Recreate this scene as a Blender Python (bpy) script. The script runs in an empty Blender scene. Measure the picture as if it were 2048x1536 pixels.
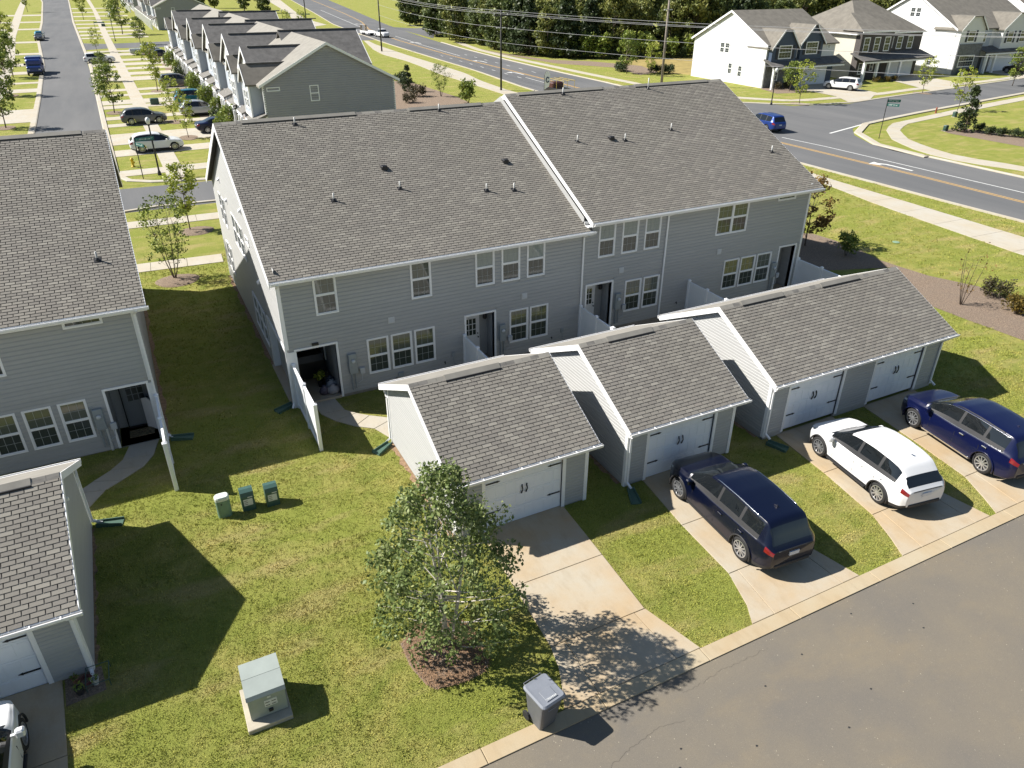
import bpy, math, random
import numpy as np
from mathutils import Matrix, Vector
random.seed(7)
RNG = np.random.default_rng(7)
SC = bpy.context.scene
COL = SC.collection
R = math.radians

# ------------------------------------------------------------------ camera
cam_d = bpy.data.cameras.new('camera')
cam_d.sensor_width = 36.0
cam_d.lens = 26.026
cam_d.clip_start = 0.3
cam_d.clip_end = 6000
cam = bpy.data.objects.new('camera', cam_d)
COL.objects.link(cam)
CAMH = 15.0
right = Vector((0.89165887, -0.45269409, 0.00353782))
up = Vector((0.21828186, 0.43676378, 0.87269149))
fwd = Vector((0.39660748, 0.77737086, -0.4882592))
cam.matrix_world = Matrix(((right.x, up.x, -fwd.x, 0), (right.y, up.y, -fwd.y, 0), (right.z, up.z, -fwd.z, CAMH), (0, 0, 0, 1)))
SC.camera = cam
CAMP = np.array([0, 0, CAMH])

# ------------------------------------------------------------------ sky, sun, exposure
SUN_TRAVEL = Vector((0.90, -0.59, -1.0)).normalized()
sun_el = math.asin(-SUN_TRAVEL.z)
world = bpy.data.worlds.new('World')
SC.world = world
world.use_nodes = True
wn = world.node_tree
bg = wn.nodes['Background']
sky = wn.nodes.new('ShaderNodeTexSky')
sky.sky_type = 'NISHITA'
sky.sun_disc = False
sky.sun_elevation = sun_el
sky.sun_rotation = math.atan2(-SUN_TRAVEL.x, -SUN_TRAVEL.y)
sky.air_density = 1.15
sky.dust_density = 0.4
sky.ozone_density = 1.0
wn.links.new(sky.outputs[0], bg.inputs[0])
bg.inputs[1].default_value = 0.054
sun_d = bpy.data.lights.new('sun', 'SUN')
sun_d.energy = 5.0
sun_d.angle = R(0.53)
sun_d.color = (1.0, 0.955, 0.885)
sun = bpy.data.objects.new('sun', sun_d)
COL.objects.link(sun)
sun.rotation_euler = SUN_TRAVEL.to_track_quat('-Z', 'Y').to_euler()
SC.view_settings.view_transform = 'Standard'
SC.view_settings.look = 'None'
SC.view_settings.gamma = 1.0
SC.view_settings.use_curve_mapping = False
SC.view_settings.exposure = 0.84
SC.render.engine = 'CYCLES'
SC.cycles.max_bounces = 6
SC.cycles.diffuse_bounces = 2
SC.cycles.transparent_max_bounces = 6
SC.cycles.caustics_reflective = False
SC.cycles.caustics_refractive = False

# ------------------------------------------------------------------ helpers
def tag(o, label=None, cat=None, group=None, kind=None):
    if label: o['label'] = label
    if cat: o['category'] = cat
    if group: o['group'] = group
    if kind: o['kind'] = kind
    return o

def wm(o):
    m = o.matrix_basis.copy()
    if o.parent:
        return wm(o.parent) @ o.matrix_parent_inverse @ m
    return m

def attach(o, parent, local=False):
    o.parent = parent
    if not local:
        o.matrix_parent_inverse = wm(parent).inverted()

def empty(name, loc=(0, 0, 0), rz=0.0, parent=None, local=False):
    o = bpy.data.objects.new(name, None)
    o.empty_display_size = 0.3
    COL.objects.link(o)
    o.location = loc
    o.rotation_euler = (0, 0, rz)
    if parent: attach(o, parent, local)
    return o

def thing(name, label, cat, loc=(0, 0, 0), rz=0.0, group=None):
    return tag(empty(name, loc, rz), label, cat, group)

def copy_tree(o, parent=None):
    c = o.copy()
    COL.objects.link(c)
    if parent:
        c.parent = parent
        c.matrix_parent_inverse = o.matrix_parent_inverse.copy()
    for ch in list(o.children):
        copy_tree(ch, c)
    return c

class MB:
    def __init__(s):
        s.v = []; s.f = []; s.m = []
    def add(s, vs, fs, m=0):
        b = len(s.v)
        s.v.extend([tuple(p) for p in vs])
        for f in fs:
            s.f.append(tuple(i + b for i in f)); s.m.append(m)
        return s
    def face(s, pts, m=0):
        return s.add(pts, [tuple(range(len(pts)))], m)
    def box(s, x0, x1, y0, y1, z0, z1, m=0):
        vs = [(x0, y0, z0), (x1, y0, z0), (x1, y1, z0), (x0, y1, z0), (x0, y0, z1), (x1, y0, z1), (x1, y1, z1), (x0, y1, z1)]
        return s.add(vs, [(0, 3, 2, 1), (4, 5, 6, 7), (0, 1, 5, 4), (1, 2, 6, 5), (2, 3, 7, 6), (3, 0, 4, 7)], m)
    def bbox(s, x0, x1, y0, y1, z0, z1, b=0.02, m=0):
        # box with a chamfer all round the top and the vertical edges
        def ring(d, z):
            return [(x0 + d, y0, z), (x1 - d, y0, z), (x1, y0 + d, z), (x1, y1 - d, z), (x1 - d, y1, z), (x0 + d, y1, z), (x0, y1 - d, z), (x0, y0 + d, z)]
        def ring2(z):
            e = b
            return [(x0 + e + b * .4, y0 + e, z), (x1 - e - b * .4, y0 + e, z), (x1 - e, y0 + e + b * .4, z), (x1 - e, y1 - e - b * .4, z), (x1 - e - b * .4, y1 - e, z), (x0 + e + b * .4, y1 - e, z), (x0 + e, y1 - e - b * .4, z), (x0 + e, y0 + e + b * .4, z)]
        vs = ring(b, z0) + ring(b, z1 - b) + ring2(z1)
        fs = [tuple(range(7, -1, -1)), tuple(range(16, 24))]
        for k in range(2):
            for i in range(8):
                j = (i + 1) % 8
                fs.append((k * 8 + i, k * 8 + j, k * 8 + 8 + j, k * 8 + 8 + i))
        return s.add(vs, fs, m)
    def frame(s, O, u, v, n, u0, u1, v0, v1, d0, d1, m=0):
        # box in a local frame
        O = Vector(O); u = Vector(u); v = Vector(v); n = Vector(n)
        P = lambda a, b, c: O + u * a + v * b + n * c
        vs = [P(u0, v0, d0), P(u1, v0, d0), P(u1, v1, d0), P(u0, v1, d0), P(u0, v0, d1), P(u1, v0, d1), P(u1, v1, d1), P(u0, v1, d1)]
        return s.add(vs, [(0, 3, 2, 1), (4, 5, 6, 7), (0, 1, 5, 4), (1, 2, 6, 5), (2, 3, 7, 6), (3, 0, 4, 7)], m)
    def prism(s, poly, ext, m=0):
        n = len(poly); e = Vector(ext)
        a = [Vector(p) for p in poly]; b = [p + e for p in a]
        fs = [tuple(range(n - 1, -1, -1)), tuple(range(n, 2 * n))] + [(i, (i + 1) % n, n + (i + 1) % n, n + i) for i in range(n)]
        return s.add(a + b, fs, m)
    def tube(s, pts, r, n=8, m=0, cap=True):
        pts = [Vector(p) for p in pts]; rings = []
        rr = r if isinstance(r, (list, tuple)) else [r] * len(pts)
        prev = None
        for i, p in enumerate(pts):
            d = (pts[min(i + 1, len(pts) - 1)] - pts[max(i - 1, 0)]).normalized()
            if prev is None:
                a = d.orthogonal().normalized()
            else:
                a = (prev - d * prev.dot(d))
                a = a.normalized() if a.length > 1e-6 else d.orthogonal().normalized()
            prev = a; b = d.cross(a)
            rings.append([p + (a * math.cos(2 * math.pi * k / n) + b * math.sin(2 * math.pi * k / n)) * rr[i] for k in range(n)])
        vs = [p for rg in rings for p in rg]; fs = []
        for i in range(len(pts) - 1):
            for k in range(n):
                fs.append((i * n + k, i * n + (k + 1) % n, (i + 1) * n + (k + 1) % n, (i + 1) * n + k))
        if cap:
            fs.append(tuple(range(n - 1, -1, -1))); fs.append(tuple((len(pts) - 1) * n + k for k in range(n)))
        return s.add(vs, fs, m)
    def lathe(s, prof, n=16, c=(0, 0, 0), axis='z', m=0, cap=True):
        vs = []; fs = []
        for r, h in prof:
            for k in range(n):
                a = 2 * math.pi * k / n
                x, y = r * math.cos(a), r * math.sin(a)
                p = (x, y, h) if axis == 'z' else ((x, h, y) if axis == 'y' else (h, x, y))
                vs.append((p[0] + c[0], p[1] + c[1], p[2] + c[2]))
        for i in range(len(prof) - 1):
            for k in range(n):
                fs.append((i * n + k, i * n + (k + 1) % n, (i + 1) * n + (k + 1) % n, (i + 1) * n + k))
        if cap:
            fs.append(tuple(range(n - 1, -1, -1))); fs.append(tuple((len(prof) - 1) * n + k for k in range(n)))
        return s.add(vs, fs, m)
    def mesh(s, name, mats, smooth=False):
        me = bpy.data.meshes.new(name)
        me.from_pydata(s.v, [], s.f)
        for mm in (mats if isinstance(mats, (list, tuple)) else [mats]):
            me.materials.append(mm)
        if any(s.m):
            me.polygons.foreach_set('material_index', s.m)
        if smooth:
            me.polygons.foreach_set('use_smooth', [True] * len(me.polygons))
        me.update()
        return me
    def build(s, name, mats, parent=None, local=False, smooth=False, recalc=False):
        me = s.mesh(name, mats, smooth)
        if recalc: fixn(me)
        return link(name, me, parent, local)

def fixn(me):
    import bmesh
    b = bmesh.new(); b.from_mesh(me)
    bmesh.ops.recalc_face_normals(b, faces=b.faces)
    b.to_mesh(me); b.free()

def link(name, me, parent=None, local=False, loc=None, mw=None):
    o = bpy.data.objects.new(name, me)
    COL.objects.link(o)
    if mw is not None: o.matrix_basis = mw
    if loc is not None: o.location = loc
    if parent: attach(o, parent, local)
    return o

def np_mesh(name, verts, faces, mat, attrs=None, smooth=False):
    """verts (N,3), faces (M,k) all of the same k"""
    me = bpy.data.meshes.new(name)
    verts = np.asarray(verts, np.float32); faces = np.asarray(faces, np.int32)
    k = faces.shape[1]
    me.vertices.add(len(verts)); me.vertices.foreach_set('co', verts.ravel())
    me.loops.add(faces.size); me.loops.foreach_set('vertex_index', faces.ravel())
    me.polygons.add(len(faces))
    me.polygons.foreach_set('loop_start', np.arange(0, faces.size, k, dtype=np.int32))
    if smooth: me.polygons.foreach_set('use_smooth', np.ones(len(faces), bool))
    for a, vals in (attrs or {}).items():
        at = me.attributes.new(a, 'FLOAT', 'FACE'); at.data.foreach_set('value', np.asarray(vals, np.float32))
    if mat: me.materials.append(mat)
    me.update(calc_edges=True)
    return me

# ------------------------------------------------------------------ materials
def srgb(r, g, b):
    f = lambda c: (c / 255 / 12.92) if c / 255 <= 0.04045 else ((c / 255 + 0.055) / 1.055) ** 2.4
    return (f(r), f(g), f(b))

def newmat(name):
    m = bpy.data.materials.new(name); m.use_nodes = True
    nt = m.node_tree
    return m, nt, nt.nodes['Principled BSDF']

def mixc(nt, fac, a, b, blend='MIX'):
    x = nt.nodes.new('ShaderNodeMix'); x.data_type = 'RGBA'; x.blend_type = blend
    for sock, val in ((x.inputs[0], fac), (x.inputs[6], a), (x.inputs[7], b)):
        if hasattr(val, 'default_value'): nt.links.new(val, sock)
        elif isinstance(val, (int, float)): sock.default_value = val
        else: sock.default_value = (*val, 1)
    return x.outputs[2]

def noise(nt, scale, detail=4, rough=.6, vec=None, stretch=None):
    n = nt.nodes.new('ShaderNodeTexNoise'); n.inputs['Scale'].default_value = scale
    n.inputs['Detail'].default_value = detail; n.inputs['Roughness'].default_value = rough
    if vec is None:
        vec = nt.nodes.new('ShaderNodeNewGeometry').outputs['Position']
    if stretch:
        mp = nt.nodes.new('ShaderNodeMapping'); mp.inputs['Scale'].default_value = stretch
        nt.links.new(vec, mp.inputs[0]); vec = mp.outputs[0]
    nt.links.new(vec, n.inputs['Vector'])
    return n.outputs['Fac']

def ramp(nt, fac, stops):
    r = nt.nodes.new('ShaderNodeValToRGB'); nt.links.new(fac, r.inputs[0])
    el = r.color_ramp.elements
    while len(el) < len(stops): el.new(0.5)
    for e, (p, c) in zip(el, stops):
        e.position = p; e.color = (*c, 1) if not isinstance(c, (int, float)) else (c, c, c, 1)
    return r.outputs[0]

def bump(nt, bsdf, h, strength=.3, dist=.02):
    b = nt.nodes.new('ShaderNodeBump'); b.inputs['Strength'].default_value = strength; b.inputs['Distance'].default_value = dist
    nt.links.new(h, b.inputs['Height']); nt.links.new(b.outputs[0], bsdf.inputs['Normal'])

def M(name, col, rough=.6, var=.12, scale=3.0, bmp=0.0, bscale=60, spec=.5, metal=0.0, coat=0.0, stretch=None):
    m, nt, p = newmat(name)
    p.inputs['Roughness'].default_value = rough
    p.inputs['Metallic'].default_value = metal
    p.inputs['Specular IOR Level'].default_value = spec
    p.inputs['Coat Weight'].default_value = coat
    p.inputs['Coat Roughness'].default_value = .04
    if var > 0:
        n = noise(nt, scale, 5, .65, stretch=stretch)
        lo = tuple(c * (1 - var) for c in col); hi = tuple(min(1, c * (1 + var)) for c in col)
        nt.links.new(ramp(nt, n, [(.3, lo), (.7, hi)]), p.inputs['Base Color'])
    else:
        p.inputs['Base Color'].default_value = (*col, 1)
    if bmp: bump(nt, p, noise(nt, bscale, 3), bmp, .01)
    return m

MAT = {}
MAT['siding'] = M('siding_vinyl', (.395, .397, .39), .55, .06, 1.2, stretch=(.4, .4, 6))
MAT['white'] = M('white_vinyl', (.88, .88, .88), .4, .03, 2)
MAT['whitepaint'] = M('white_paint_blue_cast', (.85, .88, .93), .45, .03, 2)  # white paint with the light's bluish cast put into its colour
MAT['fence'] = M('white_fence_vinyl', (.87, .88, .89), .35, .03, 2)
MAT['black'] = M('black_metal', (.015, .015, .017), .45, .1, 8)
MAT['dark'] = M('dark_void', (.02, .02, .022), .9, 0)
MAT['soffit'] = M('soffit', (.62, .62, .6), .6, .03)
MAT['gutterin'] = M('gutter_inside', (.42, .41, .39), .8, .2, 10)
MAT['grille'] = M('window_grille', (.34, .36, .36), .5, .05)
MAT['pipe'] = M('vent_pipe', (.5, .5, .48), .5, .1, 10)
MAT['meter'] = M('meter_grey', (.30, .33, .34), .45, .08, 10)
MAT['found'] = M('foundation', (.26, .235, .2), .85, .2, 6)
MAT['doorgrey'] = M('door_grey', (.24, .26, .275), .5, .05)
MAT['green_plastic'] = M('green_plastic', (.035, .075, .06), .5, .1, 8)
MAT['splash'] = M('splash_block_green', (.06, .12, .09), .6, .12, 6)
MAT['concrete_pad'] = M('concrete_pad', (.40, .36, .28), .85, .12, 5)

def glass_mat(name, base, rough=.06, spec=.9):
    m, nt, p = newmat(name)
    p.inputs['Base Color'].default_value = (*base, 1)
    p.inputs['Roughness'].default_value = rough
    p.inputs['Specular IOR Level'].default_value = spec
    p.inputs['IOR'].default_value = 1.5
    bump(nt, p, noise(nt, 1.3, 1), .08, .05)
    return m
MAT['glass'] = glass_mat('window_glass', (.05, .06, .056))
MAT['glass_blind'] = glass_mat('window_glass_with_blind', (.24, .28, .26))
MAT['glass_reflection'] = glass_mat('window_glass_painted_reflection', (.105, .118, .095))  # upper sashes: reflected landscape painted in as a lighter base colour
MAT['glass_far'] = glass_mat('far_window_glass', (.03, .04, .05), .12)

# shingles: every piece carries a tone (0 dark .. 1 light)
def shingle_mat(name, stops, sheen=.1):
    m, nt, p = newmat(name)
    at = nt.nodes.new('ShaderNodeAttribute'); at.attribute_name = 'tone'
    c = ramp(nt, at.outputs['Fac'], stops)
    g = noise(nt, 90, 3, .7)
    c2 = mixc(nt, ramp(nt, g, [(.3, 0.0), (.75, 1.0)]), mixc(nt, .22, c, (.02, .02, .02)), mixc(nt, .10, c, (.8, .76, .68)))
    big = noise(nt, .35, 3)
    c3 = mixc(nt, ramp(nt, big, [(.35, .0), (.7, .25)]), c2, (.17, .16, .13))
    nt.links.new(c3, p.inputs['Base Color'])
    p.inputs['Roughness'].default_value = .9
    p.inputs['Specular IOR Level'].default_value = .25
    bump(nt, p, noise(nt, 140, 2), .4, .004)
    return m
MAT['shingle'] = shingle_mat('shingle', [(0, (.168, .154, .137)), (.35, (.194, .179, .158)), (.6, (.22, .203, .176)), (.88, (.268, .25, .216)), (1, (.215, .194, .17))])
MAT['deck'] = M('roof_underlay', (.06, .056, .052), .95, .15, 3)
MAT['shingle_plain'] = M('shingle_far', (.17, .16, .145), .92, .3, 2.2, stretch=(1, 1, 6))
MAT['shingle_lite'] = M('shingle_sunlit_tone', (.25, .235, .205), .92, .14, 1.5)  # paler copy of the shingle, sunlight on rear slopes put into its colour
MAT['shingle_dark'] = M('shingle_dark', (.12, .115, .11), .92, .3, 1.6)  # on the row's cross gables, paints in the shade of slopes off the sun
# ------------------------------------------------------------------ ground materials
def lawn_col(nt):
    a = noise(nt, .30, 4, .6); b = noise(nt, 1.1, 5, .65); c = noise(nt, 9, 4, .7); d = noise(nt, .6, 3, .5, stretch=(.5, 1.5, 1))
    c1 = mixc(nt, ramp(nt, b, [(.35, 0.), (.68, 1.)]), (.215, .245, .055), (.385, .35, .115))
    c2 = mixc(nt, ramp(nt, a, [(.40, 0.), (.60, .85)]), c1, (.25, .28, .06))
    c3 = mixc(nt, ramp(nt, d, [(.53, 0.), (.70, .7)]), c2, (.42, .34, .16))
    c4 = mixc(nt, ramp(nt, c, [(.3, .28), (.6, 0.)]), c3, (.12, .135, .03))
    e = noise(nt, .9, 5, .7, stretch=(1.3, .9, 1))
    c5 = mixc(nt, ramp(nt, e, [(.68, 0.), (.78, .75)]), c4, (.42, .27, .15))
    return c5
m, nt, p = newmat('lawn_ground'); MAT['lawn'] = m
nt.links.new(mixc(nt, 1.0, lawn_col(nt), (.95, .95, .90), 'MULTIPLY'), p.inputs['Base Color']); p.inputs['Roughness'].default_value = 1; p.inputs['Specular IOR Level'].default_value = .1
bump(nt, p, noise(nt, 22, 6, .75), 1.0, .06)
m, nt, p = newmat('grass_blade'); MAT['blade'] = m
at = nt.nodes.new('ShaderNodeAttribute'); at.attribute_name = 'tone'
lc = lawn_col(nt)
nt.links.new(mixc(nt, 1.0, lc, ramp(nt, at.outputs['Fac'], [(0, (.65, .68, .58)), (.5, (1.3, 1.24, 1.16)), (1, (1.9, 1.75, 1.5))]), 'MULTIPLY'), p.inputs['Base Color'])
p.inputs['Roughness'].default_value = .8; p.inputs['Specular IOR Level'].default_value = .15

def concrete_mat(name, base, stain):
    m, nt, p = newmat(name)
    a = noise(nt, .5, 4, .6); b = noise(nt, 2.2, 6, .7, stretch=(1.6, .5, 1)); c = noise(nt, 60, 3, .7)
    x = mixc(nt, ramp(nt, a, [(.36, 0.), (.66, .9)]), base, stain)
    x = mixc(nt, ramp(nt, b, [(.5, 0.), (.8, .4)]), x, tuple(v * .62 for v in stain))
    x = mixc(nt, ramp(nt, c, [(.35, .14), (.6, 0.)]), x, (.12, .11, .1))
    nt.links.new(x, p.inputs['Base Color']); p.inputs['Roughness'].default_value = .88; p.inputs['Specular IOR Level'].default_value = .25
    bump(nt, p, c, .25, .004)
    return m
MAT['concrete'] = concrete_mat('driveway_concrete', (.435, .385, .30), (.43, .315, .185))
MAT['kerb'] = concrete_mat('kerb_concrete', (.43, .365, .255), (.41, .31, .185))
MAT['walk'] = concrete_mat('sidewalk_concrete', (.47, .44, .375), (.46, .40, .30))

m, nt, p = newmat('alley_asphalt'); MAT['alley'] = m
a = noise(nt, .35, 5, .6); b = noise(nt, .55, 6, .62, stretch=(.7, 1.3, 1)); c = noise(nt, 75, 3, .8); d = noise(nt, 5, 5, .7)
x = mixc(nt, ramp(nt, a, [(.34, 0.), (.66, 1.)]), (.16, .144, .122), (.198, .17, .127))
x = mixc(nt, ramp(nt, b, [(.52, 0.), (.72, .38)]), x, (.255, .20, .122))
x = mixc(nt, ramp(nt, d, [(.62, 0.), (.72, .25)]), x, (.35, .3, .22))
x = mixc(nt, ramp(nt, c, [(.38, .5), (.52, 0.), (.62, 0.), (.74, .45)]), x, (.10, .095, .09))
vo = nt.nodes.new('ShaderNodeTexVoronoi'); vo.inputs['Scale'].default_value = 26
nt.links.new(nt.nodes.new('ShaderNodeNewGeometry').outputs['Position'], vo.inputs['Vector'])
x = mixc(nt, ramp(nt, vo.outputs['Distance'], [(.06, .7), (.12, 0.)]), x, (.42, .38, .3))
nt.links.new(x, p.inputs['Base Color']); p.inputs['Roughness'].default_value = .9; p.inputs['Specular IOR Level'].default_value = .2
bump(nt, p, c, .5, .006)
m, nt, p = newmat('street_asphalt'); MAT['asphalt'] = m
a = noise(nt, .25, 4, .6, stretch=(1.5, .15, 1)); c = noise(nt, 14, 4, .7); b = noise(nt, .05, 3, .5)
x = mixc(nt, ramp(nt, a, [(.35, 0.), (.7, 1.)]), (.125, .128, .132), (.165, .165, .165))
x = mixc(nt, ramp(nt, c, [(.35, .3), (.6, 0.)]), x, (.06, .06, .06))
x = mixc(nt, ramp(nt, b, [(.4, 0.), (.7, .3)]), x, (.20, .195, .19))
nt.links.new(x, p.inputs['Base Color']); p.inputs['Roughness'].default_value = .92; p.inputs['Specular IOR Level'].default_value = .2
m, nt, p = newmat('pine_straw_mulch'); MAT['mulch'] = m
a = noise(nt, 16, 6, .85); b = noise(nt, 1.2, 4)
x = ramp(nt, a, [(.28, (.07, .055, .043)), (.5, (.24, .18, .135)), (.68, (.48, .38, .28))])
x = mixc(nt, ramp(nt, b, [(.35, 0.), (.7, .35)]), x, (.22, .18, .145))
nt.links.new(x, p.inputs['Base Color']); p.inputs['Roughness'].default_value = 1; p.inputs['Specular IOR Level'].default_value = .1
bump(nt, p, a, 1, .05)
MAT['straw'] = M('pine_straw', (.27, .165, .095), .9, .5, 25)
MAT['drygrass'] = M('dry_lawn', (.30, .23, .075), 1, .25, .6, bmp=.5, bscale=8)
MAT['yellowline'] = M('yellow_road_paint', (.55, .33, .09), .8, .2, 8)
MAT['whiteline'] = M('white_road_paint', (.62, .62, .6), .8, .2, 8)

# ------------------------------------------------------------------ ground, roads, walks
gb = MB()
ys = [-60, 0, 30, 60, 120, 300, 800, 2500]; xs = [-1500, -300, -60, 0, 40, 100, 300, 1800]
gb.v = [(x, y, 0) for y in ys for x in xs]
for j in range(len(ys) - 1):
    for i in range(len(xs) - 1):
        a0 = j * len(xs) + i
        gb.f.append((a0, a0 + 1, a0 + len(xs) + 1, a0 + len(xs))); gb.m.append(0)
tag(gb.build('ground', MAT['lawn']), kind='structure')

def sheet(name, poly, z, mat, kind='structure', parent=None):
    o = MB().face([(x, y, z) for x, y in poly]).build(name, mat, parent)
    if kind and not parent: o['kind'] = kind
    return o

def slab_obj(parent, quad, z0, z1, mat, gap=.012, name='slab'):
    # a concrete slab: outline pulled in by the joint, top edges chamfered
    c = Vector((sum(p[0] for p in quad) / len(quad), sum(p[1] for p in quad) / len(quad)))
    def inset(d):
        out = []
        for x, y in quad:
            v = Vector((x, y)) - c
            out.append(c + v * max(.5, 1 - d / max(v.length, .05)))
        return out
    a, b = inset(gap), inset(gap + .012)
    n = len(quad)
    vs = [(p.x, p.y, z0) for p in a] + [(p.x, p.y, z1 - .008) for p in a] + [(p.x, p.y, z1) for p in b]
    fs = [tuple(range(2 * n, 3 * n))]
    for k in range(2):
        for i in range(n):
            j = (i + 1) % n
            fs.append((k * n + i, k * n + j, (k + 1) * n + j, (k + 1) * n + i))
    mb = MB().add(vs, fs)
    o = mb.build(name, mat, parent)
    fixn(o.data)
    return o

def struct_empty(name, loc=(0, 0, 0)):
    return tag(empty(name, loc), kind='structure')

PAVED = []   # polygons the grass keeps clear of
def pave(poly): PAVED.append([tuple(p) for p in poly])

# alley (the near road), its kerb
sheet('alley_road', [(-60, -40), (140, -40), (140, 9.09), (-60, 9.09)], .004, MAT['alley']); pave([(-60, -40), (140, -40), (140, 9.5), (-60, 9.5)])
kerb = struct_empty('alley_kerb', (10, 9.3, 0))
x = -14.2
while x < 46:
    w = 3.05
    slab_obj(kerb, [(x, 9.08), (x + w, 9.08), (x + w, 9.49), (x, 9.49)], -.05, .035 + .002 * math.sin(x * 3), MAT['kerb'], .008, 'kerb_segment')
    x += w

def drive(polys, loc):
    d = struct_empty('driveway', loc)
    for pg in polys:
        slab_obj(d, pg, -.06, .028, MAT['concrete']); pave(pg)
    return d
YF = 16.0
drive([[(7.12, 16.05), (10.02, 16.05), (9.9, 13.52), (6.98, 13.52)],
       [(6.98, 13.52), (9.9, 13.52), (9.77, 11.23), (6.86, 11.23)],
       [(6.86, 11.23), (7.28, 11.23), (7.2, 9.5), (6.24, 9.5), (6.46, 9.94), (6.73, 10.63)],
       [(7.28, 11.23), (9.42, 11.23), (9.5, 9.5), (7.2, 9.5)], [(9.42, 11.23), (9.77, 11.23), (10.24, 9.5), (9.5, 9.5)]], (8.5, 13, 0))
drive([[(13.1, 16.05), (15.95, 16.05), (15.8, 13.52), (12.82, 13.52)], [(12.82, 13.52), (15.8, 13.52), (15.55, 11.23), (12.69, 11.23)],
       [(12.69, 11.23), (13.0, 11.23), (12.75, 9.5), (11.97, 9.5), (12.3, 10.07)], [(13.0, 11.23), (15.2, 11.23), (15.3, 9.5), (12.75, 9.5)], [(15.2, 11.23), (15.55, 11.23), (15.95, 9.5), (15.3, 9.5)]], (14.4, 13, 0))
drive([[(19.15, 16.1), (22.05, 16.1), (21.85, 13.53), (18.9, 13.53)], [(18.9, 13.53), (21.85, 13.53), (21.5, 11.22), (18.52, 11.22)],
       [(18.52, 11.22), (18.9, 11.22), (18.6, 9.5), (17.75, 9.5), (18.1, 10.2)], [(18.9, 11.22), (21.1, 11.22), (21.1, 9.5), (18.6, 9.5)], [(21.1, 11.22), (21.5, 11.22), (21.8, 9.5), (21.1, 9.5)]], (20.2, 13, 0))
drive([[(23.75, 16.1), (26.7, 16.1), (26.4, 13.53), (23.4, 13.53)], [(23.4, 13.53), (26.4, 13.53), (26.1, 11.22), (23.02, 11.22)],
       [(23.02, 11.22), (23.5, 11.22), (23.2, 9.5), (22.1, 9.5), (22.5, 10.2)], [(23.5, 11.22), (25.8, 11.22), (25.9, 9.5), (23.2, 9.5)], [(25.8, 11.22), (26.1, 11.22), (26.6, 9.5), (25.9, 9.5)]], (24.8, 13, 0))
drive([[(-7.1, 15.72), (-4.14, 15.72), (-4.0, 13.4), (-7.2, 13.4)], [(-7.2, 13.4), (-4.0, 13.4), (-3.9, 11.2), (-7.2, 11.2)], [(-7.2, 11.2), (-3.9, 11.2), (-3.5, 9.5), (-7.6, 9.5)]], (-5.6, 13, 0))

def walk_path(name, L, Rr, loc, mat='walk', z=.03):
    d = struct_empty(name, loc)
    for i in range(len(L) - 1):
        q = [L[i], L[i + 1], Rr[i + 1], Rr[i]]
        slab_obj(d, q, -.06, z, MAT[mat]); pave(q)
    return d
walk_path('garden_path', [(4.45, 25.95), (4.5, 25.01), (4.85, 24.3), (5.43, 23.58), (6.03, 23.1), (6.36, 22.2), (6.36, 21.2)],
          [(5.3, 25.95), (5.42, 24.95), (5.75, 24.5), (6.15, 24.1), (6.9, 23.5), (7.4, 22.6), (7.4, 21.2)], (5.2, 24.5, 0))
walk_path('garden_path', [(-2.2, 25.95), (-2.45, 25.1), (-2.85, 24.6), (-3.4, 24.15), (-3.9, 23.7), (-4.3, 22.9), (-4.4, 22.0)],
          [(-1.2, 25.95), (-1.45, 24.95), (-1.8, 24.35), (-2.53, 23.8), (-3.03, 23.44), (-3.5, 22.7), (-3.6, 22.0)], (-2.6, 24.2, 0))
def straight_walk(name, p0, p1, w, n, loc, mat='walk'):
    p0 = Vector(p0); p1 = Vector(p1); d = (p1 - p0); nn = Vector((-d.y, d.x)).normalized() * w / 2
    L = [tuple(p0 + d * (i / n) + nn) for i in range(n + 1)]; Rr = [tuple(p0 + d * (i / n) - nn) for i in range(n + 1)]
    return walk_path(name, L, Rr, loc, mat)
straight_walk('front_walk', (-8, 45.9), (3.75, 45.25), 1.5, 6, (0, 45.5, 0))
straight_walk('sidewalk', (-12, 55.0), (34, 53.4), 1.6, 18, (0, 54.5, 0))
# wide path beside the main road
Lr = [(46.7, 16.0), (46.9, 20.2), (47.1, 24.2), (47.7, 29.6), (48.5, 36.2), (49.6, 41.4), (50.2, 46), (50.0, 55), (49.2, 65), (48.4, 80), (48.0, 92), (48.3, 100), (48.6, 118), (48.7, 122), (50.0, 135), (50.6, 143.6), (50.4, 156.7), (52, 168), (56.9, 190.8)]
Rr_ = [(50.2, 16.0), (50.4, 20.5), (50.6, 26.4), (50.9, 31.8), (51.2, 38.4), (51.4, 43.6), (52.0, 48), (52.0, 56), (51.4, 66), (50.9, 80), (50.6, 92), (50.6, 102), (51.4, 112), (53.0, 121), (53.5, 130), (54.4, 152), (55.5, 169.6), (56.3, 180), (57.6, 189.5)]
def resample(P, n):
    P = np.array(P); d = np.r_[0, np.cumsum(np.linalg.norm(np.diff(P, axis=0), axis=1))]
    t = np.linspace(0, d[-1], n); return [(float(np.interp(a, d, P[:, 0])), float(np.interp(a, d, P[:, 1]))) for a in t]
walk_path('roadside_path', resample(Lr, 60), resample(Rr_, 60), (49, 40, 0))
walk_path('roadside_path', resample([(48.0, 232), (56.8, 258), (58.2, 272), (68.5, 329), (87.5, 471)], 20), resample([(63.9, 252), (64.4, 270), (64.9, 284.4), (71.7, 328), (94.2, 468)], 20), (62, 300, 0))

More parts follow.
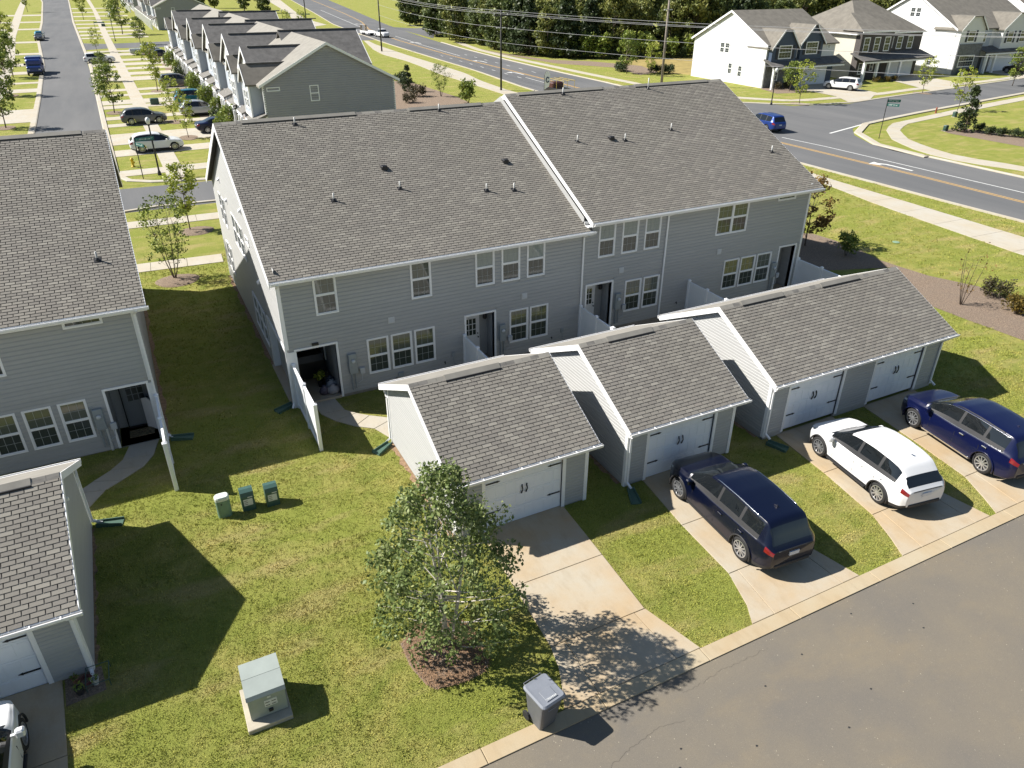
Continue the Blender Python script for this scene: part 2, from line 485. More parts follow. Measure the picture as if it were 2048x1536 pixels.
# main road
near_k = [(54.3, 5), (54.2, 20), (54.1, 28.6), (53.9, 34), (53.8, 40.6), (53.6, 48), (53.8, 70), (53.9, 101), (55.0, 112), (56.3, 125), (57.6, 150), (59.3, 178), (61.5, 206), (66.5, 254), (78, 325), (99.9, 466), (150, 800)]
far_k = [(66.4, 5), (66.2, 20), (66.1, 36.1), (66.0, 45), (66.2, 60), (66.5, 80), (67.6, 101), (67.6, 114), (68.4, 138), (70.1, 163), (73, 190), (78, 225), (80.1, 241), (94, 319), (118.7, 459), (180, 800)]
nk = resample(near_k, 60); fk = resample(far_k, 60)
mb = MB()
for i in range(59):
    mb.face([(*nk[i], .006), (*fk[i], .006), (*fk[i + 1], .006), (*nk[i + 1], .006)])
tag(mb.build('main_road', MAT['asphalt']), kind='structure')
for i in range(59): pave([nk[i], fk[i], fk[i + 1], nk[i + 1]])
def kerb_line(name, pts, w=.35, h=.11, side=1):
    P = [Vector(p) for p in pts]; mb = MB(); rings = []
    for i, p in enumerate(P):
        d = (P[min(i + 1, len(P) - 1)] - P[max(i - 1, 0)]).normalized(); n = Vector((-d.y, d.x)) * side
        a = p; b = p + n * w
        rings.append([(a.x, a.y, -.05), (a.x, a.y, h * .55), (a.x + n.x * .1, a.y + n.y * .1, h), (b.x, b.y, h), (b.x, b.y, -.05)])
    vs = [q for r_ in rings for q in r_]; fs = []
    for i in range(len(P) - 1):
        for k in range(4): fs.append((i * 5 + k, i * 5 + k + 1, i * 5 + 5 + k + 1, i * 5 + 5 + k))
    mb.add(vs, fs)
    o = mb.build(name, MAT['walk']); fixn(o.data); return tag(o, kind='structure')
kerb_line('road_kerb', [p for p in resample(near_k, 140) if p[1] < 190 or p[1] > 240], side=1)
kerb_line('road_kerb', [p for p in resample(far_k, 140) if p[1] < 47], side=-1)
kerb_line('road_kerb', [p for p in resample(far_k, 140) if 82 < p[1] < 184], side=-1)
def stripe(name, pts, w, mat, z=.011):
    P = [Vector(p) for p in pts]; vs = []; fs = []
    for i, p in enumerate(P):
        d = (P[min(i + 1, len(P) - 1)] - P[max(i - 1, 0)]).normalized(); n = Vector((-d.y, d.x)) * w / 2
        vs += [(p.x + n.x, p.y + n.y, z), (p.x - n.x, p.y - n.y, z)]
        if i: fs.append((2 * i - 2, 2 * i - 1, 2 * i + 1, 2 * i))
    return tag(MB().add(vs, fs).build(name, mat), kind='structure')
yl = [(58.9, 20), (58.9, 31.5), (59, 40), (58.8, 50), (58.6, 58), (59.6, 80), (61, 101), (61.6, 120), (61.9, 145), (64.6, 187), (69, 225), (78.2, 263), (88, 320), (110, 462)]
for off in (-.16, .16):
    stripe('yellow_centre_line', [(x + off, y) for x, y in resample(yl[:5], 20)], .13, MAT['yellowline'])
    stripe('yellow_centre_line', [(x + off, y) for x, y in resample(yl[5:], 40)], .14, MAT['yellowline'])
stripe('white_lane_line', [(61.6, 20), (61.6, 33), (61.4, 41.7), (61.2, 52.7), (60.7, 57.9)], .14, MAT['whiteline'])
stripe('white_lane_line', [(59.1, 103.4), (59.5, 112.3)], .16, MAT['whiteline'])
stripe('white_lane_line', [(63.5, 147.9), (65.5, 175), (68.3, 200.6)], .16, MAT['whiteline'])
stripe('white_lane_line', [(70.1, 236.6), (85.5, 345.0)], .18, MAT['whiteline'])
for yy in np.arange(112, 150, 5.2):
    fx = float(np.interp(yy, [112, 150], [58.6, 60.2]))
    stripe('white_lane_dash', [(fx, yy), (fx + .1, yy + 1.6)], .14, MAT['whiteline'])
    stripe('white_lane_dash', [(fx + 5.2, yy), (fx + 5.3, yy + 1.6)], .14, MAT['whiteline'])
stripe('white_stop_line', [(66.9, 57.3), (77.5, 60.4)], .25, MAT['whiteline'])
def turn_arrow(cx, cy, ang, s=1.0):
    pl = [(-.12, -2.0), (.12, -2.0), (.14, -.2), (.1, .5), (-.25, 1.0), (-.15, 1.5), (-1.1, 1.25), (-.6, .35), (-.45, .72), (-.18, .4), (-.12, -.3)]
    c, s_ = math.cos(ang), math.sin(ang)
    o = MB().face([(cx + s * (a * c - b * s_), cy + s * (a * s_ + b * c), .012) for a, b in pl]).build('turn_arrow_marking', MAT['whiteline'])
    tag(o, kind='structure')
turn_arrow(60.1, 44.2, R(0), 1.1)
turn_arrow(60.9, 118, R(0), 1.2); turn_arrow(60.3, 105, R(180), 1.2); turn_arrow(63.2, 137, R(0), 1.2); turn_arrow(66.5, 180, R(0), 1.3); turn_arrow(74, 250, R(0), 1.5)

# side street at the right with its corner
cs_n = [(66.3, 82), (69.5, 79.5), (74.0, 77.1), (76.9, 72.5), (84.9, 70.7), (97.7, 72.6), (107.3, 73.6), (133, 77.0), (200, 86), (420, 118)]
cs_s = [(65.5, 45), (65.5, 48), (66.2, 51.4), (68.4, 55.4), (71.2, 58.1), (75.1, 60.0), (78.5, 60.7), (86.8, 62.3), (116, 67.1), (200, 78), (420, 107)]
sheet('side_street', [(x, y) for x, y in cs_s] + [(x, y) for x, y in reversed(cs_n)], .009, MAT['asphalt']); pave(cs_s + cs_n[::-1])
kerb_line('road_kerb', resample(cs_n, 60), side=1); kerb_line('road_kerb', resample(cs_s, 60), side=-1, w=.75)
walk_path('sidewalk', resample([(70.3, 18), (70.5, 38.8), (69.0, 43.9), (70.1, 48.2), (71.9, 51.8), (75.3, 55.4), (79.0, 57.4), (94.4, 60.2), (130, 66)], 40),
          resample([(68.6, 18), (68.7, 37.6), (67.1, 41.8), (67.2, 46.5), (69.8, 51.9), (73.8, 55.9), (77.4, 58.3), (94.4, 61.8), (130, 67.6)], 40), (75, 55, 0))
walk_path('sidewalk', resample([(70.6, 98), (72, 85), (75.5, 79.3), (80.2, 74.6), (94.9, 74.2), (103.6, 75.4), (124, 76.8), (190, 86)], 40),
          resample([(72.2, 98), (73.5, 86), (76.6, 80.5), (81, 76.1), (94.9, 75.6), (103.6, 76.8), (124, 78.2), (190, 87.4)], 40), (90, 75, 0))
walk_path('sidewalk', resample([(70.6, 98), (70.3, 115), (70.4, 141), (71.5, 158), (75, 178)], 24), resample([(72.0, 98), (71.8, 115), (72.0, 141), (73, 158), (76.5, 178)], 24), (70, 130, 0))
for n_, pg in enumerate(([(89.5, 86.6), (98.8, 86.6), (96.5, 76), (89.5, 71.4), (85.5, 71.0), (88.5, 76)], [(111.5, 88), (119.5, 88), (117.5, 79), (110.3, 73.9), (105, 73.6), (107.5, 79)], [(134, 85.5), (143.5, 85.5), (142, 80), (141, 78.2), (130, 76.8), (132.5, 79.5)])):
    sheet('house_driveway', pg, .034, MAT['walk']); pave(pg)

# side street behind the left building and the long residential street
sheet('cross_street', [(-60, 58.6), (30, 57.6), (40, 57.4), (40, 63.8), (3.8, 64.9), (-60, 67.6)], .0065, MAT['asphalt']); pave([(-60, 58.6), (40, 57.4), (40, 63.8), (-60, 67.6)])
st = [(-8.1, 64), (-8.0, 95), (-8.4, 120), (-9.4, 164), (-12.6, 226), (-14.3, 296), (-20.4, 474), (-42, 900)]
sr = [(-1.3, 64), (-1.7, 95), (-2.0, 120), (-2.5, 160), (-3.7, 205), (-6.1, 294), (-9.9, 507), (-22, 900)]
mb = MB(); sl = resample(st, 40); srr = resample(sr, 40)
for i in range(39): mb.face([(*sl[i], .0035), (*srr[i], .0035), (*srr[i + 1], .0035), (*sl[i + 1], .0035)])
tag(mb.build('residential_street', MAT['asphalt']), kind='structure')
for i in range(39): pave([sl[i], srr[i], srr[i + 1], sl[i + 1]])
kerb_line('street_kerb', [p for p in resample(sr, 120) if p[1] > 69 and not 188 < p[1] < 212], w=.5, h=.1, side=-1)
kerb_line('street_kerb', [p for p in resample(st, 120) if p[1] > 69], w=.6, h=.1, side=1)
kerb_line('street_kerb', resample([(-20, 58.4), (-1.2, 58.3), (1.7, 59.0), (4, 58.6), (30, 57.7)], 20), w=.4, h=.1, side=-1)
kerb_line('street_kerb', resample([(-1.2, 69.5), (-.6, 67.6), (1.0, 66.3), (5, 65.2), (12, 64.9), (38, 64.1)], 20), w=.5, h=.1, side=1)
walk_path('sidewalk', resample([(2.6, 67.0), (2.5, 82), (2.1, 105), (1.6, 165), (1.0, 255), (.5, 381), (-2, 560)], 70), resample([(4.1, 67.0), (3.95, 82), (3.6, 110), (3.2, 158), (2.7, 225), (2.0, 358), (0, 560)], 70), (3, 90, 0))
walk_path('sidewalk', resample([(-14.0, 95), (-14.6, 133), (-16, 170), (-20, 233), (-26, 368), (-32, 515)], 40), resample([(-12.6, 95), (-13.1, 133), (-14.4, 170), (-18, 233), (-23.5, 368), (-29.5, 515)], 40), (-14, 130, 0))
# driveway strips from the street to the row houses (kerb to house), the grass shows between them
strips = [(69.3, 71.5), (77.6, 80.5), (83.2, 89.2), (93.6, 95.6), (98.4, 100.6), (106.8, 109.4), (110.2, 114.0), (117.6, 119.6), (122.8, 125.2), (134.5, 139.5), (142.0, 146.0), (150, 153.5), (157, 161.5), (165, 169), (176, 181), (184, 188), (222, 226), (232, 238), (246, 252), (262, 268), (280, 286), (300, 306), (326, 334), (356, 364), (392, 400)]
for i, (a, b) in enumerate(strips):
    x0 = float(np.interp(a, [69, 120, 205, 294, 500], [-1.0, -1.5, -3.2, -5.6, -9.4]))
    x1 = 11.4 if a > 73 else 10.0
    sheet('house_driveway', [(x0, a), (x1, a + .4), (x1, b + .4), (x0, b)], .024, MAT['walk']); pave([(x0, a), (x1, a), (x1, b + .4), (x0, b)])
for (a, b, x1) in ((101, 111, -30), (127, 131, -30), (137, 139, -30), (150, 154, -30), (163, 168, -30), (185, 189, -30), (215, 220, -30), (262, 268, -30), (297, 304, -35), (340, 350, -40)):
    x0 = float(np.interp(a, [95, 120, 164, 226, 296, 474], [-8.3, -8.8, -9.9, -13, -14.9, -21]))
    sheet('house_driveway', [(x0, a), (x0, b), (x1, b), (x1, a)], .024, MAT['walk']); pave([(x0, a), (x0, b), (x1, b), (x1, a)])
sheet('lane', [(-3.4, 191), (1, 193.5), (34, 190), (60, 191.5), (62.5, 205), (56, 228.7), (30, 209), (1, 206), (-3.8, 210)], .0125, MAT['asphalt']); pave([(-3.4, 191), (60, 191.5), (60, 230), (-3.8, 210)])
sheet('lane', [(74.5, 190), (80, 203), (88, 204), (150, 214), (150, 240), (96, 228), (83, 226), (78.5, 234)], .0125, MAT['asphalt'])
sheet('dry_lawn', [(88, 130), (104, 126), (104, 100), (85.5, 104), (82, 112)], .005, MAT['drygrass'])

# bare soil along the wall feet
MAT['soil'] = M('bare_soil', (.27, .175, .105), 1, .4, 7, bmp=.6, bscale=25)
def soil(x0, x1, y0, y1, out):
    n = 30; a = [(x0 if out < 0 else x1, y0 + (y1 - y0) * i / n) for i in range(n + 1)]; w = x1 - x0
    b = [((x1 if out < 0 else x0) + out * w * (-1 + .0) + out * w * (.55 + .45 * math.sin(i * 1.7) * math.sin(i * .6 + x0)), y0 + (y1 - y0) * i / n) for i in range(n, -1, -1)]
    wall = x1 if out < 0 else x0
    pg = [(wall, y0 + (y1 - y0) * i / n) for i in range(n + 1)] + [(wall + out * w * (.6 + .4 * math.sin(i * 1.7) * math.sin(i * .6 + x0)), y0 + (y1 - y0) * i / n) for i in range(n, -1, -1)]
    sheet('soil_strip', pg, .007, MAT['soil']); pave(pg)
soil(6.08, 6.34, 16.1, 21.9, -1); soil(12.1, 12.35, 16.2, 21.9, -1); soil(18.25, 18.47, 16.3, 22, -1); soil(10.83, 11.0, 16.1, 21.9, 1); soil(3.5, 3.74, 30.1, 42, -1); soil(-3.47, -3.3, 15.8, 21.5, 1); soil(-.94, -.7, 26.2, 42, 1)
# planting beds
def bed(name, poly, z=.02, n=None):
    c = np.mean(np.array(poly), axis=0)
    P = resample(list(poly) + [poly[0]], n or 40)[:-1]
    vs = []; fs = []; k = len(P)
    for s_, zz in ((1.0, .006), (.93, z + .02), (.6, z + .05), (.25, z + .06)):
        for i, (x, y) in enumerate(P):
            j = .03 * math.sin(i * 2.1 + s_ * 9)
            vs.append((c[0] + (x - c[0]) * (s_ + j * (s_ < 1)), c[1] + (y - c[1]) * (s_ + j * (s_ < 1)), zz))
    for r_ in range(3):
        for i in range(k):
            fs.append((r_ * k + i, r_ * k + (i + 1) % k, (r_ + 1) * k + (i + 1) % k, (r_ + 1) * k + i))
    fs.append(tuple(3 * k + i for i in range(k)))
    pave(poly)
    o = MB().add(vs, fs).build(name, MAT['mulch'], smooth=True); fixn(o.data)
    return tag(o, kind='structure')
birch_bed = [(3.5, 13.05), (3.48, 12.27), (3.63, 11.61), (3.8, 11.37), (4.18, 11.3), (4.6, 11.27), (5.0, 11.29), (5.28, 11.53), (5.33, 12.18), (5.3, 12.9), (4.75, 13.4), (3.99, 13.46)]
bed('mulch_bed', birch_bed)
mul = [(38.1, 26.4), (37.2, 24.8), (35.15, 21.46), (35.2, 19.6), (35.3, 18.3), (35.6, 14), (39.6, 14), (39.4, 19.4), (39.6, 20.3), (39.9, 22.2), (38.9, 24.5), (38.7, 26.2), (38.6, 27.5), (39.0, 29.4), (39.1, 31.4), (38.9, 33.0), (37.0, 34.5), (33.0, 34.5), (31.0, 30), (32, 28.5)]
sheet('mulch_bed', mul, .012, MAT['mulch']); pave(mul)
def disc(cx, cy, rx, ry): return [(cx + rx * math.cos(a) * (1 + .06 * math.sin(3 * a)), cy + ry * math.sin(a)) for a in np.linspace(0, 2 * math.pi, 18)[:-1]]
bed('mulch_ring', disc(1.0, 42.5, 1.15, 1.0)); bed('mulch_ring', disc(3.0, 51.4, 1.1, 1.0))
for cx, cy in ((-.2, 103.7), (-.6, 135.6), (5.8, 120.7), (5.7, 94.3), (6.0, 84.2), (-12.1, 124.5), (-10.9, 98.2), (79.0, 73.4), (102, 72.9)):
    sheet('mulch_ring', disc(cx, cy, .9, 1.4), .03, MAT['mulch'])
sheet('mulch_bed', [(30.5, 122), (41, 116), (41.5, 98), (40.5, 88), (30, 86)], .008, MAT['mulch'])
sheet('mulch_bed', [(79.0, 53.3), (78.4, 51.5), (78.8, 40.0), (84, 40), (83.7, 47.0), (82.6, 53.0)], .012, MAT['mulch'])
sheet('mulch_bed', [(73, 176), (73.5, 150), (76, 134), (82, 128), (86, 118), (83, 109), (78, 107), (80, 118), (74, 128), (72.3, 150)], .009, MAT['mulch'])
sheet('mulch_bed', [(8.3, 74), (12, 74), (12, 170), (9.3, 170)], .007, MAT['mulch'])
sheet('mulch_bed', [(-4.1, 15.72), (-3.3, 15.72), (-3.2, 14.9), (-4.05, 14.8)], .009, MAT['mulch'])
sheet('mulch_bed', [(84.5, 86.5), (89.4, 86.5), (88.5, 80.5), (83, 81.5)], .01, MAT['mulch'])
# ------------------------------------------------------------------ building pieces
EXPO = .13
TAB_W = (.305,)
TONES = (.08, .25, .38, .5, .62, .74, .88, 1.0)
TONE_P = np.array((.13, .18, .2, .17, .13, .1, .06, .03))
def tab_geom(w, lift=.006, th=.016, dv=.04):
    g = .0115
    vs = [(g, 0, lift), (w - g, 0, lift), (g, 0, lift + th), (w - g, 0, lift + th), (g, EXPO + dv, lift * .4), (w - g, EXPO + dv, lift * .4)]
    return vs, [(0, 1, 3, 2), (2, 3, 5, 4), (0, 2, 4), (1, 5, 3)]
_tabs = {}
def tab_mesh(wi, ti):
    if (wi, ti) not in _tabs:
        vs, fs = tab_geom(TAB_W[wi])
        me = MB().add(vs, fs).mesh('shingle', MAT['shingle'])
        at = me.attributes.new('tone', 'FLOAT', 'FACE'); at.data.foreach_set('value', [TONES[ti]] * len(fs))
        _tabs[(wi, ti)] = me
    return _tabs[(wi, ti)]

def shingles(roof, O, u, v, U, V, single=300, seed=1):
    """cover a slope (eave corner O, u along the eave, v up the slope) with tabs; the nearest are objects, the rest one part"""
    rg = np.random.default_rng(seed)
    O = Vector(O); u = Vector(u).normalized(); v = Vector(v).normalized(); n = u.cross(v).normalized()
    rows = int(V / EXPO); items = []
    for r_ in range(rows):
        x = -(.1525 * (r_ % 2)) - float(rg.uniform(0, .02))
        while x < U:
            wi = 0; w = TAB_W[wi]; ti = int(rg.choice(8, p=TONE_P))
            a, b = max(0, x), min(U, x + w)
            if b - a > .05: items.append((a, b, r_, wi, ti, (b - a) > w - 1e-6))
            x += w
    cs = np.array([O + u * ((a + b) / 2) + v * (r_ * EXPO) for a, b, r_, *_ in items])
    order = np.argsort(np.linalg.norm(cs - CAMP, axis=1))
    # keep the ones the camera can see
    f = np.array(fwd); rt = np.array(right); uu = np.array(up)
    rel = cs - CAMP; dep = rel @ f; px = rel @ rt / dep; py = rel @ uu / dep
    vis = (dep > 0) & (np.abs(px) < .7) & (np.abs(py) < .53)
    chosen = set([int(k) for k in order if vis[k] and items[int(k)][5]][:single])
    base = Matrix(((u.x, v.x, n.x, 0), (u.y, v.y, n.y, 0), (u.z, v.z, n.z, 0), (0, 0, 0, 1)))
    V_, F3, F4, T3, T4 = [], [], [], [], []
    for k, (a, b, r_, wi, ti, full) in enumerate(items):
        p = O + u * a + v * (r_ * EXPO)
        if k in chosen:
            m_ = base.copy(); m_.translation = p
            link('shingle', tab_mesh(wi, ti), roof, mw=m_)
        else:
            vs, fs = tab_geom(b - a); o0 = len(V_)
            for q in vs: V_.append(p + u * q[0] + v * q[1] + n * q[2])
            for fc in fs:
                (F4 if len(fc) == 4 else F3).append(tuple(i + o0 for i in fc)); (T4 if len(fc) == 4 else T3).append(TONES[ti])
    me = bpy.data.meshes.new('shingle_field'); me.from_pydata(V_, [], F4 + F3)
    at = me.attributes.new('tone', 'FLOAT', 'FACE'); at.data.foreach_set('value', np.array(T4 + T3, np.float32))
    me.materials.append(MAT['shingle']); me.update()
    o = link('shingle_field', me, roof); o['kind'] = 'stuff'
    return o

def siding(parent, O, u, n, U, z0, z1, openings=(), rake=None, expo=.155, mat=None, single=True):
    """lap boards on a wall face; O is a base corner at z=0 of the wall plane, openings are (u0,u1,z0,z1)"""
    O = Vector(O); u = Vector(u); n = Vector(n); z = z0
    mat = mat or MAT['siding']; joined = MB()
    while z < z1 - .02:
        zt = min(z + expo, z1); a0, a1 = 0, U
        if rake: a0, a1 = rake((z + zt) / 2)
        segs = [(a0, a1)]
        for (b0, b1, c0, c1) in openings:
            if c1 <= z + .02 or c0 >= zt - .02: continue
            ns = []
            for s0, s1 in segs:
                if b1 <= s0 or b0 >= s1: ns.append((s0, s1)); continue
                if b0 > s0: ns.append((s0, b0))
                if b1 < s1: ns.append((b1, s1))
            segs = ns
        for s0, s1 in segs:
            if s1 - s0 < .03: continue
            def P(a, zz, d): return O + u * a + n * d + Vector((0, 0, zz))
            zk = z + (zt - z) * .68
            vs = [P(s0, z, .034), P(s1, z, .034), P(s1, zt, .004), P(s0, zt, .004), P(s0, z, .002), P(s1, z, .002), P(s0, zk, .03), P(s1, zk, .03)]
            fs = [(0, 1, 7, 6), (6, 7, 2, 3), (4, 5, 1, 0)]
            if single: MB().add(vs, fs).build('siding_board', mat, parent)
            else: joined.add(vs, fs)
        z += expo
    if not single: joined.build('siding_board', mat, parent)

Z = Vector((0, 0, 1))
def window(parent, O, u, n, u0, u1, z0, z1, grid=(3, 2), blind=False, double=False, sash=True, far=False, tw=.062):
    """window part: white trim frame with sash rails, panes and grille bars as its pieces"""
    O = Vector(O); u = Vector(u); n = Vector(n)
    fr = MB(); B = lambda a, b, c, d, e, f_, mb=fr: mb.frame(O, u, Z, n, a, b, c, d, e, f_)
    B(u0, u1, z1 - tw, z1, .0, .055); B(u0, u1, z0, z0 + tw, .0, .06)
    B(u0, u0 + tw, z0 + tw, z1 - tw, .0, .055); B(u1 - tw, u1, z0 + tw, z1 - tw, .0, .055)
    cols = [(u0 + tw, u1 - tw)]
    if double:
        um = (u0 + u1) / 2; B(um - .05, um + .05, z0 + tw, z1 - tw, 0, .055); cols = [(u0 + tw, um - .05), (um + .05, u1 - tw)]
    zm = (z0 + z1) / 2
    for a, b in cols:
        if sash: B(a, b, zm - .025, zm + .025, .0, .045)
        for (c, d) in (((z0 + tw, zm - .025), (zm + .025, z1 - tw)) if sash else ((z0 + tw, z1 - tw),)):   # slim sash border
            s_ = .022
            B(a, b, c, c + s_, 0, .036); B(a, b, d - s_, d, 0, .036); B(a, a + s_, c + s_, d - s_, 0, .036); B(b - s_, b, c + s_, d - s_, 0, .036)
    w = fr.build('window', MAT['white'], parent)
    gr = MB()
    for a, b in cols:
        rows = [(z0 + tw + .02, zm - .045), (zm + .045, z1 - tw - .02)] if sash else [(z0 + tw, z1 - tw)]
        for k, (c, d) in enumerate(rows):
            pm = MAT['glass_far'] if far else (MAT['glass_blind'] if (blind and k == 1) else MAT['glass_reflection'] if (k == 1 and sash) else MAT['glass'])
            pn = MB()
            t_ = .004 * random.uniform(-1, 1)
            P = lambda aa, zz, dd: O + u * aa + n * dd + Vector((0, 0, zz))
            pn.face([P(a, c, .014 + t_), P(b, c, .014 - t_), P(b, d, .014 - t_), P(a, d, .014 + t_)])
            pn.build('pane', pm, w)
            for i in range(1, grid[0]):
                q = a + (b - a) * i / grid[0]; B(q - .006, q + .006, c, d, .012, .02, gr)
            for i in range(1, grid[1]):
                q = c + (d - c) * i / grid[1]; B(a, b, q - .006, q + .006, .012, .019, gr)
    if gr.v: gr.build('grille', MAT['grille'] if not far else MAT['white'], w)
    return w

def gutter(parent, x0, x1, y, ztop, d=-1, hangers=True, mat='white'):
    """K style gutter along x, hung in front of y"""
    prof = [(0, ztop - .11), (d * .07, ztop - .11), (d * .1, ztop - .05), (d * .1, ztop), (d * .085, ztop), (d * .085, ztop - .045), (d * .06, ztop - .09), (d * .01, ztop - .09), (d * .01, ztop), (0, ztop)]
    mb = MB().prism([(x0, y + a, z) for a, z in prof], (x1 - x0, 0, 0))
    g = mb.build('gutter', MAT['white'], parent); fixn(g.data)
    MB().box(x0 + .01, x1 - .01, min(y + d * .012, y + d * .083), max(y + d * .012, y + d * .083), ztop - .08, ztop - .03).build('gutter_bed', MAT['gutterin'], g)
    if hangers:
        x = x0 + .3
        while x < x1 - .1:
            MB().box(x, x + .028, min(y + d * .005, y + d * .11), max(y + d * .005, y + d * .11), ztop - .012, ztop + .004).build('gutter_hanger', MAT['white'], g)
            x += .62
    return g

def downspout(parent, pts, w=.075, d=.055):
    mb = MB()
    for a, b in zip(pts[:-1], pts[1:]):
        a = Vector(a); b = Vector(b); t_ = (b - a).normalized(); s_ = Vector((1, 0, 0)) if abs(t_.x) < .9 else Vector((0, 1, 0))
        s_ = (s_ - t_ * s_.dot(t_)).normalized(); q = t_.cross(s_)
        mb.frame(a - t_ * .02, s_, q, t_, -w / 2, w / 2, -d / 2, d / 2, 0, (b - a).length + .04)
    return mb.build('downspout', MAT['white'], parent)

def roof_gable_x(parent, x0, x1, ye, yr, yb, ze, zr, th=.16, rake_l=True, rake_r=True, singles=300, seed=1, front='shingle', vents=(), rakeboard=.17):
    """gable roof with its ridge along x: eave at ye, ridge at yr, back eave at yb"""
    mb = MB()
    prof = [(ye, ze), (yr, zr), (yb, ze), (yb, ze - th), (yr, zr - th), (ye, ze - th)]
    a = [(x0, y, z) for y, z in prof]; b = [(x1, y, z) for y, z in prof]
    mb.add(a + b, [(0, 6, 7, 1), (0, 1, 4, 5), (1, 2, 3, 4), (6, 11, 10, 7), (7, 10, 9, 8), (5, 4, 10, 11), (4, 3, 9, 10), (0, 5, 11, 6), (2, 8, 9, 3)], 0)
    mb.add([(x0, yr, zr), (x0, yb, ze), (x1, yb, ze), (x1, yr, zr)], [(0, 3, 2, 1)], 1)
    rf = mb.build('roof', [MAT['deck'], MAT['shingle_lite']], parent); fixn(rf.data)
    V = Vector((0, yr - ye, zr - ze))
    if front == 'shingle': shingles(rf, (x0 - .02, ye - .02, ze - .006), (1, 0, 0), V, x1 - x0 + .04, V.length, singles, seed)
    s_ = (zr - ze) / (yr - ye)
    for xx, on in ((x0, rake_l), (x1, rake_r)):
        if not on: continue
        o_ = -1 if xx == x0 else 1
        xa, xb = (xx - .03, xx - .003) if o_ < 0 else (xx + .003, xx + .03)
        for y1, z1, y2, z2 in ((ye, ze, yr, zr), (yb, ze, yr, zr)):
            MB().prism([(xa, y1, z1 + .012), (xa, y2, z2 + .012), (xa, y2, z2 - rakeboard), (xa, y1, z1 - rakeboard)], (xb - xa, 0, 0)).build('rake_board', MAT['white'], rf)
    # ridge cap pieces and vents
    x = x0
    while x < x1 - .1:
        w = min(.3, x1 - x)
        c_ = MB(); hw = .14
        c_.prism([(x, yr - hw, zr - hw * s_ + .022), (x, yr, zr + .034), (x, yr + hw, zr - hw * s_ + .022), (x, yr + hw, zr - hw * s_ + .006), (x, yr, zr + .014), (x, yr - hw, zr - hw * s_ + .006)], (w - .006, 0, 0))
        o = c_.build('ridge_cap', MAT['shingle_lite'] if int(x * 7) % 3 else MAT['shingle_plain'], rf); fixn(o.data)
        x += .3
    for va, vb in vents:
        c_ = MB().prism([(va, yr - .17, zr - .17 * s_ + .03), (va, yr, zr + .065), (va, yr + .17, zr - .17 * s_ + .03), (va, yr + .17, zr - .17 * s_ + .005), (va, yr - .17, zr - .17 * s_ + .005)], (vb - va, 0, 0))
        o = c_.build('ridge_vent', MAT['shingle_lite'], rf); fixn(o.data)
        MB().box(va - .004, vb + .004, yr - .205, yr - .165, zr - .2 * s_ - .02, zr - .17 * s_ + .045).build('vent_slot_shadow', MAT['black'], o)  # slot drawn as a taller black strip, standing in for the vent's shadow
    return rf

def vent_pipe(parent, x, y, z, h=.32, short=False):
    mb = MB()
    if short:
        mb.bbox(x - .13, x + .13, y - .15, y + .15, z - .05, z + .13, .03, 1)
        o = mb.build('roof_vent', [MAT['pipe'], MAT['black']], parent)
        return o
    mb.lathe([(.033, z - .1), (.033, z + h), (.025, z + h), (.025, z + h - .05)], 10, (x, y, 0))
    o = mb.build('vent_pipe', MAT['pipe'], parent, smooth=True)
    fl = MB().lathe([(.08, z - .06), (.075, z + .03), (.045, z + .09), (.04, z + .1)], 10, (x, y, 0))
    fl.frame((x, y, z + .012), (1, 0, 0), (0, .9, .43), (0, -.43, .9), -.11, .11, -.12, .13, -.02, .012)
    fl.build('pipe_flashing', MAT['black'], o)
    return o

def wall_box(parent, x0, x1, y0, y1, z0, z1, name='wall', mat='siding', found=.25):
    MB().box(x0, x1, y0, y1, z0, z1).build(name, MAT[mat], parent)

def entry_door(parent, x0, x1, y, z0, z1, mat='white', lites=(3, 3)):
    """door leaf facing -y"""
    mb = MB().frame((0, y, 0), (1, 0, 0), (0, 0, 1), (0, -1, 0), x0, x1, z0, z1, 0, .045)
    for (a, b) in ((.18, .46), (.54, .82)):
        ux0, ux1 = x0 + (x1 - x0) * a, x0 + (x1 - x0) * b
        mb.frame((0, y, 0), (1, 0, 0), (0, 0, 1), (0, -1, 0), ux0, ux1, z0 + .2, z0 + .85, .045, .055)
    d = mb.build('door', MAT[mat], parent)
    gx0, gx1, gz0, gz1 = x0 + .16, x1 - .16, z0 + 1.05, z1 - .2
    MB().face([(gx0, y - .049, gz0), (gx1, y - .049, gz0), (gx1, y - .049, gz1), (gx0, y - .049, gz1)]).build('pane', MAT['glass'], d)
    g = MB()
    for i in range(lites[0] + 1):
        q = gx0 + (gx1 - gx0) * i / lites[0]; g.box(q - .014, q + .014, y - .064, y - .048, gz0 - .014, gz1 + .014)
    for i in range(lites[1] + 1):
        q = gz0 + (gz1 - gz0) * i / lites[1]; g.box(gx0 + .014, gx1 - .014, y - .063, y - .048, q - .014, q + .014)
    g.build('grille', MAT[mat], d)
    MB().lathe([(.012, -.05), (.012, -.085), (.03, -.1), (.03, -.13), (.015, -.14)], 10, (x1 - .09, y, z0 + .95), 'y').build('handle', MAT['black'], d, smooth=True)
    MB().lathe([(.028, -.045), (.028, -.07)], 10, (x1 - .09, y, z0 + 1.1), 'y').build('deadbolt', MAT['black'], d)
    return d

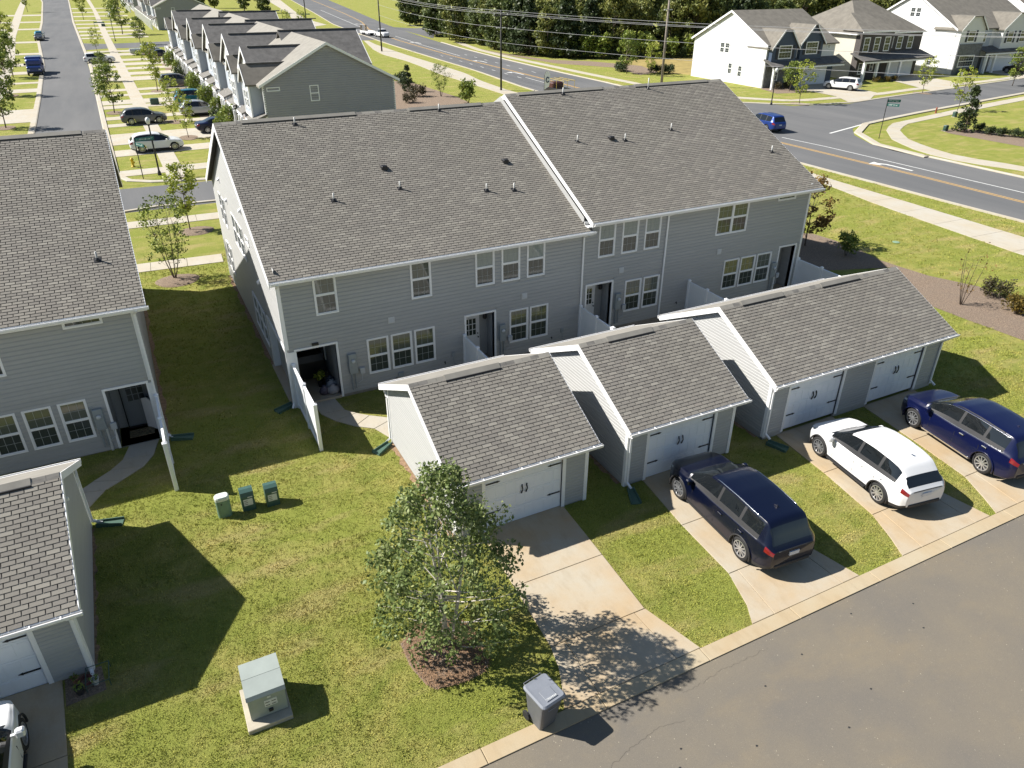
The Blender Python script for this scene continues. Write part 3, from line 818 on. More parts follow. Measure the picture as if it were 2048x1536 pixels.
def electric_meter(parent, x, y, z, s=1.0):
    mb = MB().bbox(x, x + .33 * s, y - .13, y, z, z + .85 * s, .015)
    mb.tube([(x + .08, y - .06, z), (x + .08, y - .06, z - .75)], .03, 8); mb.tube([(x + .22, y - .06, z), (x + .22, y - .06, z - .7)], .022, 8)
    mb.tube([(x - .03, y - .05, z + .1), (x - .03, y - .05, z + .85), (x + .06, y - .05, z + .88)], .015, 6)
    o = mb.build('electric_meter', MAT['meter'], parent)
    MB().lathe([(.085, -.13), (.085, -.18), (.06, -.21)], 14, (x + .17 * s, y, z + .55 * s), 'y').build('meter_dial', M('meter_glass', (.55, .57, .58), .15, 0) if 'meter_glass' not in bpy.data.materials else bpy.data.materials['meter_glass'], o, smooth=True)
    b = MB().bbox(x + .42, x + .62, y - .1, y, z - .1, z + .15, .012); b.tube([(x + .5, y - .05, z - .1), (x + .48, y - .07, z - .4), (x + .3, y - .06, z - .5)], .012, 6)
    b.build('junction_box', M('box_grey', (.5, .52, .54), .5, .05) if 'box_grey' not in bpy.data.materials else bpy.data.materials['box_grey'], o)
    return o
def wall_vent(parent, x, y, z, s=.26):
    mb = MB().box(x - s / 2, x + s / 2, y - .03, y, z - s / 2, z + s / 2)
    v = mb.build('wall_vent', MAT['soffit'], parent)
    for k in range(4):
        MB().prism([(x - s * .38, y - .03, z - s * .36 + k * s * .19), (x - s * .38, y - .055, z - s * .36 + k * s * .19), (x - s * .38, y - .03, z - s * .2 + k * s * .19)], (s * .76, 0, 0)).build('louvre', MAT['soffit'], v)
def wall_lamp(parent, x, y, z):
    mb = MB().lathe([(.05, 0), (.09, -.03), (.085, -.22), (.05, -.25)], 8, (x, y - .12, z)); mb.box(x - .04, x + .04, y - .13, y, z - .12, z - .06)
    mb.build('wall_lamp', MAT['black'], parent)
def hose_bib(parent, x, y, z):
    mb = MB().tube([(x, y, z), (x, y - .08, z), (x, y - .1, z - .06)], .018, 6); mb.lathe([(.035, -.06), (.035, -.075)], 8, (x, y, z + .03), 'y')
    mb.build('hose_tap', MAT['black'], parent)
def conduit_box(parent, x, y, z):
    mb = MB().bbox(x - .07, x + .07, y - .07, y, z, z + .2, .01); mb.tube([(x, y - .04, z), (x + .02, y - .05, z - .3), (x + .14, y - .06, z - .45)], .012, 6)
    mb.build('disconnect_box', MAT['meter'], parent)
# ------------------------------------------------------------------ the middle townhouse block
XL, XM, XR, YN, YB = 3.75, 16.72, 29.85, 26.0, 42.2
SL = (9.4 - 5.36) / (34.1 - 25.7)
def town(name, label, x0, x1, zoff, roofx, opens, porches, seed, left_gable=False, right_gable=False, loc=None):
    pass
tb = thing('townhouse_block', 'grey two-storey townhouse block with stepped shingle roof behind the detached garages', 'townhouses', (16.8, 34, 0))
def facade(parent, x0, x1, zo, ztop, opens, porches, y=YN, left_return=None):
    """front wall pieces around the porch openings (they are real recesses), then boards"""
    zs0 = zo - .4
    cuts = sorted(porches)
    xs_ = x0; mb = MB()
    for (a, b, zt, depth) in cuts:
        if a > xs_ + .01: mb.box(xs_, a, y, y + .18, zs0, ztop)
        mb.box(a, b, y, y + .18, zt, ztop)
        xs_ = b
    if xs_ < x1 - .01: mb.box(xs_, x1, y, y + .18, zs0, ztop)
    mb.build('wall', MAT['siding'], parent)
    op = [(a - x0, b - x0, c, d) for a, b, c, d in opens] + [(a - x0 - .09, b - x0 + .09, -1, zt + .09) for a, b, zt, _ in porches]
    siding(parent, (x0, y, 0), (1, 0, 0), (0, -1, 0), x1 - x0, zo + .12, ztop, op)
    MB().box(x0 + .02, x1 - .02, y - .035, y - .001, zs0, zo + .115).build('foundation_strip', MAT['found'], parent)

def porch_recess(parent, a, b, zo, zt, depth, y=YN, floor='walk', trim=.085):
    MB().box(a, b, y + .19, y + depth, zt + .001, zt + .06).build('porch_ceiling', MAT['soffit'], parent)
    for xx, nx in ((a, 1), (b, -1)):
        mb = MB(); mb.box(min(xx, xx - nx * .1), max(xx, xx - nx * .1), y + .185, y + depth, zo - .3, zt + .06); mb.build('porch_side_wall', MAT['siding'], parent)
    MB().box(a, b, y + depth, y + depth + .1, zo - .3, zt + .06).build('porch_back_wall', MAT['siding'], parent)
    MB().bbox(a + .002, b - .002, y - .06, y + depth - .002, zo - .35, zo + .1, .015).build('porch_floor', MAT['concrete'], parent)
    t_ = MB()
    t_.box(a - trim, a, y - .04, y + .2, zo + .02, zt); t_.box(b, b + trim, y - .04, y + .2, zo + .02, zt); t_.box(a - trim, b + trim, y - .04, y + .2, zt, zt + trim)
    t_.build('porch_trim', MAT['white'], parent)

F = (0, YN, 0); U_ = (1, 0, 0); N_ = (0, -1, 0)
winL = [(5.02, 5.88, 3.67, 5.25, 0, 0), (8.79, 9.65, 3.63, 5.22, 0, 0),
        (11.56, 12.42, 3.66, 5.22, 1, 0), (12.74, 13.6, 3.66, 5.22, 1, 0), (13.92, 14.78, 3.66, 5.22, 1, 0),
        (6.81, 7.7, .76, 2.3, 0, 0), (7.8, 8.69, .76, 2.3, 0, 0), (8.79, 9.68, .76, 2.3, 0, 0), (13.11, 14.02, .77, 2.31, 0, 0), (14.1, 15.01, .77, 2.31, 0, 0)]
zo2 = .33
winR = [(17.44, 18.3, 3.97, 5.53, 1, 0), (18.66, 19.52, 3.97, 5.53, 1, 0), (19.88, 20.74, 3.97, 5.53, 1, 0), (19.03, 19.94, 1.09, 2.64, 0, 0), (20.05, 20.96, 1.09, 2.64, 0, 0),
        (24.0, 25.88, 4.03, 5.58, 0, 1), (27.7, 28.86, 5.24, 5.62, 0, 2), (24.84, 25.8, 1.14, 2.68, 0, 0), (25.9, 26.86, 1.14, 2.68, 0, 0), (26.96, 27.92, 1.14, 2.68, 0, 0)]
pL = [(4.09, 5.6, 2.38, 4.0), (11.1, 12.4, 2.4, .75)]
pR = [(16.98, 18.3, 2.72, .75), (28.45, 29.5, 2.78, .8)]
facade(tb, XL, XM, 0, 5.33, [w[:4] for w in winL], pL)
facade(tb, XM, XR, zo2, 5.66, [w[:4] for w in winR], pR)
for a, b, c, d, bl, kind in winL + winR:
    if kind == 2: window(tb, F, U_, N_, a, b, c, d, (4, 1), sash=False)
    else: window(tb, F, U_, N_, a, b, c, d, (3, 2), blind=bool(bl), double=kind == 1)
for (a, b, zt, dp), zo in zip(pL + pR, (0, 0, zo2, zo2)): porch_recess(tb, a, b, zo, zt, dp)
entry_door(tb, 11.18, 12.02, YN + .745, .1, 2.14); entry_door(tb, 17.05, 17.9, YN + .745, zo2 + .1, zo2 + 2.14); entry_door(tb, 28.5, 29.3, YN + .795, zo2 + .1, zo2 + 2.14)
wall_lamp(tb, 12.25, YN + .74, 2.1); wall_lamp(tb, 18.12, YN + .74, 2.4)
# side porch of the end unit: the corner is a post, the side is open
window(tb, (5.595, 0, 0), (0, -1, 0), (-1, 0, 0), -29.6, -28.1, .7, 2.1, (4, 2))
# side and rear walls
def rake_l(z):
    if z < 5.62: return (0, YB - YN)
    k = (z - 5.45) / SL
    return (k, YB - YN - k)
side = MB()
side.add([(XL, YN + 4.0, -.4), (XL, YB, -.4), (XL, YB, 5.55), (XL, 34.1, 9.35), (XL, YN + .18, 5.5), (XL, YN + .18, 2.38), (XL, YN + 4.0, 2.38)], [(0, 1, 2, 3, 4, 5, 6)])
side.add([(XR, YN + .18, -.4), (XR, YB, -.4), (XR, YB, 5.85), (XR, 34.1, 9.68), (XR, YN + .18, 5.85)], [(4, 3, 2, 1, 0)])
side.add([(XL, YB, -.4), (XR, YB, -.4), (XR, YB, 5.85), (XL, YB, 5.55)], [(0, 3, 2, 1)])
side.add([(XM, YN + .1, 5.3), (XM, YB, 5.3), (XM, YB, 5.85), (XM, 34.1, 9.68), (XM, YN + .1, 5.85)], [(4, 3, 2, 1, 0)])
side.build('wall', MAT['siding'], tb)
swin = [(27.6 - 26 + 2.5, 31.3 - 26, .75, 2.25)]
lw = [(30.2, 33.2, .75, 2.3), (38.9, 39.7, 1.0, 2.5), (39.9, 40.7, 1.0, 2.5), (31.4, 32.2, 4.85, 5.2), (33.0, 36.0, 3.7, 5.2), (38.2, 39.0, 3.7, 5.2), (39.3, 40.1, 3.7, 5.2)]
siding(tb, (XL, YB, 0), (0, -1, 0), (-1, 0, 0), YB - YN, .1, 9.2, [(YB - b, YB - a, c, d) for a, b, c, d in lw] + [(YB - (YN + 4.0), YB - YN, -1, 2.46)], lambda z: (lambda r_: (r_[0], r_[1]))(rake_l(z)))
for a, b, c, d in lw:
    n_ = 3 if b - a > 2 else 1
    for k in range(n_):
        w_ = (b - a) / n_
        window(tb, (XL, 0, 0), (0, -1, 0), (-1, 0, 0), -(a + w_ * (k + 1)), -(a + w_ * k), c, d, (2, 2), sash=(d - c) > .6)
for yy, zz in ((36.8, 5.6), (32.2, 6.3), (30.0, 3.9), (38.5, 6.2)):
    MB().prism([(XL - .02, yy, zz), (XL - .14, yy, zz - .1), (XL - .14, yy, zz - .16), (XL - .02, yy, zz - .16)], (0, .2, 0)).build('vent_hood', MAT['white'], tb)
# corner trims
ct = MB(); ct.box(XL - .03, XL + .09, YN - .043, YN - .002, 2.5, 5.5); ct.box(XL - .034, XL - .002, YN - .03, YN + .1, 2.5, 5.5); ct.build('corner_trim', MAT['white'], tb)
MB().box(XR - .09, XR + .03, YN - .043, YN - .002, .45, 5.85).build('corner_trim', MAT['white'], tb); MB().box(XL - .034, XL - .002, YB - .1, YB + .03, 0, 5.4).build('corner_trim', MAT['white'], tb)
po = MB().box(XL - .02, XL + .335, YN - .045, YN + .28, 0, 2.38); po.box(XL - .045, XL + .34, YN - .06, YN + .3, 0, .12); po.box(XL - .03, XL + .33, YN + 3.75, YN + 4.02, 0, 2.38)
po.box(XL - .04, XL + .0, YN + .28, YN + 3.75, 2.3, 2.46)
po.build('porch_post', MAT['white'], tb)
MB().bbox(XL - .12, 4.08, YN - .05, YN + 4.0, -.2, .06, .015).build('porch_floor', MAT['concrete'], tb)
# roofs
V1 = [(4.58, 9.48), (11.99, 15.65)]
roof_gable_x(tb, 3.48, 16.93, 25.7, 34.1, 42.5, 5.36, 9.4, seed=11, rake_r=False, vents=V1, rakeboard=.26)
roof_gable_x(tb, 16.93, 30.3, 25.7, 34.1, 42.5, 5.69, 9.73, seed=12, vents=[(17.63, 22.47), (24.48, 29.29)], rakeboard=.2)
sf = MB(); sf.box(3.5, 16.72, 25.72, 26.0, 5.16, 5.2); sf.box(16.72, 30.28, 25.72, 26.0, 5.49, 5.53); sf.build('soffit', MAT['white'], tb)
fa = MB(); fa.box(3.46, 16.95, 25.665, 25.695, 5.17, 5.35); fa.box(16.9, 30.32, 25.665, 25.695, 5.5, 5.68); fa.build('fascia', MAT['white'], tb)
gutter(tb, 3.5, 17.05, 25.66, 5.33, hangers=False); gutter(tb, 16.95, 30.35, 25.66, 5.66, hangers=False)
downspout(tb, [(3.72, 25.58, 5.25), (3.72, 25.9, 5.0), (3.7, 25.93, .25), (3.62, 25.8, .12)]); downspout(tb, [(16.66, 25.58, 5.25), (16.66, 25.93, 5.05), (16.66, 25.93, .2)])
downspout(tb, [(21.3, 25.58, 5.58), (21.1, 25.93, 5.4), (21.1, 25.93, .4)])
for p_ in ((6.7, 33.64, 9.18), (13.39, 33.82, 9.26), (9.74, 29.32, 7.1), (6.91, 29.1, 7.0), (13.35, 28.62, 6.77), (14.58, 28.46, 6.69), (20.03, 34.0 - .2, 9.6), (25.17, 33.75, 9.56), (18.93, 30.47, 7.98), (21.46, 30.24, 7.88), (24.47, 30.63, 8.06), (29.21, 28.38, 6.98)):
    vent_pipe(tb, *p_, h=.55 if p_[0] == 25.17 else .32)
for p_ in ((9.51, 30.56, 7.7), (15.0, 30.17, 7.51), (20.78, 30.44, 7.97)): vent_pipe(tb, *p_, short=True)
electric_meter(tb, 6.0, YN - .03, 1.0); electric_meter(tb, 12.6, YN - .03, 1.0, .9); electric_meter(tb, 18.5, YN - .03, 1.35, .9); electric_meter(tb, 28.0, YN - .03, 1.3, .9)
for x_, z_ in ((7.89, 2.93), (13.82, 2.86), (18.75, 3.2), (24.4, 3.2)): wall_vent(tb, x_, YN - .03, z_)
for x_ in (10.45, 15.75): conduit_box(tb, x_, YN - .03, .75)
for x_, z_ in ((7.9, .3), (10.05, .55), (15.2, .6), (22.1, 1.0), (24.2, .8)): hose_bib(tb, x_, YN - .03, z_)
MB().bbox(8.0, 8.22, YN - .1, YN - .02, .35, .55, .01).build('hose_bracket', MAT['meter'], tb)
MB().bbox(4.7, 4.95, YN - .1, YN - .02, 2.5, 2.6, .01).build('porch_light', MAT['black'], tb)

# ------------------------------------------------------------------ the townhouse block at the left edge
LB = thing('townhouse_block', 'grey two-storey townhouse block cut off by the left picture edge', 'townhouses', (-9, 34, 0))
zl = -.1; xr = -.95; xl = -16.5
winX = [(-3.07, -1.9, 4.79, 5.11, 2), (-3.94, -3.08, .67, 2.2, 0), (-4.98, -4.12, .67, 2.2, 0), (-6.02, -5.16, .67, 2.2, 0), (-5.85, -4.98, 3.55, 5.1, 0), (-8.9, -8.0, .67, 2.2, 0), (-10, -9.1, 3.55, 5.1, 0)]
pX = [(-2.45, -1.15, 2.32, 1.4)]
facade(LB, xl, xr, zl, 5.25, [w[:4] for w in winX], pX)
for a, b, c, d, k in winX: window(LB, F, U_, N_, a, b, c, d, (4, 1) if k == 2 else (3, 2), sash=k != 2)
porch_recess(LB, -2.45, -1.15, zl, 2.32, 1.4)
dl = entry_door(LB, -2.1, -1.2, YN + 1.395, 0, 2.05, 'doorgrey')
scr = MB(); 
for q in ((-2.14, -2.1), (-1.22, -1.18)): scr.box(q[0], q[1], YN + 1.2, YN + 1.23, 0, 2.1)
scr.box(-2.14, -1.18, YN + 1.2, YN + 1.23, 2.06, 2.1); scr.box(-2.14, -1.18, YN + 1.2, YN + 1.23, .0, .05)
scr.build('screen_frame', MAT['black'], LB)
wall_lamp(LB, -2.3, YN + 1.39, 1.95)
sm = MB()
sm.add([(xr, YN + .18, -.4), (xr, YB, -.4), (xr, YB, 5.4), (xr, 34.4, 9.25), (xr, YN + .18, 5.4)], [(4, 3, 2, 1, 0)])
sm.add([(xl, YB, -.4), (xr, YB, -.4), (xr, YB, 5.4), (xl, YB, 5.4)], [(0, 3, 2, 1)]); sm.build('wall', MAT['siding'], LB)
roof_gable_x(LB, -16.6, -.55, 25.7, 34.5, 43.3, 5.28, 9.4, seed=13, rake_l=False, vents=[(-4.6, -1.4), (-12, -7)], rakeboard=.2)
MB().box(-16.6, -.6, 25.72, 26.0, 5.08, 5.12).build('soffit', MAT['white'], LB); MB().box(-16.6, -.53, 25.665, 25.695, 5.09, 5.27).build('fascia', MAT['white'], LB)
gutter(LB, -16.6, -.45, 25.66, 5.25, hangers=False)
downspout(LB, [(-.85, 25.58, 5.17), (-.93, 25.92, 4.95), (-.93, 25.92, .2), (-.75, 25.8, .08)])
ct = MB(); ct.box(xr - .09, xr + .03, YN - .043, YN - .002, 2.42, 5.3); ct.box(-1.062, xr + .03, YN - .05, YN + .2, 0, 2.32); ct.build('corner_trim', MAT['white'], LB)
electric_meter(LB, -3.0, YN - .03, .95, .95)
MB().tube([(-2.72, YN - .06, .95), (-2.72, YN - .06, -.02)], .045, 8).build('meter_riser', MAT['soffit'], LB)
vent_pipe(LB, -1.67, 27.86, 6.3)

# ------------------------------------------------------------------ garages
def garage(label, x0, x1, yf, yr, z0, doors, eave, ridge, seed, ov=.3, dsp=(), rear_dsp=True, right_shade=False, vents=(), lx=None):
    g = thing('garage', label, 'garage', ((x0 + x1) / 2, (yf + yr) / 2, 0), group='detached garages along the alley')
    ym = (yf + yr) / 2; s_ = (ridge - eave) / (ym - (yf - ov)); zw = eave + ov * s_ - .17
    doors = sorted(doors); mb = MB()
    mb.add([(x0, yf, z0 - .3), (x0, yr, z0 - .3), (x0, yr, zw), (x0, ym, ridge - .18), (x0, yf, zw)], [(0, 4, 3, 2, 1)])
    mb.add([(x1, yf, z0 - .3), (x1, yr, z0 - .3), (x1, yr, zw), (x1, ym, ridge - .18), (x1, yf, zw)], [(0, 1, 2, 3, 4)])
    mb.add([(x0, yr, z0 - .3), (x1, yr, z0 - .3), (x1, yr, zw), (x0, yr, zw)], [(1, 0, 3, 2)])
    xs_ = x0
    for a, b in doors:
        mb.box(xs_, a, yf, yf + .12, z0 - .3, zw); mb.box(a, b, yf, yf + .12, z0 + 2.13, zw); xs_ = b
    mb.box(xs_, x1, yf, yf + .12, z0 - .3, zw)
    mb.build('wall', MAT['siding'], g)
    def rk(z):
        if z < zw: return (0, yr - yf)
        k = (z - zw) / s_
        return (k, yr - yf - k)
    siding(g, (x0, yr, 0), (0, -1, 0), (-1, 0, 0), yr - yf, z0 + .08, ridge - .2, (), rk, .115)
    siding(g, (x1, yf, 0), (0, 1, 0), (1, 0, 0), yr - yf, z0 + .08, ridge - .2, (), rk, .115, single=x1 < 0)
    siding(g, (x0, yf, 0), (1, 0, 0), (0, -1, 0), x1 - x0, z0 + .08, zw, [(a - x0 - .11, b - x0 + .11, -1, z0 + 2.24) for a, b in doors], None, .115)
    MB().box(x0 - .012, x1 + .012, yf - .012, yr + .012, z0 - .3, z0 + .075).build('foundation_strip', MAT['found'], g) if not doors else None
    for a, b in doors:   # door: four sections with embossed panels, straps, pulls
        dw = b - a; bk = MB().box(a, b, yf + .07, yf + .1, z0, z0 + 2.13).build('garage_door', MAT['whitepaint'], g)
        for k in range(4):
            h = 2.13 / 4; zz = z0 + .02 + k * h
            sec = MB().bbox(a + .004, b - .004, yf + .045, yf + .07, zz + .004, zz + h - .004, .004)
            ncol = 8
            for i in range(ncol):
                pa = a + dw * (i + .12) / ncol; pb = a + dw * (i + .88) / ncol
                sec.frame((0, yf + .045, 0), (1, 0, 0), (0, 0, 1), (0, -1, 0), pa, pb, zz + .07, zz + h - .07, 0, .008)
            sec.build('door_section', MAT['whitepaint'], bk)
        for sx in (a + .04, b - .04):
            d_ = 1 if sx < (a + b) / 2 else -1
            for zz in (z0 + .62, z0 + 1.72):
                hb = MB(); hb.frame((0, yf + .034, 0), (1, 0, 0), (0, 0, 1), (0, -1, 0), min(sx, sx + d_ * .36), max(sx, sx + d_ * .36), zz - .022, zz + .022, 0, .014)
                hb.prism([(sx + d_ * .36, yf + .034, zz - .04), (sx + d_ * .47, yf + .034, zz), (sx + d_ * .36, yf + .034, zz + .04)], (0, -.014, 0))
                hb.build('strap_hinge', MAT['black'], bk)
        for q in (-.08, .08):
            c_ = (a + b) / 2 + q
            MB().tube([(c_, yf + .04, z0 + 1.02), (c_ - .02, yf - .0, z0 + 1.07), (c_ + .02, yf - .01, z0 + 1.18), (c_, yf - .0, z0 + 1.3), (c_ + .02, yf + .04, z0 + 1.34)], [.02, .024, .018, .024, .02], 6).build('pull_handle', MAT['black'], bk)
        tr = MB(); tr.box(a - .11, a, yf - .04, yf + .07, z0, z0 + 2.13); tr.box(b, b + .11, yf - .04, yf + .07, z0, z0 + 2.13); tr.box(a - .11, b + .11, yf - .04, yf + .07, z0 + 2.13, z0 + 2.24)
        tr.build('door_trim', MAT['white'], g)
    for xx, d_ in ((x0, -1), (x1, 1)):
        ct = MB()
        ct.box(min(xx - d_ * .09, xx + d_ * .032), max(xx - d_ * .09, xx + d_ * .032), yf - .043, yf - .002, z0, zw)
        ct.box(min(xx + d_ * .002, xx + d_ * .043), max(xx + d_ * .002, xx + d_ * .043), yf - .03, yf + .09, z0, zw)
        MB().box(min(xx + d_ * .002, xx + d_ * .043), max(xx + d_ * .002, xx + d_ * .043), yr - .09, yr + .03, z0, zw).build('corner_trim', MAT['white'], g)
        ct.build('corner_trim', MAT['white'], g)
    rx = .16
    rf = roof_gable_x(g, x0 - (lx or rx), x1 + rx + .06, yf - ov, ym, yr + ov, eave, ridge, th=.12, seed=seed, vents=vents, rakeboard=.2)
    so = MB()
    for xa, xb in ((x0 - (lx or rx) + .002, x0), (x1, x1 + rx + .058)):
        so.add([(xa, yf - ov, eave - .135), (xb, yf - ov, eave - .135), (xb, ym, ridge - .135), (xa, ym, ridge - .135)], [(0, 1, 2, 3)])
        so.add([(xa, yr + ov, eave - .135), (xb, yr + ov, eave - .135), (xb, ym, ridge - .135), (xa, ym, ridge - .135)], [(3, 2, 1, 0)])
    so.add([(x0, yf - ov, eave - .13), (x1, yf - ov, eave - .13), (x1, yf, eave - .1), (x0, yf, eave - .1)], [(0, 1, 2, 3)])
    so.build('soffit', MAT['white'], g)
    MB().box(x0 - rx - .03, x1 + rx + .09, yf - ov - .033, yf - ov - .003, eave - .17, eave - .01).build('fascia', MAT['white'], g)
    MB().box(x0 - rx - .03, x1 + rx + .09, yr + ov + .003, yr + ov + .033, eave - .17, eave - .01).build('fascia', MAT['white'], g)
    gutter(g, x0 - rx - .05, x1 + rx + .14, yf - ov - .034, eave - .015); gutter(g, x0 - rx - .05, x1 + rx + .1, yr + ov + .034, eave - .015, d=1, hangers=False)
    for xx in dsp:
        downspout(g, [(xx, yf - ov - .08, eave - .12), (xx, yf - .07, eave - .4), (xx, yf - .07, z0 + .18), (xx + .02, yf - .28, z0 + .07)])
    if rear_dsp:
        xx = x0 - .06
        downspout(g, [(xx, yr + ov + .08, eave - .12), (xx, yr + .04, eave - .42), (xx, yr + .04, z0 + .18), (xx - .25, yr - .05, z0 + .07)], .06, .075)
    return g
g1 = garage('single garage nearest the birch tree, sunlit cream side wall', 6.35, 10.82, 16.0, 21.97, 0, [(7.28, 9.93)], 2.3, 3.93, 21, vents=[(7.3, 9.2)], lx=.22)
g2 = garage('single garage between the other two in the row of three, blue car in front', 12.36, 16.78, 16.0, 21.97, 0, [(13.2, 15.9)], 2.33, 3.96, 22, dsp=(12.42,), rear_dsp=False, vents=[(13.3, 15.2)])
g3 = garage('long double garage at the right with two white doors', 18.48, 27.6, 16.05, 22.05, .12, [(19.42, 22.08), (23.85, 26.52)], 2.47, 4.14, 23, dsp=(18.52, 27.5), rear_dsp=False, vents=[(19.3, 21.4), (23.4, 25.5)])
g4 = garage('garage at the left picture edge with its corner in view', -12.4, -3.48, 15.7, 21.7, -.08, [(-7.1, -4.42), (-11.4, -8.7)], 2.2, 3.88, 24, dsp=(-3.5,), rear_dsp=False, vents=[(-6.0, -3.9), (-10, -8)])
downspout(g4, [(-3.42, 22.02, 2.05), (-3.4, 21.74, 1.8), (-3.4, 21.74, .15), (-3.15, 21.66, .06)], .06, .075)
for gg, x_, y_, z_ in ((g1, 8.9, 15.98, 2.2), (g3, 27.2, 16.02, 2.15), (g4, -3.41, 18.7, 3.1)):
    MB().bbox(x_ - .16, x_ + .16, y_ - .06, y_, z_ - .05, z_ + .05, .015).build('flood_light', MAT['black'] if gg is not g4 else MAT['white'], gg)

# ------------------------------------------------------------------ privacy fences
def fence(label, x, ya, yb, z0, h=1.85, posts=3, w=.13):
    f_ = thing('privacy_fence', label, 'fence', (x, (ya + yb) / 2, 0), group='white privacy screens behind the townhouses')
    L = ya - yb; ym_ = [ya - L * i / (posts - 1) for i in range(posts)]
    for y in ym_:
        mb = MB().bbox(x - w / 2, x + w / 2, y - w / 2, y + w / 2, z0 - .2, z0 + h + .05, .008)
        p_ = mb.build('post', MAT['fence'], f_)
        c_ = MB(); q = w / 2 + .012
        c_.add([(x - q, y - q, z0 + h + .05), (x + q, y - q, z0 + h + .05), (x + q, y + q, z0 + h + .05), (x - q, y + q, z0 + h + .05), (x, y, z0 + h + .11)], [(0, 1, 4), (1, 2, 4), (2, 3, 4), (3, 0, 4), (3, 2, 1, 0)])
        c_.build('post_cap', MAT['fence'], p_)
    for a, b in zip(ym_[:-1], ym_[1:]):
        y0, y1 = b + w / 2, a - w / 2
        for zz in (z0 + .08, z0 + h - .14):
            MB().bbox(x - .04, x + .04, y0, y1, zz, zz + .13, .006).build('rail', MAT['fence'], f_)
        n_ = max(1, round((y1 - y0) / .15)); bw = (y1 - y0) / n_
        for i in range(n_):
            MB().box(x - .02, x + .02, y0 + i * bw + .003, y0 + (i + 1) * bw - .003, z0 + .15, z0 + h - .12).build('fence_board', MAT['fence'], f_)
fence('white privacy fence beside the corner porch, running out onto the lawn', 3.9, 25.9, 22.62, 0)
fence('white privacy fence with the second garden, left of its door meter', 10.98, 25.9, 23.3, 0, 1.6)
fence('white privacy fence under the step in the townhouse roof', 16.66, 25.9, 23.3, .1, 1.75)
fence('white privacy fence beside the downspout of the right-hand unit', 22.75, 25.9, 23.3, .15)
fence('white privacy fence at the far right end of the townhouses', 29.95, 26.0, 22.9, .1)
fence('white privacy fence at the left building, seen almost end on', -.93, 25.85, 22.45, 0, 1.8)
# ------------------------------------------------------------------ vehicles
def paint(name, col, metal=.35, rough=.28):
    m, nt, p = newmat(name)
    p.inputs['Base Color'].default_value = (*col, 1); p.inputs['Metallic'].default_value = metal; p.inputs['Roughness'].default_value = rough
    p.inputs['Coat Weight'].default_value = .55; p.inputs['Specular IOR Level'].default_value = .3; p.inputs['Coat Roughness'].default_value = .03
    return m
CP = dict(navy=paint('navy_paint', (.0015, .0032, .015), 0, .3), blue=paint('blue_paint', (.003, .0055, .036), 0, .3), white=paint('white_car_paint', (.72, .72, .72), 0, .35), grey=paint('grey_car_paint', (.10, .105, .115), .5, .35),
          silver=paint('silver_car_paint', (.42, .44, .47), .5, .35), teal=paint('teal_car_paint', (.02, .15, .22), .4, .35), black=paint('black_car_paint', (.012, .012, .015), .3, .3), royal=paint('royal_blue_paint', (.012, .04, .20), .3, .35))
MAT['car_glass'] = glass_mat('car_glass', (.008, .01, .012), .03, .8)
MAT['tyre'] = M('tyre_rubber', (.018, .018, .019), .8, .15, 20)
MAT['alloy'] = M('alloy_wheel', (.55, .56, .58), .3, .05, 10, metal=.8)
MAT['plastic'] = M('black_car_plastic', (.022, .022, .024), .6, .1, 12)
MAT['chrome'] = M('chrome_trim', (.75, .76, .78), .15, 0, metal=1)
MAT['tail'] = M('tail_light_red', (.22, .008, .012), .15, 0, coat=1)
MAT['head'] = M('head_light', (.5, .53, .56), .08, 0, coat=1)
MAT['plate'] = M('licence_plate', (.6, .62, .66), .4, .15, 40)

def cr(P, n):
    P = np.array(P, float); Q = np.vstack([2 * P[0] - P[1], P, 2 * P[-1] - P[-2]]); out = []
    for i in range(len(P) - 1):
        p0, p1, p2, p3 = Q[i:i + 4]
        for t in np.linspace(0, 1, n, endpoint=False):
            out.append(.5 * ((2 * p1) + (-p0 + p2) * t + (2 * p0 - 5 * p1 + 4 * p2 - p3) * t * t + (-p0 + 3 * p1 - 3 * p2 + p3) * t ** 3))
    out.append(P[-1]); return np.array(out)

SUV = dict(L=5.1, W=1.96, wr=.375, xw=(1.05, 4.15),
    top=[(0, .96), (.06, 1.03), (.14, 1.13), (.25, 1.34), (.38, 1.56), (.46, 1.65), (.6, 1.68), (1.1, 1.70), (1.8, 1.735), (2.5, 1.715), (2.9, 1.65), (3.3, 1.48), (3.7, 1.24), (3.92, 1.12), (4.3, 1.08), (4.7, 1.01), (4.93, .91), (5.05, .80), (5.1, .70)],
    belt=[(0, .92), (.2, 1.04), (.6, 1.08), (1.2, 1.07), (2.5, 1.01), (3.9, .99), (4.5, .94), (4.9, .83), (5.1, .66)],
    wb=[(0, .70), (.06, .78), (.2, .86), (.6, .925), (1.1, .95), (2.5, .955), (4.1, .94), (4.6, .88), (4.9, .76), (5.03, .64), (5.1, .52)],
    wt=[(0, .60), (.3, .64), (.6, .66), (1.2, .68), (2.4, .69), (3.0, .67), (3.6, .70), (3.92, .76), (4.4, .76), (4.8, .66), (5.1, .42)],
    zb=[(0, .44), (.15, .32), (.5, .24), (4.6, .22), (4.95, .26), (5.1, .38)],
    glass=(.55, 3.72), ws=(2.98, 3.86), rg=(.12, .38), pil=(1.35, 2.35))
def scaled(M_, kx, kz, ky=1.0, **kw):
    d = dict(M_)
    for k in ('top', 'belt', 'zb'): d[k] = [(x * kx, z * kz if k != 'zb' else z) for x, z in M_[k]]
    for k in ('wb', 'wt'): d[k] = [(x * kx, w * ky) for x, w in M_[k]]
    d['L'] = M_['L'] * kx; d['xw'] = tuple(x * kx for x in M_['xw'])
    for k in ('glass', 'ws', 'rg', 'pil'): d[k] = tuple(x * kx for x in M_[k])
    d.update(kw); return d
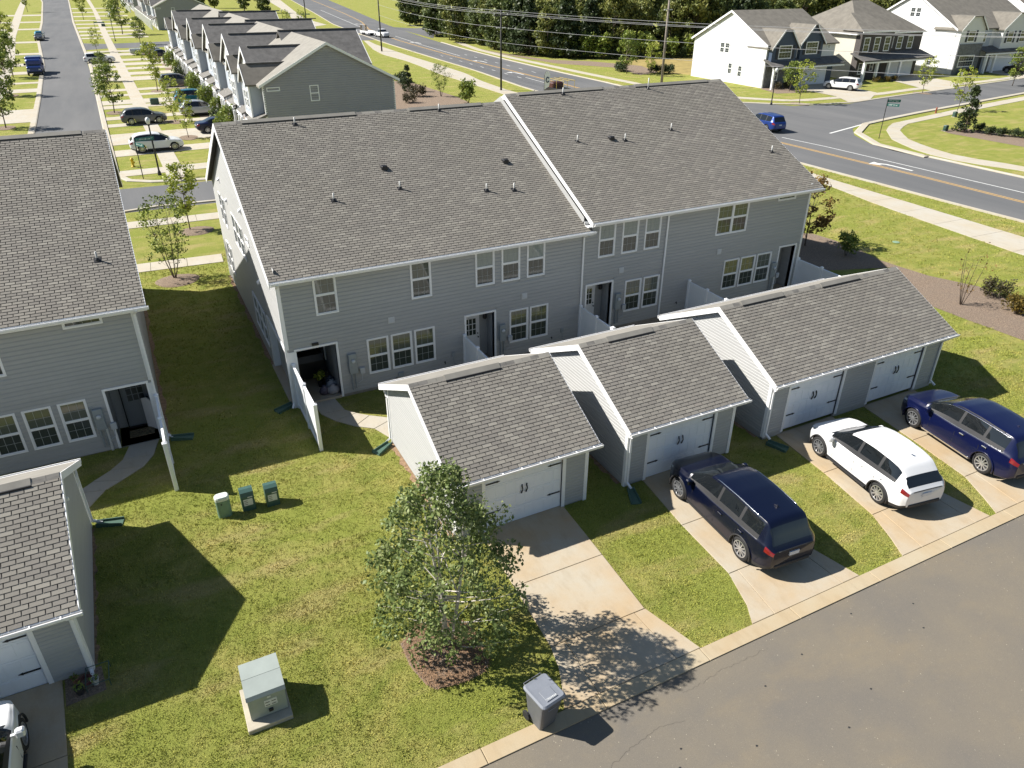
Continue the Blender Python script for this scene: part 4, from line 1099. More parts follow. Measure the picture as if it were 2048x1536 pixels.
CROSS = scaled(SUV, 4.62 / 5.1, .965, .965, wr=.36,
    top=[(x * 4.62 / 5.1, z * .965) for x, z in [(0, .98), (.06, 1.06), (.16, 1.15), (.34, 1.36), (.62, 1.58), (.74, 1.64), (1.1, 1.70), (1.8, 1.735), (2.5, 1.70), (2.9, 1.62), (3.3, 1.44), (3.7, 1.20), (3.9, 1.10), (4.3, 1.05), (4.7, .96), (4.93, .86), (5.05, .76), (5.1, .66)]])
PICK = scaled(SUV, 5.6 / 5.1, 1.08, 1.02, wr=.4,
    top=[(0, 1.1), (.1, 1.12), (1.95, 1.13), (2.05, 1.14), (2.12, 1.5), (2.2, 1.85), (2.4, 1.92), (3.2, 1.93), (3.6, 1.86), (4.2, 1.32), (4.35, 1.24), (5.1, 1.18), (5.45, 1.1), (5.6, .9)],
    belt=[(0, 1.08), (2, 1.1), (4.2, 1.12), (5.2, 1.08), (5.6, .85)], glass=(2.25, 4.1), ws=(3.66, 4.28), rg=(2.06, 2.16), pil=(3.0, 9))
SEDAN = scaled(SUV, 4.7 / 5.1, .86, .95, wr=.33,
    top=[(0, .88), (.1, 1.02), (.7, 1.06), (.95, 1.12), (1.5, 1.38), (1.9, 1.43), (2.4, 1.44), (2.75, 1.38), (3.3, 1.08), (3.45, .99), (4.1, .93), (4.5, .8), (4.7, .62)],
    belt=[(0, .84), (.3, .96), (1, .97), (3.4, .93), (4.2, .86), (4.7, .58)], glass=(1.15, 3.2), ws=(2.72, 3.38), rg=(.98, 1.5), pil=(2.1, 9))

_wheel = {}
def wheel_meshes(r):
    if r in _wheel: return _wheel[r]
    w = .23
    ty = MB().lathe([(r * .68, -w / 2 + .01), (r * .93, -w / 2), (r, -w / 2 + .04), (r, w / 2 - .04), (r * .93, w / 2), (r * .68, w / 2 - .01)], 28, axis='y', cap=False).mesh('tyre', MAT['tyre'], True)
    rm = MB().lathe([(r * .70, w / 2 - .012), (r * .70, w / 2 - .03), (r * .62, w / 2 - .05), (r * .2, w / 2 - .10), (.02, w / 2 - .10)], 28, axis='y', m=1, cap=False)
    rm.lathe([(r * .71, w / 2 - .004), (r * .64, w / 2 + .0), (r * .63, w / 2 - .03)], 28, axis='y', cap=False)
    rm.lathe([(r * .17, w / 2 - .06), (r * .16, w / 2 - .01), (.02, w / 2 - .005)], 14, axis='y')
    for k in range(10):
        a = 2 * math.pi * k / 10; u = Vector((math.cos(a), 0, math.sin(a))); v = Vector((-math.sin(a), 0, math.cos(a)))
        rm.frame((0, w / 2 - .012, 0), u, v, (0, 1, 0), r * .12, r * .65, -.020, .020, -.05, 0)
    rim = rm.mesh('rim', [MAT['alloy'], MAT['plastic']])
    _wheel[r] = (ty, rim); return _wheel[r]

_cars = {}
def car_meshes(key, D, dense=True):
    if key in _cars: return _cars[key]
    L = D['L']; n = 4 if dense else 2
    itp = lambda k, x: np.interp(x, [a for a, _ in D[k]], [b for _, b in D[k]])
    def sm(k, x):   # lightly smoothed profile
        h = .05; return (itp(k, np.clip(x - h, 0, L)) + 2 * itp(k, x) + itp(k, np.clip(x + h, 0, L))) / 4
    xs_ = set(np.round(np.linspace(0, L, 64 if dense else 34), 4)) | {.02, .05, .09, L - .03, L - .07, L - .12}
    for a in D['glass'] + D['ws'] + D['rg']: xs_.add(round(a, 4))
    for a in D['pil']:
        if a < L: xs_ |= {round(a - .05, 4), round(a + .05, 4)}
    for w in D['xw']:
        for t in np.linspace(-1, 1, 15 if dense else 9): xs_.add(round(w + .44 * math.sin(t * math.pi / 2) * D['wr'] / .375, 4))
    xs_ = np.array(sorted(x for x in xs_ if 0 <= x <= L))
    rings = []
    for x in xs_:
        zt, zb_, be, wb, wt = sm('top', x), sm('zb', x), sm('belt', x), sm('wb', x), sm('wt', x)
        be = min(be, zt - .02); zl_ = zb_
        for w in D['xw']:
            ra = D['wr'] * 1.18; dx = abs(x - w)
            if dx < ra: zl_ = max(zl_, D['wr'] + math.sqrt(ra * ra - dx * dx) - .02)
        h = be - zb_; wm_ = wb + .025
        g = zt - be
        lower = [(0, zl_ if zl_ > zb_ else zb_), (wb * .86, zl_), (wm_ - .03, zl_ + .01), (wm_, max(zb_ + .33 * h, zl_ + .03)), (wm_ + .004, max(zb_ + .62 * h, zl_ + .06)), (wb + .008, max(zb_ + .88 * h, zl_ + .08)), (wb, max(be, zl_ + .10))]
        wt = min(wt, wb - .03)
        upper = [(wb - .03, be + min(.03, g * .2)), (wt + .02 + .25 * (wb - wt) * (g < .2), be + g * .84), (wt - .07, be + g * .955), (wt * .5, be + g * .992), (0, zt)]
        lo = cr(lower, n); hi = cr(upper, n)
        rings.append(np.vstack([lo, hi]))
    rings = np.array(rings); m_ = rings.shape[1]; nl = 6 * n + 1
    V = []; 
    for i, x in enumerate(xs_):
        for k in range(m_): V.append((x - L / 2, rings[i, k, 0], rings[i, k, 1]))
    N = len(V); V += [(a, -b, c) for a, b, c in V]
    cls = {k: [] for k in ('body', 'side_cladding', 'side_window', 'windshield', 'rear_window', 'tail_light', 'headlight', 'pillar')}
    for i in range(len(xs_) - 1):
        xm = (xs_[i] + xs_[i + 1]) / 2
        for k in range(m_ - 1):
            c = 'body'
            if k < n: c = 'side_cladding'
            elif k < 2 * n + max(1, n // 2): c = 'side_cladding'
            g0 = nl + (0 if n < 3 else 0)
            if nl <= k < nl + n and D['glass'][0] < xm < D['glass'][1]:
                c = 'pillar' if (k == nl and n > 3) else 'side_window'
                for pq in D['pil']:
                    if abs(xm - pq) < .05: c = 'pillar'
            if k >= nl + n:
                if D['ws'][0] < xm < D['ws'][1]: c = 'windshield'
                if D['rg'][0] < xm < D['rg'][1]: c = 'rear_window'
            zz = (rings[i, k, 1] + rings[i + 1, k, 1]) / 2
            if xm < .24 and nl - n - 2 <= k < nl and .72 < zz < 1.15 and rings[i, k, 0] > .45: c = 'tail_light'
            if xm > L - .42 and xm < L - .05 and nl - 1 - n <= k < nl - 1: c = 'headlight'
            a, b = i * m_ + k, (i + 1) * m_ + k
            c2 = c
            if c == 'side_window':
                j = sum(xm > pq for pq in D['pil']); c2 = 'side_window|L%d' % j; c = 'side_window|R%d' % j
            elif c in ('tail_light', 'headlight', 'pillar', 'side_cladding'): c2 = c + '|L'; c = c + '|R'
            cls.setdefault(c, []).append((a, a + 1, b + 1, b)); cls.setdefault(c2, []).append((N + a, N + b, N + b + 1, N + a + 1))
    # end caps
    for i in (0, len(xs_) - 1):
        loop = [i * m_ + k for k in range(m_)] + [N + i * m_ + k for k in range(m_ - 2, 0, -1)]
        cls['body'].append(tuple(loop) if i else tuple(loop[::-1]))
    out = {}
    for c, fs in cls.items():
        if not fs: continue
        used = sorted({v for f_ in fs for v in f_}); mp = {v: j for j, v in enumerate(used)}
        mb = MB(); mb.v = [V[u] for u in used]; mb.f = [tuple(mp[v] for v in f_) for f_ in fs]; mb.m = [0] * len(fs)
        mat = dict(side_cladding=MAT['plastic'], side_window=MAT['car_glass'], windshield=MAT['car_glass'], rear_window=MAT['car_glass'], tail_light=MAT['tail'], headlight=MAT['head'], pillar=MAT['plastic']).get(c.split('|')[0], CP['grey'])
        me = mb.mesh(c.split('|')[0], mat, True); fixn(me); out[c] = me
    belt = [(x - L / 2, rings[i, nl, 0] + .004, rings[i, nl, 1]) for i, x in enumerate(xs_) if D['glass'][0] <= x <= D['glass'][1]]
    cant = [(x - L / 2, rings[i, nl + n, 0] + .006, rings[i, nl + n, 1] + .004) for i, x in enumerate(xs_) if D['glass'][0] <= x <= D['glass'][1]]
    rail = [(x - L / 2, rings[i, nl + n, 0] - .03, rings[i, nl + n, 1] + .055) for i, x in enumerate(xs_) if D['glass'][0] + .25 <= x <= D['ws'][0] - .1]
    _cars[key] = (out, belt, cant, rail, [(D['wb'], D['belt'])]); return _cars[key]

_bodies = {}
def car(label, key, D, col, x, y, heading, detail=True, chrome=False, rails=None, cladding=True, cat='car', name='parked_car', group='parked cars', z=.03, plate=True):
    """heading: angle of the car's nose, counter-clockwise from +x"""
    root = thing(name, label, cat, (x, y, z), heading, group)
    meshes, belt, cant, rail, _ = car_meshes(key, D, detail)
    L = D['L']; pm = CP[col]
    for c, me in meshes.items():
        if c in ('body',) or (c.startswith('side_cladding') and not cladding):
            kk = (key, c, col)
            if kk not in _bodies:
                q = me.copy(); q.materials.clear(); q.materials.append(pm); _bodies[kk] = q
            me = _bodies[kk]
        link(c.split('|')[0], me, root, True)
    ty, rim = wheel_meshes(D['wr'])
    wy = np.interp(D['xw'][0], [a for a, _ in D['wb']], [b for _, b in D['wb']]) - .10
    for xw in D['xw']:
        for s_ in (1, -1):
            w = link('wheel', ty, root, True, mw=Matrix.Translation((xw - L / 2, s_ * wy, D['wr'])) @ (Matrix.Rotation(math.pi, 4, 'Z') if s_ < 0 else Matrix.Identity(4)))
            link('rim', rim, w, True)
    bt = np.interp(3.4, [a for a, _ in D['belt']], [b for _, b in D['belt']]); xm_ = D['ws'][1] - .30 - L / 2
    for s_ in (1, -1):
        mb = MB().bbox(xm_ - .1, xm_ + .07, min(s_ * .98, s_ * 1.16), max(s_ * .98, s_ * 1.16), bt + .02, bt + .19, .035); mb.box(xm_ - .03, xm_ + .03, min(s_ * .88, s_ * 1.0), max(s_ * .88, s_ * 1.0), bt + .03, bt + .07)
        mb.build('mirror', pm, root, True, smooth=False)
    if plate:
        MB().box(-L / 2 - .035, -L / 2 + .01, -.17, .17, .74, .86).build('licence_plate', MAT['plate'], root, True)
    if detail:
        for s_ in (1, -1):
            for dx in (D['pil'][1] - .28, D['pil'][0] - .2):
                yy = np.interp(dx, [a for a, _ in D['wb']], [b for _, b in D['wb']]) + .02; zz = np.interp(dx, [a for a, _ in D['belt']], [b for _, b in D['belt']]) - .1
                MB().bbox(dx - L / 2 - .09, dx - L / 2 + .09, min(s_ * yy, s_ * (yy + .04)), max(s_ * yy, s_ * (yy + .04)), zz - .015, zz + .018, .008).build('door_handle', MAT['chrome'] if chrome else pm, root, True)
            if chrome:
                MB().tube([(a, s_ * b, c) for a, b, c in belt[::2]], .011, 5).build('window_trim', MAT['chrome'], root, True, smooth=True)
                MB().tube([(a, s_ * b, c) for a, b, c in cant[::2]], .010, 5).build('window_trim', MAT['chrome'], root, True, smooth=True)
            if rails:
                MB().tube([(rail[0][0], s_ * (rail[0][1]), rail[0][2] - .06)] + [(a, s_ * b, c) for a, b, c in rail[1:-1:2]] + [(rail[-1][0], s_ * rail[-1][1], rail[-1][2] - .06)], .018, 6).build('roof_rail', MAT[rails], root, True, smooth=True)
            for xw in D['xw']:   # arch lip
                ra = D['wr'] * 1.2; yy = np.interp(xw, [a for a, _ in D['wb']], [b for _, b in D['wb']]) + .028
                MB().tube([(xw - L / 2 + ra * math.cos(t), s_ * yy, D['wr'] - .02 + ra * math.sin(t)) for t in np.linspace(R(-12), R(192), 17)], .028, 6).build('arch_trim', MAT['plastic'] if cladding else pm, root, True, smooth=True)
            # sill strip
            MB().box(D['xw'][0] - L / 2 + .5, D['xw'][1] - L / 2 - .5, min(s_ * .9, s_ * .985), max(s_ * .9, s_ * .985), .24, .29).build('sill_strip', MAT['chrome'] if chrome else MAT['plastic'], root, True)
            # door shut lines: slim dark grooves set on the skin
            for dx in (D['pil'][0], D['pil'][1], D['ws'][1] - .42):
                bz = np.interp(dx, [a for a, _ in D['belt']], [b for _, b in D['belt']]); yy = np.interp(dx, [a for a, _ in D['wb']], [b for _, b in D['wb']]) + .0295
                MB().box(dx - L / 2 - .006, dx - L / 2 + .006, min(s_ * (yy - .02), s_ * yy), max(s_ * (yy - .02), s_ * yy), .42, bz - .16).build('shut_line', MAT['plastic'], root, True)
        # rear bumper step, hatch lip, exhaust trim
        MB().bbox(-L / 2 - .03, -L / 2 + .06, -.62, .62, .40, .50, .02).build('rear_bumper_trim', MAT['plastic'], root, True)
        MB().tube([(-L / 2 - .0, t, .965 - .02 * t * t) for t in np.linspace(-.55, .55, 9)], .016, 6).build('hatch_trim', MAT['chrome'] if chrome else MAT['plastic'], root, True, smooth=True)
        MB().tube([(D['ws'][1] - L / 2 + .03, t, np.interp(D['ws'][1], [a for a, _ in D['top']], [b for _, b in D['top']]) - .02 - .06 * t * t) for t in np.linspace(-.6, .6, 9)], .02, 5).build('wiper_cowl', MAT['plastic'], root, True)
        MB().prism([(.9 - L / 2, -.012, 1.70), (1.05 - L / 2, -.012, 1.71), (.92 - L / 2, -.012, 1.78)], (0, .024, 0)).build('antenna_fin', pm, root, True)
    return root
c1 = car('dark navy SUV with bright roof rails, parked before the middle garage', 'suv', SUV, 'navy', 14.38, 13.02, R(90 - 3.8), chrome=False, rails='chrome')
c2 = car('white crossover with red tail lights on the driveway of the double garage', 'cross', CROSS, 'white', 20.2, 12.86, R(90 - 8.0), chrome=False)
c3 = car('blue SUV with chrome window trim, farthest right by the double garage', 'suv2', scaled(SUV, 5.05 / 5.1, 1.02), 'blue', 24.8, 12.5, R(90 - 8.5), chrome=True, rails='black', cladding=False)
MB().add([(.35, -.35, 1.742), (.9, -.35, 1.735), (.9, .35, 1.735), (.35, .35, 1.742)], [(0, 1, 2, 3)]).build('sunroof', MAT['car_glass'], c3, True) if False else None
c4 = car('white car before the left garage, mostly outside the picture', 'cross', CROSS, 'white', -5.68, 12.62, R(90), chrome=False)
# ------------------------------------------------------------------ foliage
def leaf_mat(name, dark, mid, light, trans=.25):
    m, nt, p = newmat(name)
    at = nt.nodes.new('ShaderNodeAttribute'); at.attribute_name = 'tone'
    c = ramp(nt, at.outputs['Fac'], [(0, dark), (.5, mid), (1, light)])
    nt.links.new(c, p.inputs['Base Color']); p.inputs['Roughness'].default_value = .5; p.inputs['Specular IOR Level'].default_value = .3
    t = nt.nodes.new('ShaderNodeBsdfTranslucent'); nt.links.new(c, t.inputs[0])
    mx = nt.nodes.new('ShaderNodeMixShader'); mx.inputs[0].default_value = trans
    nt.links.new(p.outputs[0], mx.inputs[1]); nt.links.new(t.outputs[0], mx.inputs[2])
    nt.links.new(mx.outputs[0], nt.nodes['Material Output'].inputs[0])
    return m
LF = dict(birch=leaf_mat('birch_leaf', (.065, .098, .028), (.17, .225, .066), (.40, .43, .19)),
          street=leaf_mat('street_tree_leaf', (.08, .12, .025), (.19, .25, .045), (.34, .37, .08)),
          lime=leaf_mat('lime_leaf', (.13, .17, .028), (.30, .35, .05), (.48, .49, .09)),
          forest=leaf_mat('forest_leaf', (.045, .065, .022), (.115, .15, .045), (.23, .26, .08)),
          forest2=leaf_mat('forest_leaf_yellow', (.075, .10, .028), (.19, .21, .055), (.32, .31, .09)),
          autumn=leaf_mat('autumn_leaf', (.12, .08, .03), (.27, .16, .05), (.24, .23, .06)),
          shrub=leaf_mat('shrub_leaf', (.028, .03, .015), (.07, .065, .03), (.14, .10, .05)),
          gold=leaf_mat('gold_shrub_leaf', (.05, .05, .012), (.16, .11, .02), (.22, .15, .03)),
          conifer=leaf_mat('conifer_leaf', (.022, .036, .015), (.05, .075, .028), (.10, .125, .045)))
MAT['bark_white'] = M('birch_bark', (.50, .46, .41), .8, .35, 9, stretch=(1, 1, 4))
MAT['bark'] = M('bark', (.11, .085, .065), .9, .35, 12)

def leaves(centres, radii, per, size, rg, droop=0.0, flat=.0, asp=.6, shade=None):
    """leaf quads spread over clump volumes; returns verts, faces, tones"""
    C = np.repeat(np.asarray(centres, float), per, axis=0); Rr = np.repeat(np.asarray(radii, float), per, axis=0)
    if Rr.ndim == 1: Rr = np.stack([Rr] * 3, 1)
    n = len(C)
    d = rg.normal(size=(n, 3)); d /= np.linalg.norm(d, axis=1)[:, None]
    P = C + d * Rr * (rg.uniform(.15, 1, n) ** .5)[:, None]
    nrm = rg.normal(size=(n, 3)) * (1 - flat) + d * .6; nrm[:, 2] += .5 + flat
    nrm /= np.linalg.norm(nrm, axis=1)[:, None]
    t = rg.normal(size=(n, 3)); t[:, 2] -= droop; t -= nrm * np.sum(t * nrm, 1)[:, None]; t /= np.linalg.norm(t, axis=1)[:, None] + 1e-9
    b = np.cross(nrm, t); s = size * rg.uniform(.6, 1.35, n)[:, None]
    V = np.stack([P - t * s * .5, P + b * s * asp * .5 + nrm * s * .06, P + t * s * .55, P - b * s * asp * .5 + nrm * s * .06], 1).reshape(-1, 3)
    F = np.arange(n * 4).reshape(-1, 4)
    clump = np.repeat(rg.uniform(-.22, .22, len(centres)), per)
    tone = np.clip(rg.normal(.45, .2, n) + clump, 0, 1)
    return V, F, tone

def limb(mb, a, b, r0, r1, rg, bend=.12, seg=5):
    a = np.array(a, float); b = np.array(b, float); L = np.linalg.norm(b - a); off = rg.normal(size=3) * bend * L
    pts = [a + (b - a) * t + off * math.sin(math.pi * t) for t in np.linspace(0, 1, seg)]
    mb.tube([tuple(p) for p in pts], [r0 + (r1 - r0) * t for t in np.linspace(0, 1, seg)], 7)
    return pts

def tree_meshes(seed, h, cr_, trunk_h, leafmat, n_clump=60, per=60, size=.12, stems=1, trunk_r=.06, shape='oval', droop=0., clump_r=.35, bark='bark', spread=.12, loose=.3):
    """trunk and crown meshes with the base at the origin"""
    rg = np.random.default_rng(seed); tr = MB(); tips = []
    base_pts = []
    for s_ in range(stems):
        a = 2 * math.pi * s_ / max(stems, 1) + rg.uniform(-.3, .3); sp = spread * h if stems > 1 else .03 * h
        topz = h * rg.uniform(.72, .86)
        pts = limb(tr, (math.cos(a) * .04 * (stems > 1), math.sin(a) * .04 * (stems > 1), -.05), (math.cos(a) * sp, math.sin(a) * sp, topz), trunk_r, trunk_r * .25, rg, .03, 8)
        base_pts.append(pts)
    for k in range(n_clump):
        t = rg.uniform(0, 1)
        z = trunk_h + (h - trunk_h) * t
        if shape == 'oval': w = math.sin(math.pi * min(1, .12 + .80 * t)) ** .8
        elif shape == 'cone': w = (1 - t) ** .85 + .08
        elif shape == 'round': w = math.sqrt(max(.05, 1 - (2 * t - 1) ** 2))
        elif shape == 'vase': w = .35 + .75 * t if t < .75 else .9 - 1.6 * (t - .75)
        elif shape == 'droop': w = float(np.interp(t, [0, .12, .3, .5, .72, .9, 1], [.62, .9, 1.0, .95, .7, .42, .15]))
        a = rg.uniform(0, 2 * math.pi); r_ = cr_ * w * (rg.uniform(loose, 1) ** .6) * (1 + (.24 * abs(rg.normal()) if k % 4 == 0 else 0))
        tips.append((r_ * math.cos(a), r_ * math.sin(a), z))
    tips = np.array(tips)
    for tp in tips[:: max(1, n_clump // 45)]:
        pts = base_pts[rg.integers(0, stems)]
        zz = max(trunk_h * .5, tp[2] - .35 * np.hypot(tp[0], tp[1]) - .1 * h * rg.uniform(.3, 1)); q = min(pts, key=lambda p_: abs(p_[2] - zz))
        limb(tr, q, tp, trunk_r * .3, trunk_r * .06, rg, .08, 4)
    rr = clump_r * rg.uniform(.6, 1.3, n_clump)
    rad = np.stack([rr, rr, rr * (.75 + .5 * droop)], 1)
    V, F, T = leaves(tips, rad, per, size, rg, droop)
    cm = np_mesh('crown', V, F, LF[leafmat], {'tone': T})
    tm = tr.mesh('trunk', MAT[bark], True)
    return tm, cm

def place_tree(name, label, meshes, loc, s=1.0, rz=0.0, cat='tree', group=None, sz=None):
    t = thing(name, label, cat, loc, rz, group); t.scale = (s, s, sz or s)
    link('trunk', meshes[0], t, True); link('crown', meshes[1], t, True)
    return t
birch = tree_meshes(3, 5.3, 1.8, .5, 'birch', 280, 48, .10, stems=3, trunk_r=.065, shape='droop', droop=1.3, clump_r=.25, bark='bark_white', spread=.1, loose=.22)
place_tree('birch_tree', 'multi-stemmed birch with drooping leaves and pale bark on the near lawn', birch, (4.58, 12.5, .03), 1.0)

# ------------------------------------------------------------------ grass blades on the near lawns
def in_poly(P, poly):
    x, y = P[:, 0], P[:, 1]; ins = np.zeros(len(P), bool); n = len(poly); j = n - 1
    for i in range(n):
        xi, yi = poly[i]; xj, yj = poly[j]
        if yi != yj:
            c = ((yi > y) != (yj > y)) & (x < (xj - xi) * (y - yi) / (yj - yi) + xi); ins ^= c
        j = i
    return ins
def grass_points(x0, x1, y0, y1, dens, rg):
    n = int((x1 - x0) * (y1 - y0) * dens); P = np.stack([rg.uniform(x0, x1, n), rg.uniform(y0, y1, n)], 1)
    f = np.array(fwd); rel = np.c_[P, np.zeros(n)] - CAMP; dep = rel @ f
    P = P[(np.abs(rel @ np.array(right) / dep) < .72) & (np.abs(rel @ np.array(up) / dep) < .56)]
    bad = np.zeros(len(P), bool)
    for pg in PAVED + GRASS_BLOCK:
        a = np.array(pg)
        if a[:, 0].max() < x0 or a[:, 0].min() > x1 or a[:, 1].max() < y0 or a[:, 1].min() > y1: continue
        bad |= in_poly(P, pg)
    return P[~bad]
rect = lambda a, b, c, d: [(a, c), (b, c), (b, d), (a, d)]
GRASS_BLOCK = [rect(6.3, 10.85, 15.98, 22), rect(12.33, 16.8, 15.98, 22), rect(18.45, 27.62, 16, 22.1), rect(-12.5, -3.45, 15.7, 21.7), rect(3.65, 29.9, 25.95, 42.3), rect(-17, -.93, 25.95, 42.3), rect(-.4, .67, 12.1, 13.4), rect(-4.1, -3.2, 14.8, 15.75)]
rg = np.random.default_rng(5)
pts = [(grass_points(-9, 16, 9.5, 16, 330, rg), .052), (grass_points(16, 32, 9.5, 16, 230, rg), .055), (grass_points(-6, 12, 16, 26, 170, rg), .06), (grass_points(12, 34, 16, 26, 70, rg), .07), (grass_points(-3, 5, 26, 46, 45, rg), .08), (grass_points(28, 56, 14, 50, 26, rg), .09)]
V = []; T = []
for P, hgt in pts:
    k = 4; n = len(P) * k; B = np.repeat(P, k, axis=0) + rg.normal(0, .018 + hgt * .3, (n, 2)); a = rg.uniform(0, 2 * math.pi, n); w = hgt * .17; hh = hgt * rg.uniform(.45, 1.15, n)
    patch = .75 + .5 * np.sin(B[:, 0] * 1.7 + np.sin(B[:, 1] * 1.3) * 2) * np.sin(B[:, 1] * 1.9 + B[:, 0]) * .5
    hh = hh * patch
    ln = rg.normal(0, .5, (n, 2)) * hh[:, None]
    x0 = np.stack([B[:, 0] - np.cos(a) * w, B[:, 1] - np.sin(a) * w, np.zeros(n)], 1); x1 = np.stack([B[:, 0] + np.cos(a) * w, B[:, 1] + np.sin(a) * w, np.zeros(n)], 1)
    tp = np.stack([B[:, 0] + ln[:, 0], B[:, 1] + ln[:, 1], hh], 1)
    V.append(np.stack([x0, x1, tp], 1).reshape(-1, 3)); T.append(np.clip(rg.normal(.5, .22, n), 0, 1))
V = np.concatenate(V); T = np.concatenate(T)
tag(link('grass', np_mesh('grass', V, np.arange(len(V)).reshape(-1, 3), MAT['blade'], {'tone': T})), 'short yellow-green lawn grass between the buildings and driveways', 'grass', kind='stuff')
# pine straw on the birch bed
B = np.array([p for p in np.stack([rg.uniform(3.4, 5.4, 5200), rg.uniform(11.2, 13.5, 5200)], 1)]); B = B[in_poly(B, birch_bed)]
n = len(B); a = rg.uniform(0, math.pi, n); l = rg.uniform(.05, .12, n); zz = .06 + rg.uniform(0, .03, n)
D_ = np.stack([np.cos(a) * l, np.sin(a) * l, rg.normal(0, .015, n)], 1); Wd = np.stack([-np.sin(a), np.cos(a), np.zeros(n)], 1) * .006
C_ = np.c_[B, zz]; V = np.stack([C_ - D_ - Wd, C_ - D_ + Wd, C_ + D_], 1).reshape(-1, 3)
tag(link('pine_straw', np_mesh('pine_straw', V, np.arange(len(V)).reshape(-1, 3), MAT['straw'])), 'loose brown pine straw around the birch trunk', 'mulch', kind='stuff')
# ------------------------------------------------------------------ row houses along the residential street
MAT['wall_grey'] = M('grey_lap_siding', (.33, .325, .345), .6, .05, 1)
MAT['wall_blue'] = M('pale_blue_siding', (.42, .46, .52), .6, .05, 1)
MAT['wall_white'] = M('white_lap_siding', (.72, .72, .71), .55, .03, .5)
MAT['wall_cream'] = M('cream_lap_siding', (.60, .565, .47), .55, .04, .5)
MAT['wall_navy'] = M('navy_board_siding', (.05, .075, .12), .6, .08, 2)
MAT['brick_dark'] = M('dark_brick', (.085, .075, .07), .85, .35, 9)
MAT['stone_grey'] = M('grey_stone', (.16, .165, .175), .85, .4, 5)
MAT['tan_panel'] = M('tan_brick_panel', (.42, .34, .25), .8, .2, 4)
MAT['shutter'] = M('shutter_black', (.02, .022, .03), .6, .05)
MAT['shingle_warm'] = M('shingle_brown_grey', (.17, .155, .13), .92, .2, 1.2)

def gable_y(parent, xr, zr, x0, z0, x1, z1, ya, yb, th=.18, mats=None, ov=.35):
    """roof with its ridge along y at xr"""
    mb = MB(); y0, y1 = ya - ov, yb + ov
    prof = [(x0, z0), (xr, zr), (x1, z1), (x1, z1 - th), (xr, zr - th), (x0, z0 - th)]
    mb.prism([(x, y0, z) for x, z in prof], (0, y1 - y0, 0))
    o = mb.build('roof', mats or MAT['shingle_lite'], parent); fixn(o.data)
    for y in (y0, y1):
        s_ = -1 if y == y0 else 1
        for xa, za in ((x0, z0), (x1, z1)):
            q = MB().prism([(xa, y + s_ * .004, za + .02), (xr, y + s_ * .004, zr + .02), (xr, y + s_ * .004, zr - .22), (xa, y + s_ * .004, za - .22)], (0, s_ * .04, 0)).build('rake_board', MAT['white'], o); fixn(q.data)
    return o
def cross_gable(parent, yc, hw, zr, ze, xf, xb, mat, wall=None, face=-1, trim=True, th=.14):
    """roof with its ridge along x running from the front xf into the main roof at xb"""
    mb = MB().prism([(xf, yc - hw, ze), (xf, yc, zr), (xf, yc + hw, ze), (xf, yc + hw, ze - th), (xf, yc, zr - th), (xf, yc - hw, ze - th)], (xb - xf, 0, 0))
    o = mb.build('cross_roof', mat, parent); fixn(o.data)
    if wall:
        xi = xf - face * .25
        w = MB().prism([(xi, yc - hw + .25, ze - .1), (xi, yc, zr - .2), (xi, yc + hw - .25, ze - .1)], (-face * .2, 0, 0)).build('gable_wall', wall, parent); fixn(w.data)
    if trim:
        for s_ in (-1, 1):
            q = MB().prism([(xf + face * .004, yc, zr + .03), (xf + face * .004, yc + s_ * hw, ze + .03), (xf + face * .004, yc + s_ * hw, ze - .22), (xf + face * .004, yc, zr - .24)], (face * .05, 0, 0)).build('rake_board', MAT['white'], o); fixn(q.data)
        vb = MB().box(xf + .6, min(xb, xf + 6), yc - .16, yc + .16, zr - .04, zr + .06); vb.build('ridge_vent', MAT['shingle_dark'], o)
    return o
def swin(parent, O, u, n, list_, grid=(2, 2), sash=True):
    for a, b, c, d in list_: window(parent, O, u, n, a, b, c, d, grid, sash=sash, far=True, tw=.1)

